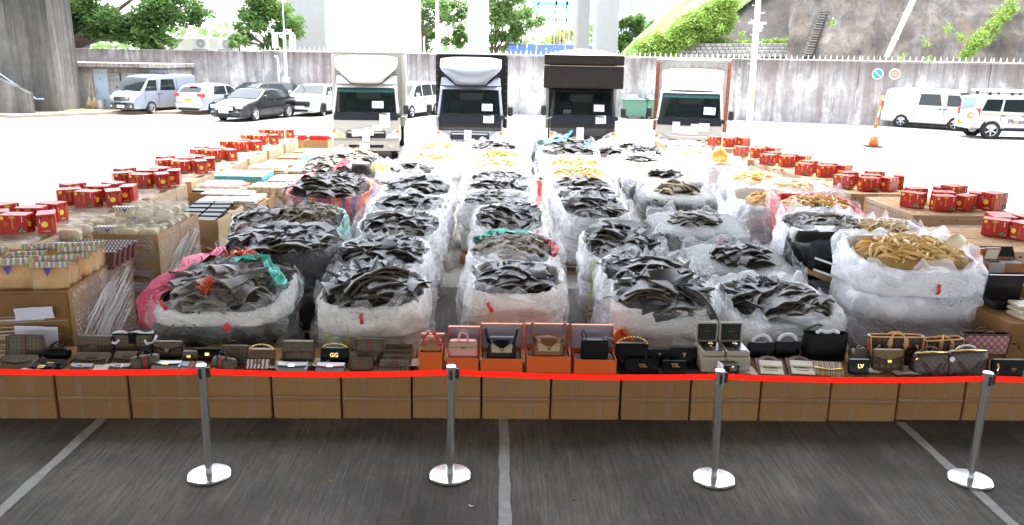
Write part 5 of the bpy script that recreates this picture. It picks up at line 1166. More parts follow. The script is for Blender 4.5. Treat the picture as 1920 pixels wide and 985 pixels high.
# second column
def straps(t, w, d, h, seed, k=3):
    rng = random.Random(seed)
    for i in range(k): strap(t, w, d, rng.uniform(-.3, .3)*w, .15, h*rng.uniform(.4, .62), seed+i, -d*.54-.03, rng.uniform(-.15, .15))
t = load("front load of big leathery black fins in a white sack with yellow straps", 697, 523, 1.0, 1.06, 1.0, 0, SK_C, SK_C, "X", 62, .92, .9, .26, FILM2, 11, order=.65, lean=.5, fsc=1.1, jag=.04, bulge=.06); straps(t, 1.06, 1.0, 1.0, 3, 4)
t = load("load of black fins right behind the big leathery ones", 718, 462, 1.03, 1.12, .95, 0, SK_W, SK_W, "X", 55, .92, .85, .2, FILM, 12, lean=.3); tagstrip(t, (.5, -.62, .65), 8)
t = load("load with black fins and pale green strap on its white rim", 750, 410, 1.05, 1.15, 1.0, 0, SK_W, SK_W, "D", 46, .85, .75, .16, FILM, 13); strap(t, 1, 1, -.1, .9, .98, 5, -.45, .4)
t = load("white load topped by a thin spread of narrow black fins", 765, 374, 1.06, 1.25, 1.0, 0, SK_W, SK_W, "D", 40, .85, .7, .14, FILM, 14, near=False)
t = load("white load heaped with glossy grey black fins mid row", 782, 341, 1.12, 1.25, 1.1, 0, SK_W, SK_W, "X", 40, .8, .75, .26, FILM, 15, near=False, order=.3)
t = load("mostly closed white plastic covered load with few fins showing", 772, 311, 1.05, 1.45, 1.1, 0, SK_P, SK_W, "D", 14, .5, .4, .12, FILM3, 16, near=False)
t = load("white load of pale yellow maw just behind the closed white load", 812, 290, 1.05, 1.35, 1.0, 0, SK_W, SK_W, "P", 40, .75, .6, .16, FILM3, 17, near=False)
t = load("farthest white load of this row topped by orange maw, near the black truck", 818, 272, 1.12, 1.4, 1.1, 0, SK_W, SK_W, "Y", 60, .7, .7, .2, FILM3, 18, near=False)
# third column
t = load("front load with thin black fins under clear film and green straps", 966, 507, 1.02, 1.02, 1.0, 0, SK_C, SK_C, "D", 42, .8, .7, .16, FILM2, 21); straps(t, 1.0, 1.0, 1.0, 6, 2); strap(t, 1, 1, -.4, .72, .73, 7, -.58, .75); scribble(t, INK, (.36, -.6, .35), (0, .3, 0), .8, 9)
body("orange_bag", M("orange_film", (.75, .22, .06), .35, var=.2), t, .3, .2, [(.2, .5), (.3, .9), (.45, .9), (.55, .4)], 20, 5, (.42, -.52, 0))
t = load("load of round brown fins with a turquoise and red cloth rim", 962, 452, 1.04, 1.12, 1.0, 0, SK_W, SK_W, "B", 95, .85, .75, .2, FILM, 22, lean=.6, fsc=1.15); fringe("turquoise_cloth", t, NETT, [(-.5, .25, 1.0), (-.2, .42, 1.06), (.2, .42, 1.06)], 12, .12, 8); fringe("red_cloth", t, SK_RED, [(.5, -.3, .93), (.52, 0, .98), (.42, .2, 1.0)], 13, .08, 10)
t = load("load with broad smooth black fins lying flat in a white sack", 955, 397, 1.06, 1.1, 1.05, 0, SK_W, SK_W, "X", 40, .85, .8, .2, FILM, 23, order=.8)
t = load("low white load with a narrow strip of black fins", 930, 367, 1.04, 1.2, .95, 0, SK_W, SK_W, "D", 30, .8, .5, .1, FILM2, 24, near=False)
t = load("white load with a straight band of black fins along its rim", 932, 348, 1.06, 1.3, 1.0, 0, SK_W, SK_W, "X", 30, .85, .55, .14, FILM, 25, near=False)
t = load("white load of jumbled black fins just in front of the maw loads", 935, 326, 1.1, 1.3, 1.0, 0, SK_W, SK_W, "D", 38, .8, .65, .2, FILM, 26, near=False)
t = load("white load of faint pale maw between black fins and orange maw", 932, 303, 1.06, 1.35, 1.0, 0, SK_W, SK_W, "P", 36, .7, .45, .1, FILM3, 27, near=False)
t = load("white load heaped with bright orange maw in front of the black truck", 932, 286, 1.12, 1.35, 1.0, 0, SK_W, SK_W, "Y", 60, .75, .65, .22, FILM3, 28, near=False)
t = load("farthest white load with black fins below the black truck bumper", 928, 270, 1.12, 1.5, 1.1, 0, SK_W, SK_W, "D", 30, .8, .6, .14, FILM, 29, near=False)
# fourth column
t = load("front load with two huge strap-like black fins across its torn white sack", 1243, 537, .98, 1.12, .8, -.03, SK_W, SK_C, "X", 46, .8, .85, .24, FILM2, 31, lean=.6, fsc=1.1, jag=.08); straps(t, 1.1, .9, .9, 11, 3)
hp = [c for c in t.children if c.name.startswith("fin_heap")]
for k, (x, y, yaw) in enumerate(((-.05, -.18, .5), (.18, -.2, .42))):
    b = MB(); P = []
    for i in range(12): f = i/11; P.append([(x+.32*f+u*.06*(1-.3*f)-.1*k*0, y-.02-.18*f+.05*abs(u), .93+.07*math.sin(PI*(.25+.75*f))-.2*f*f+.02*(1-u*u)) for u in (-1, -.4, .4, 1)])
    b.grid(np.array(P), False); b.grid(np.array(P)-np.array([0, 0, .02]), False, True); b.obj("long_fin", FIN_D, t, True)
scribble(t, INKR, (-.42, -.5, .55), None, .8, 12); body("orange_bag", MATS["orange_film"], t, .35, .25, [(.25, .5), (.35, .9), (.5, .9), (.62, .4)], 20, 6, (-.45, -.42, 0))
t = load("load of flat layered black fins behind the strap-like ones", 1214, 493, 1.0, 1.1, .8, 0, SK_W, SK_W, "X", 42, .85, .7, .18, FILM, 32, order=.85, lean=.15)
t = load("load of large glossy black fins fanned in a white sack, green straps hanging", 1168, 440, 1.04, 1.05, 1.1, 0, SK_W, SK_W, "X", 52, .85, .8, .26, FILM, 33, order=.3, lean=.55, fsc=1.15); strap(t, 1.05, 1.1, -.48, .15, .85, 14, -.6, .05); strap(t, 1.05, 1.1, -.38, .2, .75, 15, -.6, .08)
t = load("load of black fins with tan cut edges in the narrow middle row", 1115, 378, 1.06, 1.1, 1.0, 0, SK_W, SK_W, "X", 40, .9, .7, .2, FILM, 34, lean=.4)
t = load("load of grey black fins with a low folded white front", 1104, 357, 1.08, 1.15, 1.0, 0, SK_P, SK_W, "D", 36, .85, .6, .16, FILM2, 35, near=False)
t = load("load of smooth black fins behind a plain white sack fold", 1092, 341, 1.1, 1.2, .9, 0, SK_P, SK_P, "X", 28, .8, .6, .16, FILM2, 36, near=False)
t = load("white sack load piled with amber maw, front one of a pair", 1090, 318, 1.14, 1.3, .95, 0, SK_P, SK_P, "Y", 70, .8, .7, .2, FILM2, 37, near=False)
t = load("white sack load piled with amber maw, rear one of a pair", 1078, 300, 1.16, 1.35, .95, 0, SK_P, SK_P, "Y", 70, .8, .6, .18, FILM2, 38, near=False)
t = load("load of grey fins under clear film behind the amber maw pair", 1066, 278, 1.2, 1.45, 1.0, 0, SK_P, SK_P, "X", 30, .85, .7, .2, FILM2, 39, near=False)
t = load("farthest load in dark green net sacks with bright blue cloth on top", 1056, 262, 1.25, 1.6, 1.1, 0, SK_GR, SK_GR, "D", 20, .6, .5, .2, FILM2, 40, near=False)
fringe("blue_cloth", t, NETB, [(-.5, -.3, 1.22), (-.2, -.4, 1.26), (.1, -.3, 1.38), (.2, -.3, 1.5)], 14, .25, 20); fringe("blue_cloth", t, NETB, [(.5, -.5, 1.25), (.75, -.55, 1.05), (.8, -.6, .75)], 15, .25, 6)
def fire_ext():
    q = at(1009, 383, 0); t = thing("fire_extinguisher", "red fire extinguisher standing between the two middle rows", "fire extinguisher", (q.x, q.y, 0)); RE = M("extinguisher_red", (.6, .03, .025), .3, coat=.3)
    MB().lathe([(.085, 0), (.09, .02), (.09, .46), (.06, .53), (.03, .56)], 20).obj("cylinder", RE, t, 50); MB().box(-.02, .1, -.02, .02, .58, .62, .008).obj("handle", BLACKP, t); MB().tube([(0, 0, .58), (.12, 0, .56), (.13, 0, .3)], .012, 6).obj("hose", BLACKP, t); MB().lathe([(.028, .55), (.02, .62)], 12).obj("valve", CHROME, t)
fire_ext()
# fifth column (film wrapped, dark below)
t = load("low front load with two openings of flat black fins under loose film", 1475, 568, .86, 1.3, 1.15, .1, SK_W, SK_C, "X", 60, .8, .75, .22, FILM3, 51, order=.85, lean=.15, fsc=1.15, bulge=.1, tags=0)
t = load("rounded load under clear film with red patch and yellow sack at its sides", 1385, 475, .98, 1.3, 1.2, 0, SK_G, SK_G, "D", 34, .6, .55, .16, FILM, 52, bulge=.1, open_=False, slope=.1)
t2 = body("red_sack", SK_RED, t, .5, .3, [(.3, .6), (.4, .95), (.55, .9), (.62, .4)], 28, 7, (.12, -.52, 0)); body("yellow_sack", SK_Y, t, .42, .35, [(.35, .6), (.45, .95), (.65, .9), (.75, .4)], 28, 8, (.5, -.4, 0)); paper(t, (.22, -.72, .42), .34, .17, (0, R(-12), 0))
t = load("long dark load under clear film carrying a lilac paper notice", 1308, 410, .98, 1.42, 1.15, 0, SK_G, SK_G, "G", 26, .6, .4, .14, FILM, 53, bulge=.1, open_=False, slope=.1); paper(t, (.28, -.66, .62), .32, .24, (0, R(4), 0)); body("yellow_sack", SK_Y, t, .3, .3, [(.15, .6), (.25, .95), (.4, .9), (.48, .4)], 24, 9, (-.4, -.5, 0))
t = load("dark film wrapped load with curled brown fins and red tags at both ends", 1272, 352, 1.06, 1.4, 1.1, 0, SK_G, SK_G, "B", 40, .6, .5, .16, FILM, 54, near=False, fsc=1.5, bulge=.09, tags=2, open_=False, slope=.08)
t = load("grey film wrapped load with olive sack showing at the top", 1245, 327, 1.06, 1.55, 1.1, 0, SK_G, SK_G, "D", 20, .5, .4, .12, FILM, 55, near=False, bulge=.09, open_=False, slope=.05); body("yellow_sack", SK_Y, t, .45, .35, [(.85, .6), (.93, .95), (1.0, .8), (1.06, .3)], 24, 10, (.35, -.2, 0))
t = load("load under a domed sheet of clear plastic over black fins", 1200, 300, 1.1, 1.5, 1.1, 0, SK_P, SK_G, "D", 12, .5, .4, .1, FILM3, 56, near=False, open_=False, bulge=.12)
t = load("big dark heap of fins and brown scraps sloping away behind the domed plastic", 1180, 277, 1.2, 1.9, 1.4, 0, SK_G, SK_K, "X", 70, .98, .9, .34, FILM2, 57, near=False, lean=.5, order=.2); fringe("pink_cloth", t, NETP, [(-.75, -.6, 1.02), (-.6, -.62, .95), (-.45, -.62, .85)], 16, .14, 4)
body("white_bag", SK_W, t, .8, .6, [(.95, .6), (1.05, .98), (1.25, .95), (1.36, .6), (1.4, .03)], 28, 12, (-.45, .2, 0))
# sixth column (white sacks of maw)
t = load("tall bulging stack of white sacks under film topped by tangled yellow maw", 1712, 455, 1.3, 1.42, 1.15, 0, SK_P, SK_P, "Y", 190, .82, .72, .24, FILM3, 61, nl=3, order=.2, lean=.7, bulge=.1, fsc=1.1)
scribble(t, INK, (.1, -.76, .82), None, 1.0, 21); b = MB(); P = np.array([[(.13*u*math.sin(v*PI*.8+.3), .03*u*u, .16*v) for u in np.linspace(-1, 1, 6)] for v in np.linspace(0, 1, 6)]); b.grid(P, False); b.grid(P+np.array([0, .008, 0]), False, True); b.obj("maw_fan", MAWP, t, True, (.42, -.2, 1.28), (R(-12), 0, .2))
t = load("white sack of yellow maw squeezed behind the tall bulging stack", 1660, 420, 1.26, .95, .7, 0, SK_P, SK_P, "P", 50, .7, .6, .14, FILM, 62, nl=2, lean=.6, order=.2)
t = load("tall load with torn carton of pale fins lined with black plastic", 1556, 412, 1.26, 1.2, 1.05, .0, SK_P, SK_W, "G", 60, .82, .7, .2, FILM3, 63, nl=3, lean=.35, fsc=.9)
q = body("black_liner", SK_B, t, .86, .5, [(.55, .3), (.62, .8), (.8, .98), (1.05, 1.0), (1.2, .85), (1.16, .4)], 40, 13, (-.3, -.5, .04), amp=.05, lump=.05)
MB().add([(-.55, -.74, .72), (.06, -.78, .5), (.1, -.74, .62), (-.4, -.6, 1.25), (-.5, -.6, 1.22)], [(0, 1, 2, 3, 4)]).obj("torn_carton", M("torn_card", (.5, .33, .18), .8, var=.2), t)
for k in range(2): MB().strip([(-.36, -.765-.0, 1.0-.14*k), (-.2, -.8, .95-.14*k), (.05, -.8, .86-.14*k)], (0, 0, .012), .003).obj("clear_tape", WPAINT, q)
t = load("load of mixed maw in pink and black liners with loose film", 1532, 376, 1.2, 1.25, 1.0, 0, SK_RED, SK_G, "Y", 60, .85, .7, .16, FILM, 64, lean=.7, order=.1, jag=.12); fringe("black_liner", t, SK_B, [(-.45, -.35, 1.1), (-.1, -.2, 1.16), (.2, -.35, 1.12)], 17, .18, 0)
t = load("white sacks of orange maw with green printed letters", 1440, 366, 1.12, 1.15, 1.0, 0, SK_P, SK_P, "Y", 34, .5, .4, .1, FILM2, 65, bulge=.1); text("DAL", .09, M("print_green", (.06, .3, .2), .6), t, (-.35, -.66, .95), name="printed_letters")
t = load("white sack of pale maw behind the green lettered one", 1492, 344, 1.12, 1.1, .9, 0, SK_P, SK_P, "P", 24, .5, .4, .1, FILM2, 66, near=False, bulge=.1)
t = load("leaning white sack load with a long ridge of orange maw", 1418, 328, 1.14, 1.2, 1.0, .1, SK_P, SK_P, "Y", 56, .7, .5, .16, FILM2, 67, near=False, bulge=.1)
t = load("white sack load with a huge glossy amber maw standing on top", 1350, 302, 1.1, 1.1, 1.0, 0, SK_P, SK_P, "P", 12, .5, .4, .08, FILM2, 68, near=False); paper(t, (.25, -.58, .82), .42, .3, (0, 0, 0))
b = MB(); P = np.array([[(.19*u*math.sin(min(PI, v*PI*.86+.35)), -.1*(1-u*u)*math.sin(v*PI*.9), .36*v) for u in np.linspace(-1, 1, 9)] for v in np.linspace(0, 1, 9)]); b.grid(P, False); P2 = P.copy(); P2[:, :, 1] *= -1; b.grid(P2, False, True); b.obj("amber_maw", MAWD, t, True, (-.05, -.15, 1.06))
t = load("flat white load with scattered maw beside the carton stacks", 1405, 300, 1.0, 1.2, 1.0, 0, SK_P, SK_P, "P", 30, .7, .6, .08, FILM3, 69, near=False)
t = load("film wrapped white load with green fin tip and loose maw", 1300, 284, 1.02, 1.25, 1.0, 0, SK_P, SK_G, "P", 26, .7, .6, .1, FILM3, 70, near=False)
t = load("plain tied white sack lying low between dark film and maw sacks", 1372, 402, .62, .9, .8, 0, SK_P, SK_P, "P", 0, film=FILM2, seed=71, nl=1, open_=False, bulge=.12, tags=0)
# ------------------------------------------------------------------ cartons, gift boxes, packed goods
KRAFT = mat_card("kraft_card", (.42, .27, .14)); KRAFTP = mat_card("kraft_pale", (.5, .36, .21)); KRAFTD = mat_card("kraft_dark", (.24, .128, .052), .16)
TAPE = M("packing_tape", (.38, .25, .13), .12, coat=.5, var=.12); TAPEC, nt_, b_ = _bsdf("clear_tape"); b_.inputs['Base Color'].default_value = (.4, .3, .2, 1); b_.inputs['Alpha'].default_value = .22; b_.inputs['Roughness'].default_value = .12
BLUEINK = M("blue_pen", (.03, .12, .55), .6); REDINK = M("red_print", (.55, .1, .06), .6)
_cm = {}
def cmesh(w, d, h, mat=None, warp=0.0, seed=0):
    k = (round(w, 3), round(d, 3), round(h, 3), (mat or KRAFT).name, warp, seed)
    if k not in _cm:
        b = MB(); b.box(-w/2, w/2, -d/2, d/2, 0, h, .006)
        rng = random.Random(seed)
        if warp: b.v = [(x+warp*rng.uniform(-1, 1), y+warp*rng.uniform(-1, 1), z+(warp*.6*rng.uniform(-1, 1) if z > h*.5 else 0)) for x, y, z in b.v]
        _cm[k] = b.mesh("carton", mat or KRAFT)
    return _cm[k]
def carton(label, x, y, z, w, d, h, rz=0, mat=None, group=None, tape=True, name="carton", seed=0, warp=.004, seam=True, holes=0):
    o = put(name, cmesh(w, d, h, mat, warp, seed), None, (x, y, z), (0, 0, rz)); tag(o, label, "carton", group)
    if tape: put("tape_strip", MB().box(-.03, .03, -d/2-.004, d/2+.004, h+.001, h+.004).mesh("tape_strip", TAPE), o); put("tape_strip", MB().box(-.03, .03, -d/2-.0055, -d/2-.003, h-.16, h+.0035).mesh("tape_strip", TAPE), o)
    if seam: MB().box(-.004, .004, -d/2+.01, d/2-.01, h-.001, h+.0012).obj("flap_joint", DARK, o)
    return o
ORD = ["first", "second", "third", "fourth", "fifth", "sixth", "seventh", "eighth", "ninth", "tenth", "eleventh", "twelfth", "thirteenth", "fourteenth", "fifteenth", "sixteenth"]
# the barrier row of cartons that carries the handbags
edges = [-38, 110, 246, 390, 511, 641, 772, 902, 1031, 1161, 1291, 1421, 1551, 1677, 1801, 1935]
rng = random.Random(2)
for i in range(len(edges)-1):
    pb = (786, 786, 786, 785, 786, 786, 786, 787, 788, 789, 790, 791, 791, 789, 790)[i]
    a, b = at(edges[i]+2, pb), at(edges[i+1]-2, pb); w = b.x-a.x; d = .72; yy = (a.y+b.y)/2; hh = .435+rng.uniform(-.006, .006)
    cb = MB().box(-w/2, w/2, -d/2, d/2, 0, hh, .009); cb.v = [(x_+rng.uniform(-.003, .003), y_+rng.uniform(-.0015, .0), z_+(rng.uniform(-.006, .003) if z_ > .2 else 0)) for x_, y_, z_ in cb.v]
    o = put("carton", cb.mesh("carton", KRAFTD), None, ((a.x+b.x)/2, yy+d/2, .001), (0, 0, R(rng.uniform(-.5, .5))))
    tag(o, "brown carton in the barrier row under the handbags, %s from the parasol-free end" % ORD[i] if False else "brown carton carrying the handbags, %s of the barrier row from the van side" % ORD[i], "carton", "cartons in the barrier row")
    zt = .205+rng.uniform(-.01, .012)
    TAPED = M("front_tape", (.22, .12, .05), .3, spec=.3)
    for k, (f0, f1, z0, z1, y_) in enumerate(((-.5, .5, zt-.035, zt+.03, -.0035), (-.22, -.13, .003, hh, -.002), (.16+rng.uniform(-.05, .05), .26, .003, hh, -.0022))):
        put("tape_strip", MB().box(f0*w+.004, f1*w-.004, -d/2+y_, -d/2-.0002, z0, z1).mesh("tape_strip", TAPEC if k else TAPED), o)
    b_ = MB()
    for s in range(10): x0 = -w/2+.01+s*(w-.02)/10; b_.add([(x0, -d/2-.006-rng.uniform(0, .004), zt+rng.uniform(-.004, .004)), (x0+(w-.02)/10, -d/2-.006, zt+rng.uniform(-.004, .004)), (x0+(w-.02)/10, -d/2-.0035, zt+.012), (x0, -d/2-.0035, zt+.012)], [(0, 1, 2, 3)])
    b_.obj("tape_crease", TAPEC, o)
    MB().box(-w/2+.004, w/2-.004, -d/2-.0018, -d/2+.0, zt-.0028, zt+.0028).obj("flap_joint", M("card_crease", (.13, .075, .03), .9), o)
text("\u8fc7\u78c5", .05, PAPER, None, (at(170, 720, .3).x, 6.85, .36)) if False else None

# ---- red gift boxes
GRED = M("gift_red", (.4, .017, .011), .38, var=.22, scale=7, coat=.25); GRED2 = M("gift_red_edge", (.5, .07, .04), .45); GOLD = M("print_gold", (.62, .38, .05), .45); SUNY = M("print_sun", (.82, .55, .05), .5, var=.06); MUSH = M("print_mushroom", (.06, .07, .03), .6, var=.6, scale=40); MUSH2 = M("print_mushroom_pale", (.35, .33, .22), .6, var=.4, scale=30)
GW, GD, GH = .36, .22, .26
def gift_box():
    t = thing("gift_box", "red gift box", "gift box", (0, 0, 0)); b = MB(); b.box(-GW/2, GW/2, -GD/2, GD/2, 0, GH, .004); b.obj("box_body", GRED, t)
    b = MB(); b.add([(-GW/2-.002, -GD/2-.002, GH+.001), (GW/2+.002, -GD/2-.002, GH+.001), (GW/2+.002, GD/2+.002, GH+.004), (-GW/2-.002, GD/2+.002, GH+.004), (-GW/2-.002, -GD/2-.002, GH+.005), (GW/2+.002, -GD/2-.002, GH+.005), (GW/2+.002, GD/2+.002, GH+.012), (-GW/2-.002, GD/2+.002, GH+.012)], [(0, 3, 2, 1), (4, 5, 6, 7), (0, 1, 5, 4), (1, 2, 6, 5), (2, 3, 7, 6), (3, 0, 4, 7)]); b.obj("lid", GRED2, t)
    pms = [MB() for _ in range(6)]; y = -GD/2-.0012
    def ell(cx, cz, rx, rz, m_, yy=y, ax=0, n=14):
        pm = pms[m_]; P = [(cx+rx*math.cos(2*PI*k/n), yy, cz+rz*math.sin(2*PI*k/n)) for k in range(n)]
        if ax: P = [(ax, p[0]*(1 if ax > 0 else -1), p[2]) for p in P]
        pm.add(P, [tuple(range(n))])
    def bar(cx, cz, w, h, m_, ax=0):
        pm = pms[m_]; P = [(cx-w/2, y, cz-h/2), (cx+w/2, y, cz-h/2), (cx+w/2, y, cz+h/2), (cx-w/2, y, cz+h/2)]
        if ax: P = [(ax, p[0]*(1 if ax > 0 else -1), p[2]) for p in P]
        pm.add(P, [(0, 1, 2, 3)])
    ell(-.135, .225, .026, .026, 1); ell(.0, .235, .035, .02, 0, n=6); ell(-.03, .235, .016, .012, 0); ell(.03, .235, .016, .012, 0)
    rr = random.Random(3)
    for k in range(4):
        for q in range(3): bar(rr.uniform(-.006, .006), .195-k*.034+q*.009-.008, .024, .004, 0)
        bar(0, .195-k*.034, .005, .026, 0)
    for c_ in (-.105, -.075): [bar(c_, .17-k*.018, .008, .011, 0) for k in range(4)]
    for k in range(4): bar(.13, .24-k*.02, .012, .014, 2)
    for (cx, cz, r) in ((.07, .06, .026), (.1, .075, .03), (.13, .06, .026), (.09, .04, .026), (.125, .038, .026), (.155, .045, .02)): ell(cx, cz, r*1.1, r*.85, 3, y-.0004)
    for (cx, cz, r) in ((.085, .052, .012), (.112, .068, .014), (.14, .045, .014), (.155, .04, .012), (.1, .035, .01)): ell(cx, cz, r, r*.8, 4, y-.0008)
    for sx_ in (1, -1):
        X = sx_*(GW/2+.0012); ell(-.02, .13, .042, .042, 1, ax=X)
        for k in range(5):
            for q in range(2): bar(.082, .2-k*.036+q*.012, .02, .005, 0, X)
        for c_ in (-.055, .055): ell(c_, .225, .014, .014, 5, ax=X*1.002)
        for (cx, cz, r) in ((-.02, .035, .02), (.01, .04, .018), (.035, .032, .016)): ell(cx, cz, r, r*.7, 4, ax=X)
        for k in range(3): bar(-.075, .2-k*.02, .01, .013, 2, X)
    for nm_, q, mt in (("gold_lettering", 0, GOLD), ("sun_print", 1, SUNY), ("white_lettering", 2, WPAPER), ("mushroom_print", 3, MUSH), ("mushroom_print", 4, MUSH2), ("hand_hole", 5, DARK)): pms[q].obj(nm_, mt, t)["kind"] = "stuff"
    return t
GB = gift_box(); bpy.context.view_layer.update(); GBT = tree(GB); first_gift = [True]
def gift(loc, rz, label, group, sc=1.0, tilt=0.0):
    if first_gift[0]: first_gift[0] = False; o = GB; o.location = loc; o.rotation_euler = (0, 0, rz); o["label"] = label; o["group"] = group; o.scale = (sc,)*3
    else: o = dup(GBT, loc, rz, label, group, sc)
    if tilt: o.rotation_euler = (0, tilt, rz)
    return o
POSW = {"front": "front one with mushroom picture", "sunl": "turned to its big sun end", "sunr": "angled towards the aisle", "back": "half hidden behind the front one", "back2": "half hidden deeper in the cluster", "backr": "rearmost of its cluster", "far": "standing apart from its cluster", "top": "lone one at the back edge"}
def cluster(side, k, x, y, z, spec):
    row = "van side row" if side == "L" else "cone side row"
    for (kind, dx, dy, rz) in spec:
        gift((x+dx*.82, y+dy*.9, z), R(rz+((k*37+len(kind)*13) % 17-8)), "red gift box, %s, %s stack of the %s" % (POSW[kind], ORD[k], row), "red gift boxes on the %s" % row, .86)
# ---- wrapped carton stacks with their gift boxes
HOLE = DARK
def stack(label, x0, x1, y0, y1, h, nx, ny, nz, seed, film=FILM, mat=None, group=None, cover=0.0, mark=True, z0=.12, holes=True, frontwrap=True):
    t = thing("carton_stack", label, "carton stack", ((x0+x1)/2, (y0+y1)/2, 0), 0, group); W_, D_ = x1-x0, y1-y0; pallet(t, W_, D_, True) if z0 > .1 else None
    w, d, hh = W_/nx, D_/ny, (h-z0)/nz; rng = random.Random(seed)
    me = cmesh(w-.008, d-.008, hh-.004, mat or KRAFTP, .004, seed)
    hm = MB(); [hm.box(sx_*w*.28-.012, sx_*w*.28+.012, -.012, .012, hh-.004, hh-.001) for sx_ in (-1, 1)]; hm = hm.mesh("air_hole", HOLE)
    fm = MB(); [fm.box(q*w*.3-.012, q*w*.3+.012, -d/2-.001, -d/2+.002, hh*.75-.01, hh*.75+.012) for q in (-1, 1)]; [fm.box(w/2-.008, w/2-.002, q*d*.25-.014, q*d*.25+.014, hh*.7, hh*.7+.02) for q in (-1, 0, 1)]; [fm.box(-w/2+.002, -w/2+.008, q*d*.25-.014, q*d*.25+.014, hh*.7, hh*.7+.02) for q in (-1, 0, 1)]; fm = fm.mesh("air_hole", HOLE)
    tm = MB().box(-.002, .002, -d/2+.008, d/2-.008, hh-.005, hh-.0025).mesh("flap_joint", M("card_crease", (.13, .075, .03), .9))
    for i in range(nx):
        for j in range(ny):
            for k in range(nz):
                if 0 < j < ny-1 and 0 < i < nx-1 and k < nz-1: continue
                c = put("carton", me, t, (-W_/2+(i+.5)*w+rng.uniform(-.006, .006), -D_/2+(j+.5)*d+rng.uniform(-.006, .006), z0+k*hh), (0, 0, R(rng.uniform(-.6, .6))))
                if k == nz-1: put("flap_joint", tm, c); (put("air_hole", hm, c) if holes else None)
                if holes and (j == 0 or i in (0, nx-1)): put("air_hole", fm, c)
    if film:
        prof = [(z0*.6, 1.03)]+[(z, 1.025+.006*math.sin(z*9+seed)) for z in np.linspace(z0, h-.05-.0, 9)]+[(h-.01, 1.02), (h+.012, .98)]
        body("stretch_wrap", film, t, W_*1.0, D_*1.0, prof, 60, seed+60, cap=False, amp=.012, lump=.012, fr=2.2, jag=.03, exp=9)
    if cover:
        P = []; nn = 16
        for i in range(nn+1): P.append([((j/nn-.5)*W_*1.03, (i/nn-.5)*D_*1.03, h+.012+float(ridge(np.array([j*.35, i*.35, seed]), 2))*.07*cover) for j in range(nn+1)])
        b = MB(); b.grid(np.array(P), False); b.uv = [((p[0]), (p[1])) for p in b.v]; b.obj("film_sheet", FILM3, t, True)
    if mark: scribble(t, INK, (W_*.25, -D_/2-.03, h*.72), None, 1.3, seed); scribble(t, REDINK, (-W_*.2, -D_/2-.03, h*.6), None, .8, seed+1)
    return t
LG, RG = "wrapped carton stacks on the van side", "carton stacks on the cone side"
LS = [(8.9, 10.35, 6), (10.6, 12.1, 7), (12.3, 13.8, 7), (14.0, 15.5, 7), (15.75, 17.2, 5), (17.4, 18.7, 4), (18.9, 20.2, 4), (20.4, 21.7, 3)]
spA = [("front", .1, -.42, -4), ("sunr", .46, -.3, -58), ("sunl", -.32, -.25, 38), ("back", 0, .1, 12), ("backr", .1, .45, -20), ("far", -.55, .3, 62), ("back2", .5, .15, -70)]
spB = [("front", .05, -.35, 6), ("sunr", .4, -.2, -50), ("sunl", -.35, -.2, 52), ("back", -.02, .12, -8), ("far", -.5, .35, 30)]
spC = [("front", .1, -.25, -8), ("sunl", -.28, -.15, 55), ("sunr", .42, .0, -60), ("back", 0, .2, 8)]
for k, (a, b, n) in enumerate(LS):
    stack("film wrapped stack of brown cartons under red gift boxes, %s of the van side row" % ORD[k], -6.6, -5.28, a, b, 1.1, 3, 3, 4, 80+k, FILM, KRAFTP, LG, 1.0)
    cluster("L", k, -5.75, (a+b)/2+.25, 1.15, (spA if n >= 6 else spB if n == 5 else spC)[:n])
RS = [(9.85, 11.4, 6.2, 7.8, 1.0, 5), (11.8, 13.45, 6.2, 7.9, 1.1, 7), (13.75, 15.3, 6.1, 7.4, 1.1, 7), (15.5, 16.9, 6.0, 7.3, 1.1, 5), (17.1, 18.4, 5.85, 7.0, 1.1, 5), (18.7, 20.0, 5.8, 6.8, 1.1, 4), (20.8, 22.4, 5.7, 6.8, 1.12, 4)]
spR = [("front", -.1, -.42, 6), ("sunl", -.5, -.12, -48), ("sunr", .38, -.34, 38), ("back", .16, .02, -8), ("back2", -.16, .4, 22), ("far", .78, .02, 60), ("backr", .5, .55, 14)]
for k, (a, b, x0, x1, h, n) in enumerate(RS):
    stack("stack of plain brown cartons under red gift boxes, %s of the cone side row" % ORD[k], x0, x1, a, b, h, 3 if x1-x0 > 1.2 else 2, 4, 3, 90+k, FILM2 if k else FILM, KRAFT, RG, 0)
    if k == 0: cluster("R", k, 6.95, 10.85, h+.01, [("front", .2, -.25, 14), ("sunl", -.12, -.05, -32), ("back", .15, .2, 6), ("backr", .6, .3, 20), ("top", .25, .45, -4)])
    else: cluster("R", k, (x0+x1)/2-.12, (a+b)/2-.05, h+.005, spR[:n])
for i, (dx, dy, rz) in enumerate(((7.45, 13.0, 20), (7.7, 12.3, 30))): gift((dx, dy, 1.11), R(rz), ("red gift box standing alone near the edge of the second cone side stack", "red gift box beside the lone one on the second cone side stack")[i], "red gift boxes on the cone side row")
stack("film wrapped carton block with blue writing in front of the white cab truck", 4.6, 5.75, 22.3, 23.6, 1.05, 2, 2, 2, 120, FILM, KRAFT, None, 0, holes=False)
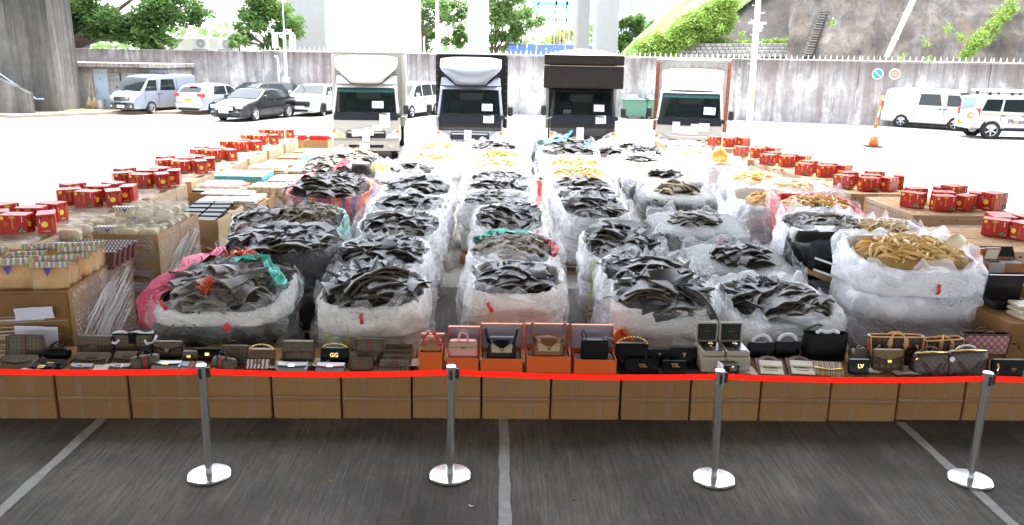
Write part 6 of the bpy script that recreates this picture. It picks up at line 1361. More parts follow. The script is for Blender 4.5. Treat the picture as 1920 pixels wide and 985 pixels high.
# cartons of red packs beside the first truck
for i, px in enumerate((588, 618)):
    q = at(px, 262, .95); lb = ("brown carton full of red packs by the first truck, farther from its bumper", "brown carton full of red packs, the one touching the first truck's bumper side")[i]
    x, y = -5.55+i*.62, 22.6; t = thing("open_carton", lb, "carton", (x, y, 0))
    b = MB(); b.box(-.3, .3, -.3, .3, 0, .72, .006); b.box(-.3, .3, -.3, -.285, .72, 1.0); b.box(-.3, .3, .285, .3, .72, 1.05); b.box(-.3, -.285, -.285, .285, .72, 1.0); b.box(.285, .3, -.285, .285, .72, 1.0); b.obj("carton_body", KRAFT, t)
    RP = M("red_pack", (.7, .03, .03), .4)
    for k in range(4): put("red_pack", MB().box(-.12, .12, -.05, .05, 0, .38, .008).mesh("red_pack", RP), t, (-.13+.26*(k % 2), -.12+.2*(k//2), .73), (R(-14), 0, R(4*k-6)))
# ---- open cartons with goods on the van side
def opencarton(label, x0, x1, y0, y1, h, mat=None, flap=None, film=None, fill=.03, name="open_carton", wall=.09):
    t = thing(name, label, "carton", ((x0+x1)/2, (y0+y1)/2, 0)); w, d = (x1-x0)/2, (y1-y0)/2; m_ = mat or KRAFT
    b = MB(); b.box(-w, w, -d, d, 0, h-wall, .006); b.obj("carton_body", m_, t)
    for (a, c, e, f) in ((-w, w, -d, -d+.012), (-w, w, d-.012, d), (-w, -w+.012, -d+.012, d-.012), (w-.012, w, -d+.012, d-.012)): MB().box(a, c, e, f, h-wall, h).obj("carton_wall", m_, t)
    MB().box(-w+.0, w, -d-.003, -d-.0005, h*.5-.03, h*.5+.03).obj("tape_strip", TAPE, t)
    MB().box(-.03, .03, -d-.004, -d-.0008, .02, h-.01).obj("tape_strip", TAPE, t); MB().box(w+.0005, w+.003, -.03, .03, .02, h-.01).obj("tape_strip", TAPE, t)
    if film:
        prof = [(.02, 1.06)]+[(z, 1.03+.01*math.sin(z*8)) for z in np.linspace(.1, h-.16, 10)]+[(h-.08, 1.02), (h-.02, 1.0)]; body("stretch_wrap", film, t, w*2, d*2, prof, 80, int(h*100+x0*7), cap=False, amp=.012, lump=.015, fr=2.2, jag=.03, exp=12, wav=.02); strands("film_strand", t, 'x', -d, d, .1, h-.12, w+.035, 70, 5, .75); strands("film_strand", t, 'y', -w, w, .2, h-.2, -d-.035, 24, 6, .06)
    return t
FILMD = mat_film("stretch_film_pulled", .05, .9, 38, (.9, .9, .93), .8, .12)
CLEAR, nt_, b_ = _bsdf("clear_plastic"); b_.inputs['Base Color'].default_value = (.85, .87, .9, 1); b_.inputs['Alpha'].default_value = .13; b_.inputs['Roughness'].default_value = .1
bump(nt_, b_, noise(nt_, coords(nt_), 12, 3), .5, .02)
NEST = M("bird_nest", (.6, .5, .3), .7, var=.3, scale=30, bmp=.9, bscale=60); NESTW = M("nest_white", (.68, .61, .46), .7, var=.2, scale=30, bmp=.8, bscale=60); NESTO = M("nest_orange", (.58, .29, .04), .5, var=.4, scale=16, bmp=.6); CHECK = mat_check("check_strip", (.75, .73, .68), (.12, .1, .16), .02); CHECKC = mat_stripes("check_colour", [(0, (.5, .2, .13)), (.2, (.62, .59, .5)), (.4, (.14, .18, .34)), (.6, (.6, .5, .22)), (.8, (.2, .34, .22))], 0, .08); PURP = M("purple_flag", (.09, .05, .3), .5); MAROON = M("maroon_box", (.13, .045, .04), .45, var=.1)
_pk = {}
def packproto(kind):
    if kind in _pk: return _pk[kind]
    t = thing("pack", "pack", "pack", (0, 0, 0)); w, d, h = .24, .13, .15; rng = np.random.RandomState(4)
    if kind in ("nest", "white", "flag"):
        b = MB(); b.box(-w/2, w/2, -d/2, d/2, 0, h, .02); b.obj("clear_lid", CLEAR, t)
        for sx_ in (0.0,):
            P, uv = shell(.205, .1, [(.008, .9), (.025, 1.0), (.05, .98), (.075, .95), (.1, .8), (.118, .5), (.12, .02)], 30, 4+len(_pk), 3.2, .03, 38, .02); m_ = MB(); m_.grid(P); m_.f.append(tuple(range(180, 210))); m_.mi.append(0); m_.obj("nest", NESTW if kind == "white" else NEST, t, True, (sx_, 0, .01))
        if kind == "flag":
            MB().box(-w/2-.002, w/2+.002, -d/2-.003, d/2, h+.0005, h+.004).obj("check_strip", CHECK, t); MB().box(-w/2, w/2, -d/2-.003, -d/2-.0008, h-.028, h).obj("check_strip", CHECK, t)
            MB().add([(.0, -d/2-.005, h-.028), (.06, -d/2-.005, h-.028), (.03, -d/2-.005, h-.075)], [(0, 2, 1)]).obj("purple_pennant", PURP, t)
    elif kind == "bag":
        P = np.array([[((j/8-.5)*.27, (1 if s else -1)*.045*math.sin(PI*(.06+.8*(1-i/6)))*(1-(2*j/8-1)**4)*(1 if i < 6 else .1), .22*i/6) for s in (0, 1) for j in (range(9) if not s else range(8, -1, -1))] for i in range(7)])
        MB().grid(P).obj("pouch_film", CLEAR, t, True); Q = P*np.array([.9, .75, .86])+np.array([0, 0, .006]); b = MB(); b.grid(Q); b.f.append(tuple(range(6*18, 7*18))); b.mi.append(0); b.obj("filling", NESTO, t, True)
        MB().box(-.135, .135, -.006, .006, .19, .23).obj("check_header", CHECKC, t); MB().add([(-.03, -.05, .19), (.03, -.05, .19), (0, -.055, .13)], [(0, 2, 1)]).obj("purple_pennant", PURP, t)
    elif kind == "maroon":
        MB().box(-.17, .17, -.035, .035, 0, .2, .004).obj("box_body", MAROON, t); MB().box(-.17, .17, -.0365, .0365, .175, .2015).obj("check_strip", CHECK, t); MB().box(-.14, -.04, -.038, -.0352, .03, .17).obj("dark_label", M("label_dark", (.02, .02, .025), .5), t); MB().lathe([(.022, -.0395), (.022, -.0385)], 12, 'y', (-.09, 0, .14)).obj("gold_seal", GOLD, t); MB().add([(-.02, -.038, .173), (.06, -.038, .173), (.0, -.038, .1)], [(0, 2, 1)]).obj("purple_pennant", PURP, t)
    bpy.context.view_layer.update(); _pk[kind] = [t, tree(t), False]; return _pk[kind]
_pn = {"nest": "nest_pack", "white": "nest_pack", "flag": "nest_pack", "bag": "snack_pouch", "maroon": "maroon_gift_box"}; _pc = {"nest": "food pack", "white": "food pack", "flag": "food pack", "bag": "food pouch", "maroon": "gift box"}
_lc = {}
def pack(kind, x, y, z, rz, label, sc=1.0, tilt=0.0, group=None):
    p = packproto(kind)
    if not p[2]: p[2] = True; o = p[0]; o.location = (x, y, z); o.scale = (sc,)*3
    else: o = dup(p[1], (x, y, z), rz, None, None, sc)
    o.rotation_euler = (tilt, 0, rz); o.name = _pn[kind]; o["category"] = _pc[kind]; o["label"] = label; o["group"] = group or "packed foods on the van side cartons"; return o
# nearest film wrapped block: amber pouches, nest packs, maroon boxes on top
t = opencarton("big film wrapped cartons with pulled strands nearest the barrier, van side", -5.85, -4.25, 7.6, 9.35, .98, KRAFTD, film=FILMD); paper(t, (.5, -.96, .5), .4, .3, (0, R(3), 0)); paper(t, (.5, -.955, .78), .36, .12, (0, R(-3), 0)); t.rotation_euler.z = R(5); MB().box(-.795, .795, -.905, -.899, .005, .96).obj("front_joint", KRAFTD, t)
for x in (-.25, .35): MB().box(x-.004, x+.004, -.904, -.9005, .02, .9).obj("flap_joint", M("card_crease", (.13, .075, .03), .9), t)
MB().box(.785, .7935, -.3, -.292, .05, .9).obj("flap_joint", MATS["card_crease"], t); MB().box(.785, .7935, .3, .308, .05, .9).obj("flap_joint", MATS["card_crease"], t)
names = ["front row", "second row", "third row", "fourth row", "fifth row", "sixth row"]
for i in range(6):
    for j in range(3):
        if j == 2 and i > 3: continue
        pack("bag", -4.42-.42*j-.01*i+.03*math.sin(i*5+j), 7.82+.16*i+.03*math.sin(i*3+j*2), .9, R(6+4*i+9*math.sin(i*2.3+j)), "orange food pouch with checked header, %s, %s file from the film edge" % (names[i], ORD[j]), 1.4+.12*math.sin(i*1.7+j), R(-10+9*math.sin(i*4+j)), "orange food pouches with checked headers")
for i in range(5):
    for j in range(3): pack("flag" if (i+j) % 3 else "white", -4.95-.25*j, 8.75+.14*i, .92, R(5), "pack of pale nests beside the maroon boxes, %s, %s file" % (names[i], ORD[j]), 1.0, 0, "nest packs beside the maroon boxes")
t = opencarton("carton filled with maroon gift boxes behind the orange pouches", -4.75, -4.18, 9.52, 10.1, 1.02, KRAFT) if False else None
for i in range(5):
    for j in range(2): pack("maroon", -4.75+.37*j, 8.72+.13*i, .93, R(3), "maroon box with checked top and dark label, %s, %s file" % (names[i], "film side" if j else "nest side"), 1.0, R(-24), "maroon gift boxes on the front cartons")
# second block: nest packs stacked high, with lilac sheet in blue writing
t = opencarton("tall film wrapped carton with blue written sheet, stacked with nest packs", -5.0, -4.2, 9.9, 11.3, 1.06, KRAFT, film=FILMD); paper(t, (-.1, -.735, .78), .4, .34, (0, R(2), 0), PAPER, BLUEINK, 31); paper(t, (.05, -.735, .28), .36, .36, (0, R(4), 0), PAPER, INK, 32)
MB().box(-.4, .4, -.704, -.7005, .5, .512).obj("carton_joint", DARK, t)
for i in range(5):
    for j in range(3):
        for k in range(2 if i > 1 else 1):
            pack(("flag", "nest", "white")[(i+j+k) % 3] if j == 0 else ("nest", "white")[(i+k) % 2], -4.88+.26*j, 10.02+.26*i, .98+.155*k, R(4-6*j), "clear nest pack on the tall carton, %s, %s file, %s" % (names[i], ORD[j], ("below", "stacked above")[k]), 1.0, R(-6), "nest packs on the tall film wrapped carton")
for i in range(4):
    for j in range(2): pack("white" if (i+j) % 2 else "nest", -5.2-.26*j, 9.75+.3*i, 1.0, R(10), "loose nest pack beside the tall carton, %s, %s file" % (names[i], ORD[j]), 1.1, 0, "loose nest packs by the gift box row")
MB().box(-5.7, -5.02, 9.55, 11.4, 0, .99, .01).obj("carton", KRAFTP).__setitem__("label", "plain brown carton block under loose nest packs beside the gift box row"); bpy.data.objects[-1]
o = [x for x in COL.objects if x.get("label", "").startswith("plain brown carton block")][0]; o["category"] = "carton"
# carton of black boxes with printed mark
t = opencarton("open carton of black boxes printed with a round mark and LKK", -4.72, -4.02, 11.55, 12.75, .92, KRAFTP, wall=.06)
text("LKK", .17, M("print_grey", (.16, .13, .1), .7), t, (.352, .12, .62), (R(90), 0, R(90)), bold=.003)
b = MB(); b.T = Matrix.Translation((.353, -.17, .62)); [b.strip([(0, r*math.cos(a), r*math.sin(a)) for a in np.linspace(s0, s0+1.9, 8)], (.0, .006, .006), .001) for r, s0 in ((.09, .8), (.09, 3.6), (.055, .4), (.055, 3.0))]; b.obj("round_mark", MATS["print_grey"], t)
for k in range(5): MB().box(.3505, .352, .0+.06*k, .04+.06*k, .5, .51).obj("small_print", MATS["print_grey"], t)
BBX = M("black_box", (.014, .014, .015), .5)
for i in range(5):
    for j in range(2): tag(put("black_box", MB().box(-.14, .14, -.09, .09, 0, .06, .008).mesh("black_box", BBX) if i+j == 0 else bpy.data.meshes["black_box"], None, (-4.53+.31*j, 11.68+.2*i, .862+.025*i), (R(3), 0, R(3*i-5))), "flat black box in the LKK carton, %s, %s" % (names[i], ("gift box row side", "fin row side")[j]), "box", "black boxes in the LKK carton")
# goods cartons farther back: pairs of open cartons with flat goods
GW_ = M("goods_white", (.78, .77, .75), .5, var=.04); GC = M("goods_cyan", (.1, .42, .52), .4, var=.06); GRd = M("goods_red", (.65, .05, .05), .4); GDk = M("goods_dark", (.05, .06, .08), .3); GOr = M("goods_orange", (.7, .22, .06), .5); GCr = M("goods_cream", (.66, .6, .5), .5)
def goods(name, label, x, y, z, n, m, sz, mat, gap=1.04, top=None, cat="boxed goods", rz=0.0, parts="box"):
    t = thing(name, label, cat, (x, y, z), rz); me = MB().box(-sz[0]/2, sz[0]/2, -sz[1]/2, sz[1]/2, 0, sz[2], .004).mesh(parts, mat); rng = random.Random(int(x*100+y*10))
    tm = MB().box(-sz[0]*.45, sz[0]*.45, -sz[1]*.45, sz[1]*.45, sz[2], sz[2]+.002).mesh("printed_top", top) if top else None
    for i in range(n):
        for j in range(m):
            c = put(parts, me, t, ((i-(n-1)/2)*sz[0]*gap, (j-(m-1)/2)*sz[1]*gap, rng.uniform(0, .006)), (0, 0, R(rng.uniform(-2, 2))))
            if tm: put("printed_top", tm, c)
    return t
def gcart(label, x, y, w, d, h, mat=None):
    t = opencarton(label, x-w/2, x+w/2, y-d/2, y+d/2, h, mat, wall=.04); return t
LC = [("carton under cream boxes behind the black boxes", -4.3, 13.35, 1.0, .85, .92), ("carton under bagged sausages and dark packets", -4.95, 14.4, 1.0, 1.0, .92), ("carton under the gold capped jars", -4.02, 14.35, .8, .9, .9), ("carton under the long cyan boxes", -4.9, 15.75, 1.0, .9, .92),
      ("carton under red striped packs by the striped sacks", -3.95, 15.7, .85, 1.0, .92), ("carton under the red topped boxes", -4.75, 17.0, .9, .9, .92), ("carton under white trays beside the far fin sacks", -3.95, 17.2, .85, .9, .92), ("carton under a fan of white leaflets", -4.75, 18.2, .9, .9, .92),
      ("carton under the pale blue striped boxes", -4.0, 18.5, .9, .9, .92), ("carton under a dark tray, nearer one", -4.7, 19.5, .9, .9, .92), ("carton under a dark tray, farther one", -4.6, 20.7, .9, .9, .92), ("carton under white boxes next to the far red packs", -3.9, 20.0, .8, .9, .92)]
for lb, x, y, w, d, h in LC: gcart("brown "+lb, x, y, w, d, h, KRAFTP if y > 14 else KRAFT)
Z = .9
goods("cream_boxes_row".replace("s_row", "_set"), "flat cream boxes laid in two rows behind the black boxes", -4.35, 13.3, Z, 4, 3, (.22, .24, .06), GCr); goods("white_board_set", "white flat boards lying over the cream boxes", -4.5, 13.55, Z+.07, 2, 1, (.4, .35, .03), GW_)
t = thing("sausage_bag", "clear bags of dried sausages and shrimps on a carton", "food bag", (-4.95, 14.4, Z)); rng = random.Random(9)
for i in range(16): MB().tube([(-.4+.05*i, -.1, .04), (-.38+.05*i, .12, .05+.02*(i % 2))], .02, 6).obj("sausage", M("sausage", (.35, .14, .09), .5, var=.3), t, True)
for i in range(10): MB().tube([(.18+.03*i, .2, .05), (.2+.03*i, .26, .09), (.16+.03*i, .33, .06)], .018, 6, .006).obj("shrimp", GOr, t, True)
body("bag_film", FILM3, t, 1.0, .8, [(0, .9), (.08, 1.0), (.13, .85), (.15, .4), (.15, .03)], 30, 3)
goods("packet_set", "dark and silver packets lying on the sausage carton", -4.85, 14.0, Z+.02, 3, 1, (.25, .16, .04), GDk, 1.1, GCr)
t = thing("jar_set", "gold capped glass jars crowded on a carton", "jars", (-4.02, 14.3, Z)); jm = MB().lathe([(.05, 0), (.055, .01), (.055, .075), (.045, .085)], 16).mesh("jar", M("jar_glass", (.6, .5, .42), .15, coat=.5)); jl = MB().lathe([(.056, .085), (.058, .09), (.058, .115), (.05, .12)], 16).mesh("lid", M("lid_cream", (.78, .72, .6), .4)); jb = MB().lathe([(.0575, .086), (.0585, .092)], 16, cap=False).mesh("band", GOLD)
for i in range(5):
    for j in range(4): o = put("jar", jm, t, (-.27+.13*i+.03*(j % 2), -.22+.14*j, random.uniform(0, .01))); put("lid", jl, o); put("band", jb, o)
goods("cyan_box_set", "long cyan boxes laid side by side on a carton", -4.95, 15.6, Z+.02, 3, 2, (.36, .4, .11), GC, 1.02, GW_)
goods("red_striped_set", "white packs with red stripes in a carton by the striped sacks", -3.95, 15.6, Z, 4, 2, (.18, .38, .06), GCr, 1.04, GW_); goods("red_wrap_set", "red wrapped packs at the end of the striped ones", -3.68, 15.75, Z+.07, 1, 3, (.14, .2, .03), GRd, 1.15)
goods("red_topped_set", "four white boxes with red tops standing in line", -4.78, 16.95, Z+.03, 4, 1, (.17, .55, .08), GW_, 1.03, GRd)
goods("white_tray_set", "white trays on a carton by the far fin sacks", -3.95, 17.1, Z, 2, 2, (.38, .38, .05), GW_); goods("leaflet_fan", "white leaflets fanned over a carton", -4.75, 18.1, Z, 3, 2, (.26, .36, .03), GW_, 1.06)
goods("pale_blue_set", "pale blue printed boxes set upright on a carton", -4.0, 18.4, Z, 5, 1, (.15, .4, .2), M("goods_pale_blue", (.4, .68, .72), .4, var=.12, scale=18), 1.02, GW_)
for i, y in enumerate((19.4, 20.6)): goods("dark_tray", "dark flat tray with white edge, %s of two" % ("nearer", "farther")[i], -4.7+.1*i, y, Z, 1, 1, (.62, .5, .05), GW_, 1, GDk, "tray")
goods("white_box_set", "white boxes next to the far red packs", -3.9, 19.9, Z, 3, 2, (.22, .36, .1), GW_)
# ---- right front: cartons with watch cases, books and packs
o = carton("big brown carton carrying opened watch boxes, behind the pink tote", 6.25, 9.1, 0, 1.1, .9, .88, 0, KRAFTD, seed=4); scribble(o, INK, (.0, -.462, .6), None, 2.0, 41)
carton("brown carton wedged behind the bulging white sacks by the watch boxes", 5.42, 9.35, 0, .5, .8, .86, 0, KRAFTD, seed=5)
o = carton("brown carton carrying flat wooden cases, just behind the totes", 5.75, 8.15, 0, 1.0, .75, .72, 0, KRAFTD, seed=6); scribble(o, INK, (-.2, -.386, .42), (0, R(30), 0), 1.5, 42)
t = opencarton("tilted carton of purple booklets behind the pink tote", 5.75, 6.5, 7.45, 8.15, .72, KRAFTD); PUR = M("purple_cover", (.2, .07, .32), .35, var=.08)
for i in range(9):
    o = tag(put("purple_booklet", MB().box(-.34, .34, -.22, .22, 0, .03, .003).mesh("purple_booklet", PUR) if i == 0 else bpy.data.meshes["purple_booklet"], None, (6.2+.01*i, 7.78+.02*i, .64+.036*i), (R(5), 0, R(2*i-6))), "purple booklet, %s from the top of the pile in the tilted carton" % ORD[8-i], "booklet", "pile of purple booklets")
    put("title_line", MB().box(-.3, -.12, -.222, -.2205, .012, .018).mesh("title_line", M("pale_purple", (.55, .4, .6), .5)), o)
WB = M("watch_box_wood", (.3, .13, .06), .35, coat=.3, var=.15); WO = M("watch_box_orange", (.75, .2, .03), .45); WK = M("case_black", (.012, .012, .013), .3, coat=.3); WCR = M("case_cream", (.55, .47, .36), .5)
def lidcase(name, label, px, py, z, w, d, h, body_m, lid_m, inner, lean=100, cat="watch case", rz=0, items=0, item_m=None, lidh=None):
    q = at(px, py, z); t = thing(name, label, cat, (q.x, q.y+d/2, z), rz); lidh = lidh or d
    b = MB(); b.box(-w/2, w/2, -d/2, d/2, 0, h*.6, .004); b.obj("case_base", body_m, t)
    for (a, c, e, f) in ((-w/2, w/2, -d/2, -d/2+.012), (-w/2, w/2, d/2-.012, d/2), (-w/2, -w/2+.012, -d/2+.012, d/2-.012), (w/2-.012, w/2, -d/2+.012, d/2-.012)): MB().box(a, c, e, f, h*.6, h).obj("case_wall", body_m, t)
    MB().box(-w/2+.013, w/2-.013, -d/2+.013, d/2-.013, h*.6, h*.78, .004).obj("cushion", inner, t)
    l = MB().box(-w/2, w/2, 0, .03, 0, lidh, .005).obj("lid", lid_m, t, False, (0, d/2+.003, h), (R(lean-90), 0, 0)); MB().box(-w/2+.015, w/2-.015, -.003, .0, .015, lidh-.015).obj("lid_lining", inner, l)
    for i in range(items):
        x = -w/2+w*(i+1)/(items+1); o = MB().box(x-.018, x+.018, -d*.33, d*.33, h*.78, h*.95, .008).obj("watch", item_m or WK, t)
    return t
lidcase("watch_case", "reddish brown case with open lid and a row of black watches", 1895, 512, .89, .42, .26, .12, WB, WB, WK, 55, items=6, lidh=.16); lidcase("watch_case", "small open wooden case with bright orange inner by the sacks", 1842, 510, .89, .2, .16, .1, WO, WB, WO, 105); lidcase("watch_case", "grey open case between the orange one and the brown one", 1868, 512, .89, .18, .16, .12, M("case_grey", (.35, .33, .32), .5), WB, GCr, 108)
lidcase("black_case", "large black case propped open above the purple booklets", 1900, 582, .72, .4, .22, .08, WK, WK, WK, 98, lidh=.26)
for k in range(3): o = tag(put("flat_wooden_case", MB().box(-.2, .2, -.13, .13, 0, .035, .005).mesh("flat_wooden_case", WCR) if k == 0 else bpy.data.meshes["flat_wooden_case"], None, (5.63+.03*k, 8.02+.05*k, .722+.037*k), (0, 0, R(-6*k+4))), "flat pale wooden case, %s of the pile of three" % ("lowest", "middle", "top")[k], "case", "flat wooden cases")
# ------------------------------------------------------------------ handbags along the barrier row
GGC = mat_lattice("monogram_beige", (.125, .096, .062), (.045, .032, .02), (.05, .036, .023), .05); BRN = M("brown_trim", (.085, .032, .018), .4, var=.15); TAN = M("tan_leather", (.3, .14, .045), .45, var=.1); BLKL = M("black_leather", (.007, .007, .008), .38, spec=.1, bmp=.15, bscale=80); SILL = M("silver_coated", (.25, .25, .255), .25, .2, bmp=.15); GLD = M("gold_metal", (.8, .55, .18), .2, 1.0); WRAP = M("tissue_wrap", (.72, .72, .74), .5, bmp=.5, bscale=25); QUIL = M("quilted_black", (.007, .007, .008), .3, spec=.16)
LVM = mat_lattice("monogram_brown", (.055, .03, .017), (.04, .022, .012), (.17, .11, .05), .06, .4, False); DAM = mat_check("check_brown", (.06, .027, .018), (.022, .011, .008), .028, .4, 0); VACH = M("pale_tan_leather", (.66, .42, .2), .45, var=.06); REDLIN = M("red_lining", (.35, .03, .02), .7); PINKJ = mat_lattice("pink_jacquard", (.38, .17, .19), (.14, .03, .05), (.62, .5, .48), .05); NAVY = M("navy_leather", (.008, .01, .018), .4, spec=.12, bmp=.1, bscale=60); PINKL = M("pink_leather", (.66, .27, .26), .5, var=.04); BROWNL = M("brown_leather", (.2, .07, .025), .42, var=.1); BEIGE = M("beige_panel", (.46, .34, .2), .5); ORB = M("orange_box", (.62, .1, .012), .55, var=.04); ORBE = M("orange_box_edge", (.75, .26, .12), .5); LILAC = M("lilac_lining", (.36, .32, .37), .6, var=.06); STRIPE = mat_stripes("check_stripe", [(0, (.35, .26, .15)), (.3, (.03, .03, .03)), (.4, (.4, .3, .18)), (.7, (.35, .05, .03)), (.75, (.4, .3, .18)), (.85, (.03, .03, .03))], 0, .05); TAUPE = M("taupe_plastic", (.3, .25, .2), .15, coat=.5); CREAMC = M("cream_card", (.66, .6, .48), .5); WEBG = M("web_green", (.015, .05, .03), .6); WEBR = M("web_red", (.36, .015, .015), .6); QBR = M("quilted_brown", (.16, .06, .025), .35)
def smoothbox(w, d, h, tw=1.0, td=1.0, puff=.12, n=12, exp=3.6, sag=0.0):
    """soft bag volume standing on its base"""
    prof = [(0, .93)]+[(h*v, 1+puff*math.sin(PI*v)*.35) for v in np.linspace(.04, .94, 7)]+[(h*.985, .95), (h, .86)]
    a = np.linspace(0, 2*PI, 28, endpoint=False); cx, cy = superell(a, exp); P = []
    for z, r in prof: f = z/h; sx_ = r*(1+(tw-1)*f); sy = r*(1+(td-1)*f); P.append(np.stack([cx*w/2*sx_, cy*d/2*sy, z-sag*f*(1-np.abs(cx))**1.5], 1))
    b = MB(); b.grid(np.array(P)); b.f.append(tuple(range((len(prof)-1)*28, len(prof)*28))); b.f.append(tuple(range(28))[::-1]); b.mi += [0, 0]; return b
def arch(w, h, z0, y=0.0, n=14, p=1.0): return [(w/2*math.cos(PI-PI*i/n), y, z0+h*math.sin(PI*i/n)**p) for i in range(n+1)]
BG = "handbags displayed on the barrier row cartons"
def bagbase(name, label, cat, px, py, z=.44, rz=0.0, back=0.0):
    q = at(px, py, z); return thing(name, label, cat, (q.x, q.y+back, z), R(rz), BG)
def flapbag(label, px, py, w, h, d, mat, trim=None, z=.44, lean=-10, flap=.5, clasp=None, logo=None, rz=0, tab=None, web=False, corner=None, chain=False, name="handbag", flapm=None, quilt=False, dv=False, back=0.05):
    t = bagbase(name, label, "handbag", px, py, z, rz, d/2+back); Lr = Matrix.Rotation(R(lean), 4, 'X')
    r = thing("bag_pivot", "", "", (0, 0, 0)) if False else None
    b = smoothbox(w, d, h, .97, .62); b.v = [tuple(Lr @ Vector(v)) for v in b.v]; o = b.obj("body", mat, t, 50)
    def fpt(u, v, off=.004): yy = -d/2*(1-.38*v)*(1+.05*math.sin(PI*v)); return Lr @ Vector((u*w/2, yy-off, v*h))
    if flap:
        us = np.linspace(-.97, .97, 13); P = [[tuple(Lr @ Vector((u*w/2*.97, d*.28, h*1.0+.004))) for u in us], [tuple(Lr @ Vector((u*w/2*.97, -d*.22, h*1.02+.006))) for u in us]]
        for v in np.linspace(1, 1-flap, 5): P.append([tuple(fpt(u, v if not dv else 1-(1-v)*(1-.45*abs(u)), .012)) for u in us])
        f_ = MB(); f_.grid(np.array(P), False); f_.grid(np.array(P)+np.array([0, .004, 0]), False, True); fo = f_.obj("flap", flapm or mat, t, 40)
        if trim:
            e = [Vector(p) for p in P[-1]]; MB().tube([tuple(q-Vector((0, .004, 0))) for q in e], .006, 5).obj("flap_edge", trim, fo, True)
    if trim:
        for s in (-1, 1): MB().tube([tuple(fpt(s*.99, v, .0)) for v in np.linspace(.03, .98, 7)], .008, 5).obj("side_piping", trim, t, True)
        MB().tube([tuple(fpt(u, .02, .0)) for u in np.linspace(-.98, .98, 7)], .007, 5).obj("base_piping", trim, t, True)
    if web:
        for i, (m_, x0, x1) in enumerate(((WEBG, -.1, -.04), (WEBR, -.04, .04), (WEBG, .04, .1))): b = MB(); b.grid(np.array([[tuple(fpt(x, v, .0065)) for x in (x0, x1)] for v in np.linspace(.05, .96, 6)]), False); b.obj("web_stripe", m_, t)
    if tab: b = MB(); b.grid(np.array([[tuple(fpt(x, v, .02)) for x in np.linspace(-.22, .22, 5)] for v in np.linspace(.34, .6, 4)]), False); P_ = [tuple(fpt(x, v, .02)) for x, v in ((-.22, .34), (.22, .34), (.22, .6), (-.22, .6))]; Q_ = [tuple(fpt(x, v, .008)) for x, v in ((-.22, .34), (.22, .34), (.22, .6), (-.22, .6))]; b.add(P_+Q_, [(0, 4, 5, 1), (1, 5, 6, 2), (2, 6, 7, 3), (3, 7, 4, 0)]); b.obj("tab", tab, t)
    if clasp:
        c = fpt(0, 1-flap if flap else .7, .022); b = MB(); b.box(-.022, .022, -.008, .008, -.016, .016, .004); b.obj("clasp", clasp, t, False, tuple(c), (R(lean), 0, 0))
    if logo: c = fpt(0, .5 if not flap else max(.4, 1-flap*.75), .024); text(logo[0], logo[1], logo[2], t, tuple(c), (R(90+lean), 0, 0), "logo", .002)
    if quilt:
        b = MB()
        for k in range(-5, 6):
            for s in (1, -1):
                P = [(k*.2+s*(v-.5)*.9, v) for v in np.linspace(.06, .96, 8)]; P = [fpt(max(-.94, min(.94, u)), v, .0135 if flap and v > 1-flap else .0055) for u, v in P if -1 < u < 1]
                if len(P) > 1: b.tube([tuple(p) for p in P], .0018, 4)
        b.obj("quilting", DARK, t)
    if chain:
        b = MB(); P = arch(w*.9, h*.35, h*.98); 
        for i in range(len(P)-1): b.lathe([(.006, -.008), (.011, 0), (.006, .008)], 6, 'x', tuple((Vector(P[i])+Vector(P[i+1]))/2))
        b.obj("chain", GLD, t, True)
    return t
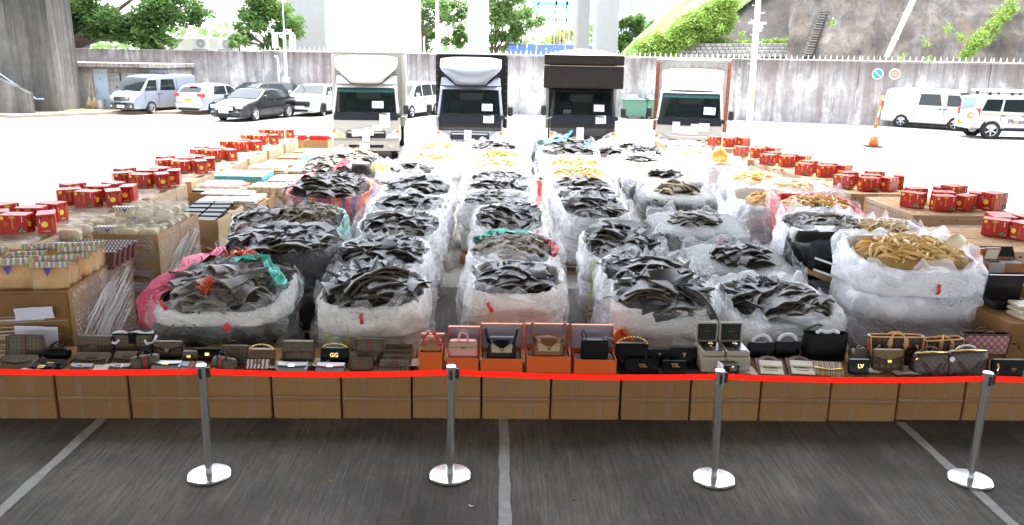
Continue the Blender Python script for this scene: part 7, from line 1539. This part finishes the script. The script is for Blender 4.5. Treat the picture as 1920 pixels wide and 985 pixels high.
def tote(label, px, py, w, h, d, mat, trim, handle, z=.44, rz=0, lining=DARK, hh=.14, back=.06, strapleaf=False, wrap=False, name="tote_bag", tw=1.15):
    t = bagbase(name, label, "handbag", px, py, z, rz, d/2+back); a = np.linspace(0, 2*PI, 32, endpoint=False); cx, cy = superell(a, 5)
    P = [np.stack([cx*w/2*(1+(tw-1)*f), cy*d/2*(1-.35*f+.1*math.sin(PI*f)), np.full(32, h*f)-(.012*f*(1-cx**2)*0)], 1) for f in np.linspace(0, 1, 7)]; ins = [P[-1]*np.array([.985, .93, 1])-np.array([0, 0, .004+h*.5*k]) for k in (0, 1)]
    b = MB(); b.grid(np.array(P)); b.f.append(tuple(range(32))[::-1]); b.mi.append(0); b.obj("body", mat, t, 50); b = MB(); b.grid(np.array(ins), True); b.f.append(tuple(range(32, 64))); b.mi.append(0); b.obj("lining", lining, t, 50)
    if trim: Q = [tuple(p) for p in P[-1]]; b = MB(); b.tube(Q+[Q[0]], .008, 6); b.obj("rim_trim", trim, t, True)
    if trim: 
        for s in (-1, 1): MB().tube([(s*w/2*(1+(tw-1)*f), -d/2*(1-.35*f)*.86, h*f) for f in np.linspace(0, 1, 4)], .006, 5).obj("side_piping", trim, t, True)
    for s, y in ((-1, -d*.35), (1, d*.32)):
        H_ = MB(); pts = arch(w*.34, hh, h-.03, y); pts = [(p[0], p[1]+(-.035 if s < 0 else .02)*((p[2]-h)/hh), p[2]) for p in pts]
        if strapleaf: pts = [(-w*.2, -d*.36, h*.45), (-w*.17, -d*.4-.02, h*.8), (-w*.12, -d*.38, h*1.1), (-.0+w*.02*s, -d*.1, h*1.13), (w*.1, -d*.38, h*1.08), (w*.16, -d*.42-.02, h*.78), (w*.1, -d*.4-.01, h*.4)] if s < 0 else [(-w*.16, d*.2, h), (-w*.1, d*.1, h*1.12), (w*.1, d*.1, h*1.12), (w*.16, d*.2, h)]
        H_.tube(pts, .008 if not wrap else .016, 7); H_.obj("handle", WRAP if wrap else handle, t, True)
        if strapleaf and s < 0:
            for sx_ in (-1, 1): MB().poly([(sx_*w*.17+dx*.026, -d*.36-.012, h*.82+dz) for dx, dz in ((0, .06), (.8, .02), (1, -.02), (.5, -.06), (0, -.08), (-.5, -.06), (-1, -.02), (-.8, .02))], .006).obj("strap_leaf", handle, t); MB().lathe([(.014, -d*.4-.014), (.012, -d*.4-.004)], 10, 'y', (sx_*w*.4, 0, h*.7)).obj("knot", handle, t); MB().tube([(sx_*w*.4, -d*.42, h*.7), (sx_*w*.45, -d*.44, h*.55)], .005, 5).obj("cord", handle, t)
    return t
def duffle(label, px, py, w, r, mat, z=.44, rz=0, stripe=True, handles=True):
    t = bagbase("duffle_bag", label, "handbag", px, py, z, rz, r); b = MB(); b.lathe([(r*.8, -w/2), (r, -w/2+.02), (r, w/2-.02), (r*.8, w/2)], 24, 'x', (0, 0, r)); b.obj("body", mat, t, 40)
    if stripe:
        for m_, x0, x1 in ((WEBG, -.05, -.022), (WEBR, -.022, .01), (WEBG, .01, .04)): MB().lathe([(r*1.01, x0), (r*1.01, x1)], 24, 'x', (0, 0, r), False).obj("web_stripe", m_, t)
    if handles:
        for y in (-r*.5, r*.5): MB().tube([(p[0], y, p[2]) for p in arch(w*.5, .07, r*1.75)], .007, 6).obj("handle", BLKL, t, True)
    return t
def pouch(label, px, py, w, d, h, mat, z=.44, rz=0, clasp=None, trim=None, tilt=12, name="clutch_bag", flapm=None, web=False, patch=False):
    t = bagbase(name, label, "handbag", px, py, z, rz, d/2); X = Matrix.Rotation(R(tilt), 4, 'X')
    b = MB(); b.box(-w/2, w/2, -d/2, d/2, 0, h, .012); b.v = [tuple(X @ Vector(v)) for v in b.v]; b.obj("body", mat, t)
    f = MB(); f.add([tuple(X @ Vector(p)) for p in ((-w*.49, d*.49, h+.001), (w*.49, d*.49, h+.001), (w*.47, -d*.1, h+.004), (0, -d*.28, h+.004), (-w*.47, -d*.1, h+.004), (-w*.49, d*.49, h+.007), (w*.49, d*.49, h+.007), (w*.47, -d*.1, h+.009), (0, -d*.28, h+.009), (-w*.47, -d*.1, h+.009))], [(5, 6, 7, 8, 9)[::-1], (2, 7, 8, 3)[::-1], (3, 8, 9, 4)[::-1], (1, 6, 7, 2)[::-1], (4, 9, 5, 0)[::-1]]); f.obj("flap", flapm or mat, t)
    if trim: MB().tube([tuple(X @ Vector(p)) for p in ((-w*.47, -d*.1, h+.01), (0, -d*.28, h+.01), (w*.47, -d*.1, h+.01))], .005, 5).obj("flap_edge", trim, t, True)
    if web: 
        for m_, x0, x1 in ((WEBG, -.03, -.012), (WEBR, -.012, .012), (WEBG, .012, .03)): MB().add([tuple(X @ Vector(p)) for p in ((x0, -d*.49, h+.011), (x1, -d*.49, h+.011), (x1, d*.48, h+.011), (x0, d*.48, h+.011))], [(0, 1, 2, 3)]).obj("web_stripe", m_, t)
    if patch: b = MB(); b.lathe([(.035, 0), (.033, .006)], 18); b.v = [tuple(X @ Vector((v[0]*1.6, v[1]*.7+d*.05, v[2]+h+.01))) for v in b.v]; b.obj("oval_patch", BRN, t)
    if clasp:
        for s in (-.012, .012): b = MB(); b.box(-.03, .03, s-.008, s+.008, h+.012, h+.022, .003); b.v = [tuple(X @ (Vector(v)+Vector((0, -d*.22, 0)))) for v in b.v]; b.obj("clasp", clasp, t)
    return t
# beige monogram end
flapbag("monogram bag with green red web stripe at the far end of the row", 40, 674, .34, .2, .1, GGC, BRN, web=True, flap=0, lean=-8)
pouch("flat monogram pouch lying in front of the web striped bag", 28, 692, .3, .16, .06, GGC, trim=BRN, tilt=16)
duffle("small black cylinder bag between monogram bags", 104, 676, .22, .05, BLKL, stripe=False); pouch("black wallet with gold clasp in front of the cylinder bag", 92, 692, .22, .12, .035, BLKL, clasp=GLD, tilt=16); pouch("glossy black wallet in a white tray beside the red barrier", 76, 697, .2, .1, .03, BLKL, clasp=GLD, tilt=14)
flapbag("large monogram messenger bag with brown edges and brown tab", 172, 670, .31, .17, .1, GGC, BRN, tab=BRN, flap=.5, lean=-12); pouch("flat monogram pouch with brown oval patch below the messenger bag", 168, 686, .31, .15, .06, GGC, patch=True, trim=BRN, tilt=24); pouch("small pouch with silver horseshoe clasp by the barrier", 150, 697, .2, .08, .04, GGC, flapm=SILL, clasp=CHROME, tilt=16)
t = tote("big monogram tote with black frame, gold lock and wrapped handles", 245, 668, .36, .19, .12, GGC, BLKL, BLKL, wrap=False, hh=.05, tw=1.06); MB().box(-.028, .028, -.075, -.045, .1, .2, .004).obj("black_strap", BLKL, t); MB().box(-.026, .026, -.088, -.074, .07, .11, .004).obj("gold_lock", GLD, t)
for s in (-1, 1): MB().tube([(s*.12, -.055, .14), (s*.15, -.08, .11), (s*.2, -.06, .12), (s*.21, .0, .17)], .014, 6).obj("wrapped_handle", WRAP, t, True)
MB().tube([(x, -.02, .2+.012*math.sin(x*40)) for x in np.linspace(-.19, .19, 9)], .016, 6).obj("tissue_roll", WRAP, t, True)
pouch("flat monogram pouch with oval patch under the big tote", 236, 684, .26, .15, .06, GGC, patch=True, trim=BRN, tilt=24); pouch("silver topped pouch with clasp below the big tote", 222, 697, .19, .08, .04, GGC, flapm=SILL, clasp=CHROME, tilt=16)
duffle("silvery monogram duffle with green red stripe and black handles", 268, 695, .24, .062, GGC, rz=28)
flapbag("monogram shoulder bag with horseshoe clasp on a pointed flap", 310, 676, .27, .15, .09, GGC, BLKL, flap=.55, clasp=CHROME, dv=True, lean=-12); pouch("pale boxy clutch with double gold clasp", 310, 697, .26, .1, .06, SILL, clasp=GLD, tilt=10, trim=BLKL); flapbag("small monogram bag squeezed beside the brown shoulder bag", 352, 686, .13, .11, .06, GGC, BRN, clasp=GLD, flap=.4)
flapbag("brown and black shoulder bag with gold bar", 386, 680, .28, .1, .1, BROWNL, BLKL, flap=.5, flapm=BLKL, clasp=GLD, lean=-14); pouch("pale oval pouch with green red stripe by the first post", 358, 698, .2, .11, .05, SILL, web=True, tilt=16)
flapbag("monogram camera bag with rounded top and round clasp", 437, 688, .25, .17, .09, GGC, BRN, flap=0, clasp=BRN); duffle("silvery monogram barrel bag with red stripe next to the post", 418, 697, .22, .06, GGC, rz=-25)
flapbag("brown diagonally quilted bag with gold rings", 487, 691, .24, .15, .08, QBR, BRN, flap=.55, chain=True, quilt=True); flapbag("small white and brown striped bag with gold letters", 478, 698, .22, .08, .06, mat_stripes("white_brown", [(0, (.7, .66, .64)), (.55, (.16, .07, .05))], 0, .035), None, flap=.5, logo=("GG", .04, GLD), lean=-35)
flapbag("monogram messenger bag with big square brown tab", 556, 684, .29, .19, .1, GGC, BRN, flap=.5, tab=BRN); pouch("flat silver bag with tiger clasp in front of the tabbed messenger", 546, 697, .28, .11, .04, SILL, clasp=CHROME, trim=BRN, tilt=12)
flapbag("black chevron quilted bag with gold letters and chain rings", 625, 684, .25, .13, .09, QUIL, BLKL, flap=.65, logo=("GG", .055, GLD), quilt=True, chain=True); pouch("flat silver red edged bag with buckle under the black chevron bag", 618, 698, .26, .11, .04, SILL, clasp=CHROME, trim=WEBR, tilt=12)
flapbag("tall monogram bag with web stripe and brown top", 690, 682, .27, .21, .08, GGC, BRN, web=True, flap=0); pouch("rounded monogram pouch with oval patch before the tall bag", 680, 684, .25, .12, .08, GGC, patch=True, trim=BRN, tilt=22); flapbag("mini monogram bag with web stripe beside the barrier", 675, 699, .21, .11, .06, GGC, BRN, web=True, flap=0, lean=-18)
for i, (px, py, w) in enumerate(((748, 668, .27), (746, 678, .27), (743, 688, .27), (738, 699, .27))): pouch("monogram pouch with brown patch, %s of the stepped pile of four" % ("rearmost", "second from rear", "third from rear", "foremost")[i], px, py, w, .13, .07, GGC, patch=True, trim=BRN, tilt=40-4*i, z=.44)
# opened orange boxes with leather bags
def obox(label, px0, px1, ptop, pfront, py, z=.437):
    a, b = at(px0, py, z), at(px1, py, z); w = b.x-a.x; h = atY((px0+px1)/2, pfront, a.y).z-z; d = .3; t = thing("orange_gift_box", label, "gift box", ((a.x+b.x)/2, a.y+d/2, z), 0, "opened orange boxes with bags")
    MB().box(-w/2, w/2, -d/2, d/2, 0, .02, .003).obj("box_base", ORB, t)
    for q in ((-w/2, w/2, -d/2, -d/2+.01), (-w/2, w/2, d/2-.01, d/2), (-w/2, -w/2+.01, -d/2+.01, d/2-.01), (w/2-.01, w/2, -d/2+.01, d/2-.01)): s = MB().box(*q, .02, h, .002).obj("box_side", ORB, t)
    lh = atY((px0+px1)/2, ptop, a.y+d).z-z-h*.2
    l = thing("lid", "", None) if False else MB().box(-w/2-.004, w/2+.004, .028, .036, 0, lh, .002).obj("lid", ORB, t, False, (0, d/2+.004, h*.2), (R(-6), 0, 0))
    MB().box(-w/2+.005, w/2-.005, .024, .0275, .01, lh-.012).obj("lid_lining", LILAC, l); MB().box(-w/2-.004, w/2+.004, -.02, .0275, lh-.011, lh).obj("lid_rim", ORBE, l)
    for s in (-1, 1): MB().box(s*(w/2+.004), s*(w/2-.005), -.02, .0275, 0, lh-.012).obj("lid_rim", ORB, l)
    MB().box(-w/2+.005, w/2-.005, -.02, .023, .0+lh*.35, .012+lh*.35).obj("lid_rim", ORB, l) if False else None
    tb = MB(); rng = random.Random(px0); P = np.array([[((j/10-.5)*(w-.03), (i/6-.5)*(d-.03), h*.72+rng.uniform(-.02, .025)) for j in range(11)] for i in range(7)]); tb.grid(P, False); tb.obj("tissue_paper", M("tissue_paper", (.6, .56, .52), .7), t)
    return t, w, h, a.y+d/2, (a.x+b.x)/2, z
def boxed(label, B, mat, kind, sc=1.0):
    t_, w, h, y, x, z = B; t = thing("leather_bag", label, "handbag", (x, y-.03, z+h*.74), 0, "leather bags in orange boxes"); return t
B = obox("narrow orange box holding the tan bag with red handles", 785, 829, 627, 661, 697); t = boxed("tan suede bag with coral red handles in the narrow orange box", B, TAN, 0)
smoothbox(.2, .13, .13, .95, .5).obj("body", TAN, t, 50); smoothbox(.15, .05, .13, .6, .6).obj("beige_gusset", BEIGE, t, 50, (0, .02, .03))
CORAL = M("coral_leather", (.55, .05, .06), .45)
for s in (-1, 1): MB().strip([(s*.085, -.055, .08), (s*.06, -.05, .16), (s*.025, -.04, .215), (s*.0, -.01, .22)], (.016, 0, .006), .01).obj("handle", CORAL, t); MB().lathe([(.012, -.07), (.01, -.062)], 10, 'y', (s*.09, 0, .1)).obj("stud", CHROME, t)
B = obox("orange box with pink lid lining holding the pink bag", 838, 897, 614, 671, 697); t = boxed("pink leather bag with beige band and one arched handle", B, PINKL, 0)
b = smoothbox(.27, .12, .165, .92, .7, exp=6); b.obj("body", PINKL, t, 50)
for z in (.105, .13): MB().box(-.125, .125, -.066, -.056, z-.009, z+.009, .003).obj("beige_band", BEIGE, t)
MB().box(-.13, .13, -.064, -.05, .135, .155, .004).obj("beige_flap", BEIGE, t); MB().box(-.02, .02, -.073, -.064, .105, .123, .004).obj("turn_lock", CHROME, t)
for y in (-.045, .04): MB().tube(arch(.09, .1, .15, y), .0075, 7).obj("handle", M("pink_handle", (.62, .35, .28), .5), t, True)
def lindy(label, B, mat, trim, handle):
    t = boxed(label, B, mat, 0); w = min(.3, B[1]*.72); smoothbox(w, .15, .19, .82, .55).obj("body", mat, t, 50)
    MB().add([(-w*.36, -.083, .15), (w*.36, -.083, .15), (w*.33, -.092, .085), (-w*.33, -.092, .085), (-w*.3, -.06, .185), (w*.3, -.06, .185)], [(3, 2, 1, 0), (0, 1, 5, 4)]).obj("beige_front", trim, t)
    P = np.array([[(u*w*.36, -.06-.045*(1-v)*(1-.2*abs(u)), .195-.075*(1-v)*(1-abs(u))**.9-.0*abs(u)) for u in np.linspace(-1, 1, 11)] for v in (0, .5, 1)]); b = MB(); b.grid(P, False); b.grid(P+np.array([0, .004, 0]), False, True); b.obj("flap", mat, t, True)
    P2 = np.array([[(u*w*.4, -.06+.12*v, .192+.02*math.sin(v*PI)) for u in np.linspace(-1, 1, 9)] for v in np.linspace(0, 1, 5)]); MB().grid(P2, False).obj("top_cover", mat, t, True)
    MB().lathe([(.016, -.118), (.019, -.112), (.019, -.1)], 14, 'y', (0, 0, .118)).obj("round_clasp", GLD, t, 40)
    return t, w
B = obox("orange box holding the navy bag, between pink and brown ones", 901, 979, 609, 673, 699); t, w = lindy("navy bag with beige front and round gold clasp, handles up", B, NAVY, BEIGE, NAVY)
for s in (-1, 1): MB().strip([(s*.12, -.03, .16), (s*.135, -.03, .22), (s*.15, -.02, .3)], (.008, .02, 0), .008).obj("handle", NAVY, t)
B = obox("widest orange box holding the brown bag", 987, 1069, 609, 669, 699); t, w = lindy("brown bag with beige front and long strap across", B, BROWNL, BEIGE, BROWNL)
for s in (-1, 1): MB().strip([(s*.13, -.02, .15), (s*.15, -.02, .25), (s*.15, -.01, .34)], (.01, .02, 0), .009).obj("handle", BROWNL, t)
MB().strip([(-.16, -.06, .2), (-.14, -.09, .245), (0, -.08, .25), (.12, -.08, .225), (.15, -.06, .2)], (0, .004, .015), .007).obj("strap", BROWNL, t)
B = obox("orange box holding the plain black bag, last of the five", 1076, 1155, 611, 675, 701); t = boxed("plain black bag with looping straps in the last orange box", B, NAVY, 0)
b = smoothbox(.25, .15, .2, 1.0, .8, exp=3); b.obj("body", BLKL, t, 50); MB().strip([(-.1, 0, .17), (-.12, 0, .24), (-.11, .02, .28), (-.09, .03, .24), (-.08, .03, .19)], (.0, .018, 0), .008).obj("strap", BLKL, t); MB().strip([(.06, 0, .19), (.1, -.01, .22), (.16, -.03, .2), (.17, -.04, .15), (.13, -.05, .13)], (.0, .016, .004), .008).obj("strap", BLKL, t)
# black quilted group on a black sheet
tag(MB().box(-.42, .42, -.27, .27, 0, .004).obj("black_cloth", M("black_felt", (.008, .008, .009), .9), None, False, (at(1238, 690, .44).x, 7.26, .441)), "black felt sheet under the black quilted bags", "cloth")
flapbag("large crumpled black quilted bag with chain next to the orange boxes", 1187, 690, .31, .2, .12, QUIL, None, flap=.5, quilt=True, chain=True, lean=-14, z=.446); flapbag("plain black flap bag between quilted ones", 1238, 686, .22, .13, .09, BLKL, None, flap=.5, logo=("Y", .04, M("dark_gold", (.2, .14, .06), .3, 1.0)), z=.446); flapbag("wide smooth black shoulder bag beside the watch cases", 1284, 687, .26, .15, .1, BLKL, None, flap=.6, logo=("Y", .05, MATS["dark_gold"]), z=.446)
flapbag("black diamond quilted envelope bag with gold letters", 1205, 701, .31, .14, .05, QUIL, None, flap=.95, quilt=True, lean=-50, logo=("YSL", .05, GLD), z=.446, back=-.02); flapbag("small black clutch with gold letters in front of smooth bags", 1266, 702, .22, .11, .06, BLKL, None, flap=.5, logo=("YSL", .05, GLD), z=.446, lean=-22, back=0)
# two jewellery style watch cases and a black cube
def watchcase(label, px0, px1):
    z = .437; a, b = at(px0, 700, z), at(px1, 700, z); w = b.x-a.x; t = thing("watch_case", label, "watch case", ((a.x+b.x)/2, a.y+.17, z), 0, "twin opened watch cases"); TP = M("case_taupe", (.36, .31, .24), .35, coat=.3)
    MB().box(-w/2, w/2, -.15, .15, 0, .15, .006).obj("outer_box", TP, t); MB().box(-w/2+.004, w/2-.004, -.13, .15, .153, .2, .006).obj("case_base", TP, t); MB().box(-w/2+.02, w/2-.02, -.11, .13, .2005, .205).obj("cushion", WK, t)
    l = MB().box(-w/2+.004, w/2-.004, .0, .03, 0, .19, .006).obj("lid", TP, t, False, (0, .15, .2), (R(-4), 0, 0)); MB().box(-w/2+.02, w/2-.02, -.004, -.0005, .015, .175).obj("lid_lining", WK, l); MB().box(-.03, .03, -.006, -.0045, .1, .106).obj("printed_name", M("faint_gold", (.12, .1, .06), .5), l)
    wt = MB().lathe([(.026, .0), (.028, .008), (.02, .012)], 18, 'z', (0, .02, .222)).obj("watch", GLD if px0 < 1330 else CHROME, t, 40); MB().box(-.012, .012, -.07, .11, .206, .222, .006).obj("watch_band", GLD if px0 < 1330 else WK, wt); MB().lathe([(.019, .0125), (.019, .013)], 18, 'z', (0, .02, .222)).obj("dial", WPAPER, wt)
watchcase("opened taupe watch case with gold watch, next to the black bags", 1316, 1359); watchcase("opened taupe watch case with steel watch, beside the wrapped handles", 1361, 1406)
q = at(1368, 706, .437); t = thing("watch_cube", "small black watch cube in front of the twin cases", "watch case", (q.x, q.y+.02, .437), R(8)); MB().box(-.085, .07, -.06, .06, 0, .12, .004).obj("cube_body", WK, t); MB().box(-.1, -.087, -.06, .06, 0, .13, .003).obj("white_flap", WPAPER, t); MB().box(-.03, .045, -.064, -.0605, .07, .115).obj("window", GLD, t); MB().lathe([(.024, -.075), (.024, -.065)], 16, 'y', (.012, 0, .095)).obj("watch", CHROME, t); MB().lathe([(.008, -.063), (.008, -.061)], 10, 'y', (.01, 0, .04)).obj("emblem", STEEL, t)
# wrapped-handle bags, card sets, big black tote
for i, px in enumerate((1431, 1480)):
    t = flapbag("small black bag with white wrapped handle, %s" % ("beside the watch cases" if i == 0 else "beside the big black tote"), px, 676-2*i, .25, .15, .1, BLKL, None, flap=.45, lean=-6); MB().tube(arch(.18, .085, .14, 0), .017, 7).obj("wrapped_handle", WRAP, t, True)
for i, px in enumerate((1447, 1506)):
    q = at(px, 706, .437); t = thing("card_wallet_set", "brown set with cream lettered cards, %s" % ("nearer the watch cube" if i == 0 else "next to the striped pouch"), "wallet", (q.x+.02, q.y+.12, .445), R(-9), BG); X = Matrix.Rotation(R(18), 4, 'X'); DB = M("oxblood", (.11, .04, .035), .4)
    def bxx(nm, x0, x1, y0, y1, z0, z1, m_, p=None, bv=.004): b = MB(); b.box(x0, x1, y0, y1, z0, z1, bv); b.v = [tuple(X @ Vector(v)) for v in b.v]; return b.obj(nm, m_, p or t)
    bxx("pouch_body", -.13, .13, -.14, .14, 0, .035, DB); bxx("cream_edge", -.125, .125, -.142, -.1, .0, .03, CREAMC); bxx("card", -.1, .11, -.1, .04, .036, .05, CREAMC); bxx("card", -.1, .11, .0, .08, .051, .062, CREAMC)
    b = MB(); b.lathe([(.06, .036), (.06, .04)], 20, 'z', (0, .115, 0)); b.v = [tuple(X @ Vector((v[0]*1.5, v[1], v[2]))) for v in b.v]; b.obj("round_tab", DB, t); b = MB(); b.lathe([(.032, .0405), (.032, .042)], 18, 'z', (0, .115, 0)); b.v = [tuple(X @ Vector((v[0]*1.4, v[1], v[2]))) for v in b.v]; b.obj("tab_hole", DARK, t)
    o = text("BURBERRY", .028, DARK, t, tuple(X @ Vector((0, -.02, .0515))), (R(18), 0, 0)); text("LONDON ENGLAND", .012, DARK, t, tuple(X @ Vector((0, -.055, .0515))), (R(18), 0, 0))
t = tote("large plain black tote slumping behind the card sets", 1553, 682, .4, .27, .16, BLKL, None, BLKL, hh=.02, tw=1.06); MB().tube([(-.1, -.02, .27), (-.06, -.03, .3), (0, -.02, .275), (.06, -.03, .3), (.12, -.01, .27)], .02, 6).obj("tissue_roll", WRAP, t, True)
pouch("striped check pouch with gold zip in front of the black tote", 1556, 705, .27, .15, .07, STRIPE, trim=GLD, tilt=22, rz=-8)
tote("small clear taupe tote with wrapped handles", 1622, 680, .22, .12, .1, TAUPE, None, TAUPE, hh=.03, tw=1.1); flapbag("small black wavy bag with gold V letter", 1616, 706, .19, .13, .07, QUIL, None, flap=.6, logo=("LV", .05, GLD), lean=-12)
# brown monogram end
tote("long brown monogram tote with pale tan straps and trim", 1685, 688, .46, .27, .14, LVM, VACH, VACH, strapleaf=True, tw=1.14, lining=REDLIN); flapbag("brown monogram flap bag with olive flap and gold lock", 1670, 702, .28, .2, .1, LVM, BRN, flap=.5, flapm=M("olive_flap", (.16, .1, .03), .5, var=.2, scale=30), clasp=GLD, dv=True)
tote("open brown monogram tote showing its red lining", 1775, 684, .36, .22, .15, LVM, VACH, VACH, strapleaf=True, rz=10, lining=REDLIN, tw=1.16)
def speedy(label, px, py, w, h, wrap=False):
    t = bagbase("check_bag", label, "handbag", px, py, .437, 4, .12); smoothbox(w, .18, h, .86, .5, .2).obj("body", DAM, t, 50); MB().tube([(-w*.42, -.02, h), (0, -.02, h+.008), (w*.42, -.02, h)], .007, 6).obj("zip", GLD, t, True)
    MB().tube([(x*1.0, -.09-.05*math.sin(PI*i/12), h*.62-.1*math.sin(PI*i/12)) for i, x in enumerate(np.linspace(-w*.28, w*.28, 13))], .009, 7).obj("handle", BRN, t, True); MB().tube(arch(w*.5, .06, h*.9, .03), .01, 7).obj("handle", WRAP if wrap else BRN, t, True); b = MB(); b.lathe([(.025, 0), (.025, .006)], 14, 'y', (-w*.46, -.075, h*.72)); b.obj("tag", WPAPER if wrap else GLD, t); return t
speedy("brown check bag with gold ring tag", 1753, 707, .36, .2); speedy("larger brown check bag with wrapped handle and white tag", 1822, 707, .42, .22, True)
tote("pink patterned tote with brown rim and handles at the row end", 1864, 672, .42, .19, .17, PINKJ, BRN, BRN, hh=.07, tw=1.16, back=.12); flapbag("black flap bag with gold chain and triangle badge, last in the row", 1892, 707, .3, .15, .08, BLKL, None, flap=.6, lean=-12, back=0); o = COL.objects[-1]
MB().add([(-.03, -.09, .11), (.03, -.09, .11), (0, -.09, .065)], [(0, 2, 1)]).obj("triangle_badge", GLD, [x for x in COL.objects if x.get("label", "").startswith("black flap bag with gold chain and tri")][0]); MB().tube([(-.14, -.07, .14), (-.15, -.085, .08), (-.145, -.09, .01)], .008, 6).obj("chain", GLD, [x for x in COL.objects if x.get("label", "").startswith("black flap bag with gold chain and tri")][0], True)
# dust cloths and tissue lying between the bags
rng = random.Random(6)
for i, (px, py, w) in enumerate(((60, 699, .22), (190, 700, .3), (330, 700, .2), (512, 694, .18), (590, 690, .2), (780, 690, .16), (1398, 704, .22), (1710, 704, .34), (1640, 700, .15))):
    q = at(px, py, .437); P = np.array([[((u-.5)*w, (v-.5)*.2, .004+.03*float(ridge(np.array([u*3+i, v*3, 1.0]), 2))) for u in np.linspace(0, 1, 10)] for v in np.linspace(0, 1, 7)])
    b = MB(); b.grid(P, False); tag(b.obj("dust_cloth", M("cotton_cloth", (.56, .5, .42), .85), None, True, (q.x, q.y+.08, .438), (0, 0, rng.uniform(-.3, .3))), "crumpled pale cloth on the barrier cartons, " + ("by the web striped bag", "under the messenger bag", "by the pale clutch", "beside the brown quilted bag", "beside the black chevron bag", "next to the narrow orange box", "under the first card set", "before the brown flap bag", "by the black wavy bag")[i], "cloth")

# ------------------------------------------------------------------ barrier posts and belt
CHR2 = M("stanchion_chrome", (.78, .78, .79), .22, 1.0, var=.03)
posts = [((393, 893), (378, 690)), ((844, 893), (846, 690)), ((1338, 900), (1350, 697)), ((1818, 902), (1852, 703))]
PL = ("first barrier post, in front of the camera bags", "second barrier post, in front of the pink bag's box", "third barrier post, in front of the watch cases", "fourth barrier post, in front of the brown check bags")
XY = []
for i, (bs, tp) in enumerate(posts):
    q = at(*bs); e = atY(tp[0], tp[1], q.y); XY.append((q.x, q.y, e.x-q.x))
    t = thing("barrier_post", "chrome retractable belt post, "+PL[i], "barrier post", (q.x, q.y, 0), 0, "chrome posts holding the red belt")
    MB().lathe([(.165, 0), (.17, .006), (.17, .016), (.16, .026), (.05, .034), (.035, .035)], 48).obj("base", CHR2, t, 35); MB().lathe([(.173, .0), (.173, .008)], 48, cap=False).obj("rubber_ring", RUBBER, t)
    k = e.x-q.x; p = MB(); p.tube([(0, 0, .03), (k*.5, 0, .45), (k*.92, 0, .85)], .0315, 24); p.obj("pole", CHR2, t, 40)
    MB().tube([(k*.9, 0, .82), (k, 0, .935)], .0385, 24).obj("head", CHR2, t, 40); MB().lathe([(.0385, .935), (.036, .94), (.0, .941)], 24, c=(k, 0, 0)).obj("cap", M("cap_silver", (.7, .7, .72), .25, 1.0), t, 40)
    for s in (0, 1): 
        a = R(-90 if s == 0 else 0); MB().box(k+.03 if s else k-.011, k+.062 if s else k+.011, -.014 if s else -.05, .014 if s else -.034, .84, .92, .004).obj("belt_slot", BLACKP, t)
RB, nt_, b_ = _bsdf("belt_red"); b_.inputs['Base Color'].default_value = (.8, .012, .004, 1); b_.inputs['Roughness'].default_value = .5
tr_ = N(nt_, "ShaderNodeBsdfTranslucent"); tr_.inputs[0].default_value = (.95, .015, .004, 1); mx_ = N(nt_, "ShaderNodeMixShader"); mx_.inputs[0].default_value = .6; nt_.links.new(b_.outputs[0], mx_.inputs[1]); nt_.links.new(tr_.outputs[0], mx_.inputs[2]); nt_.links.new(mx_.outputs[0], nt_.nodes["Material Output"].inputs[0])
ends = [(-4.6, 5.86, -.04)]+XY+[(6.1, 5.9, .1)]
for i in range(len(ends)-1):
    (x0, y0, k0), (x1, y1, k1) = ends[i], ends[i+1]; a = Vector((x0+k0+(.05 if i else 0), y0, .885)); b_ = Vector((x1+k1-.03, y1, .885)); P = []
    for j in range(25): f = j/24; P.append(a+(b_-a)*f+Vector((0, 0, -.02*math.sin(PI*f))))
    tag(MB().grid(np.array([[tuple(p+Vector((0, 0, z))) for p in P] for z in (-.024, 0, .024)]), False).obj("barrier_belt", RB), "red belt stretched between barrier posts, %s span from the van side" % ORD[i], "barrier belt", "red belt spans of the barrier")
# litter on the foreground concrete
for i, (px, py, s) in enumerate(((620, 904, .018), (1126, 879, .012), (1076, 938, .012), (884, 951, .02))):
    q = at(px, py); b = MB(); P = np.array([[(s*u, s*.6*v, .006+.012*u*u+.004*v) for u in (-1, -.3, .4, 1)] for v in (-1, 0, 1)]); b.grid(P, False); tag(b.obj("dead_leaf" if i != 3 else "paper_scrap", M("dead_leaf", (.26, .16, .06), .8) if i != 3 else WPAPER, None, True, (q.x, q.y, 0), (0, 0, i)), ("dry brown leaf on the concrete before the silver flat bags" if i == 0 else "tiny pale curled scrap near the second barrier post" if i == 3 else "small dry leaf on the concrete, %s of the scattered ones" % ORD[i]), "litter")
for o in bpy.data.objects:
    if o.type == 'EMPTY' and not o.children: bpy.data.objects.remove(o)
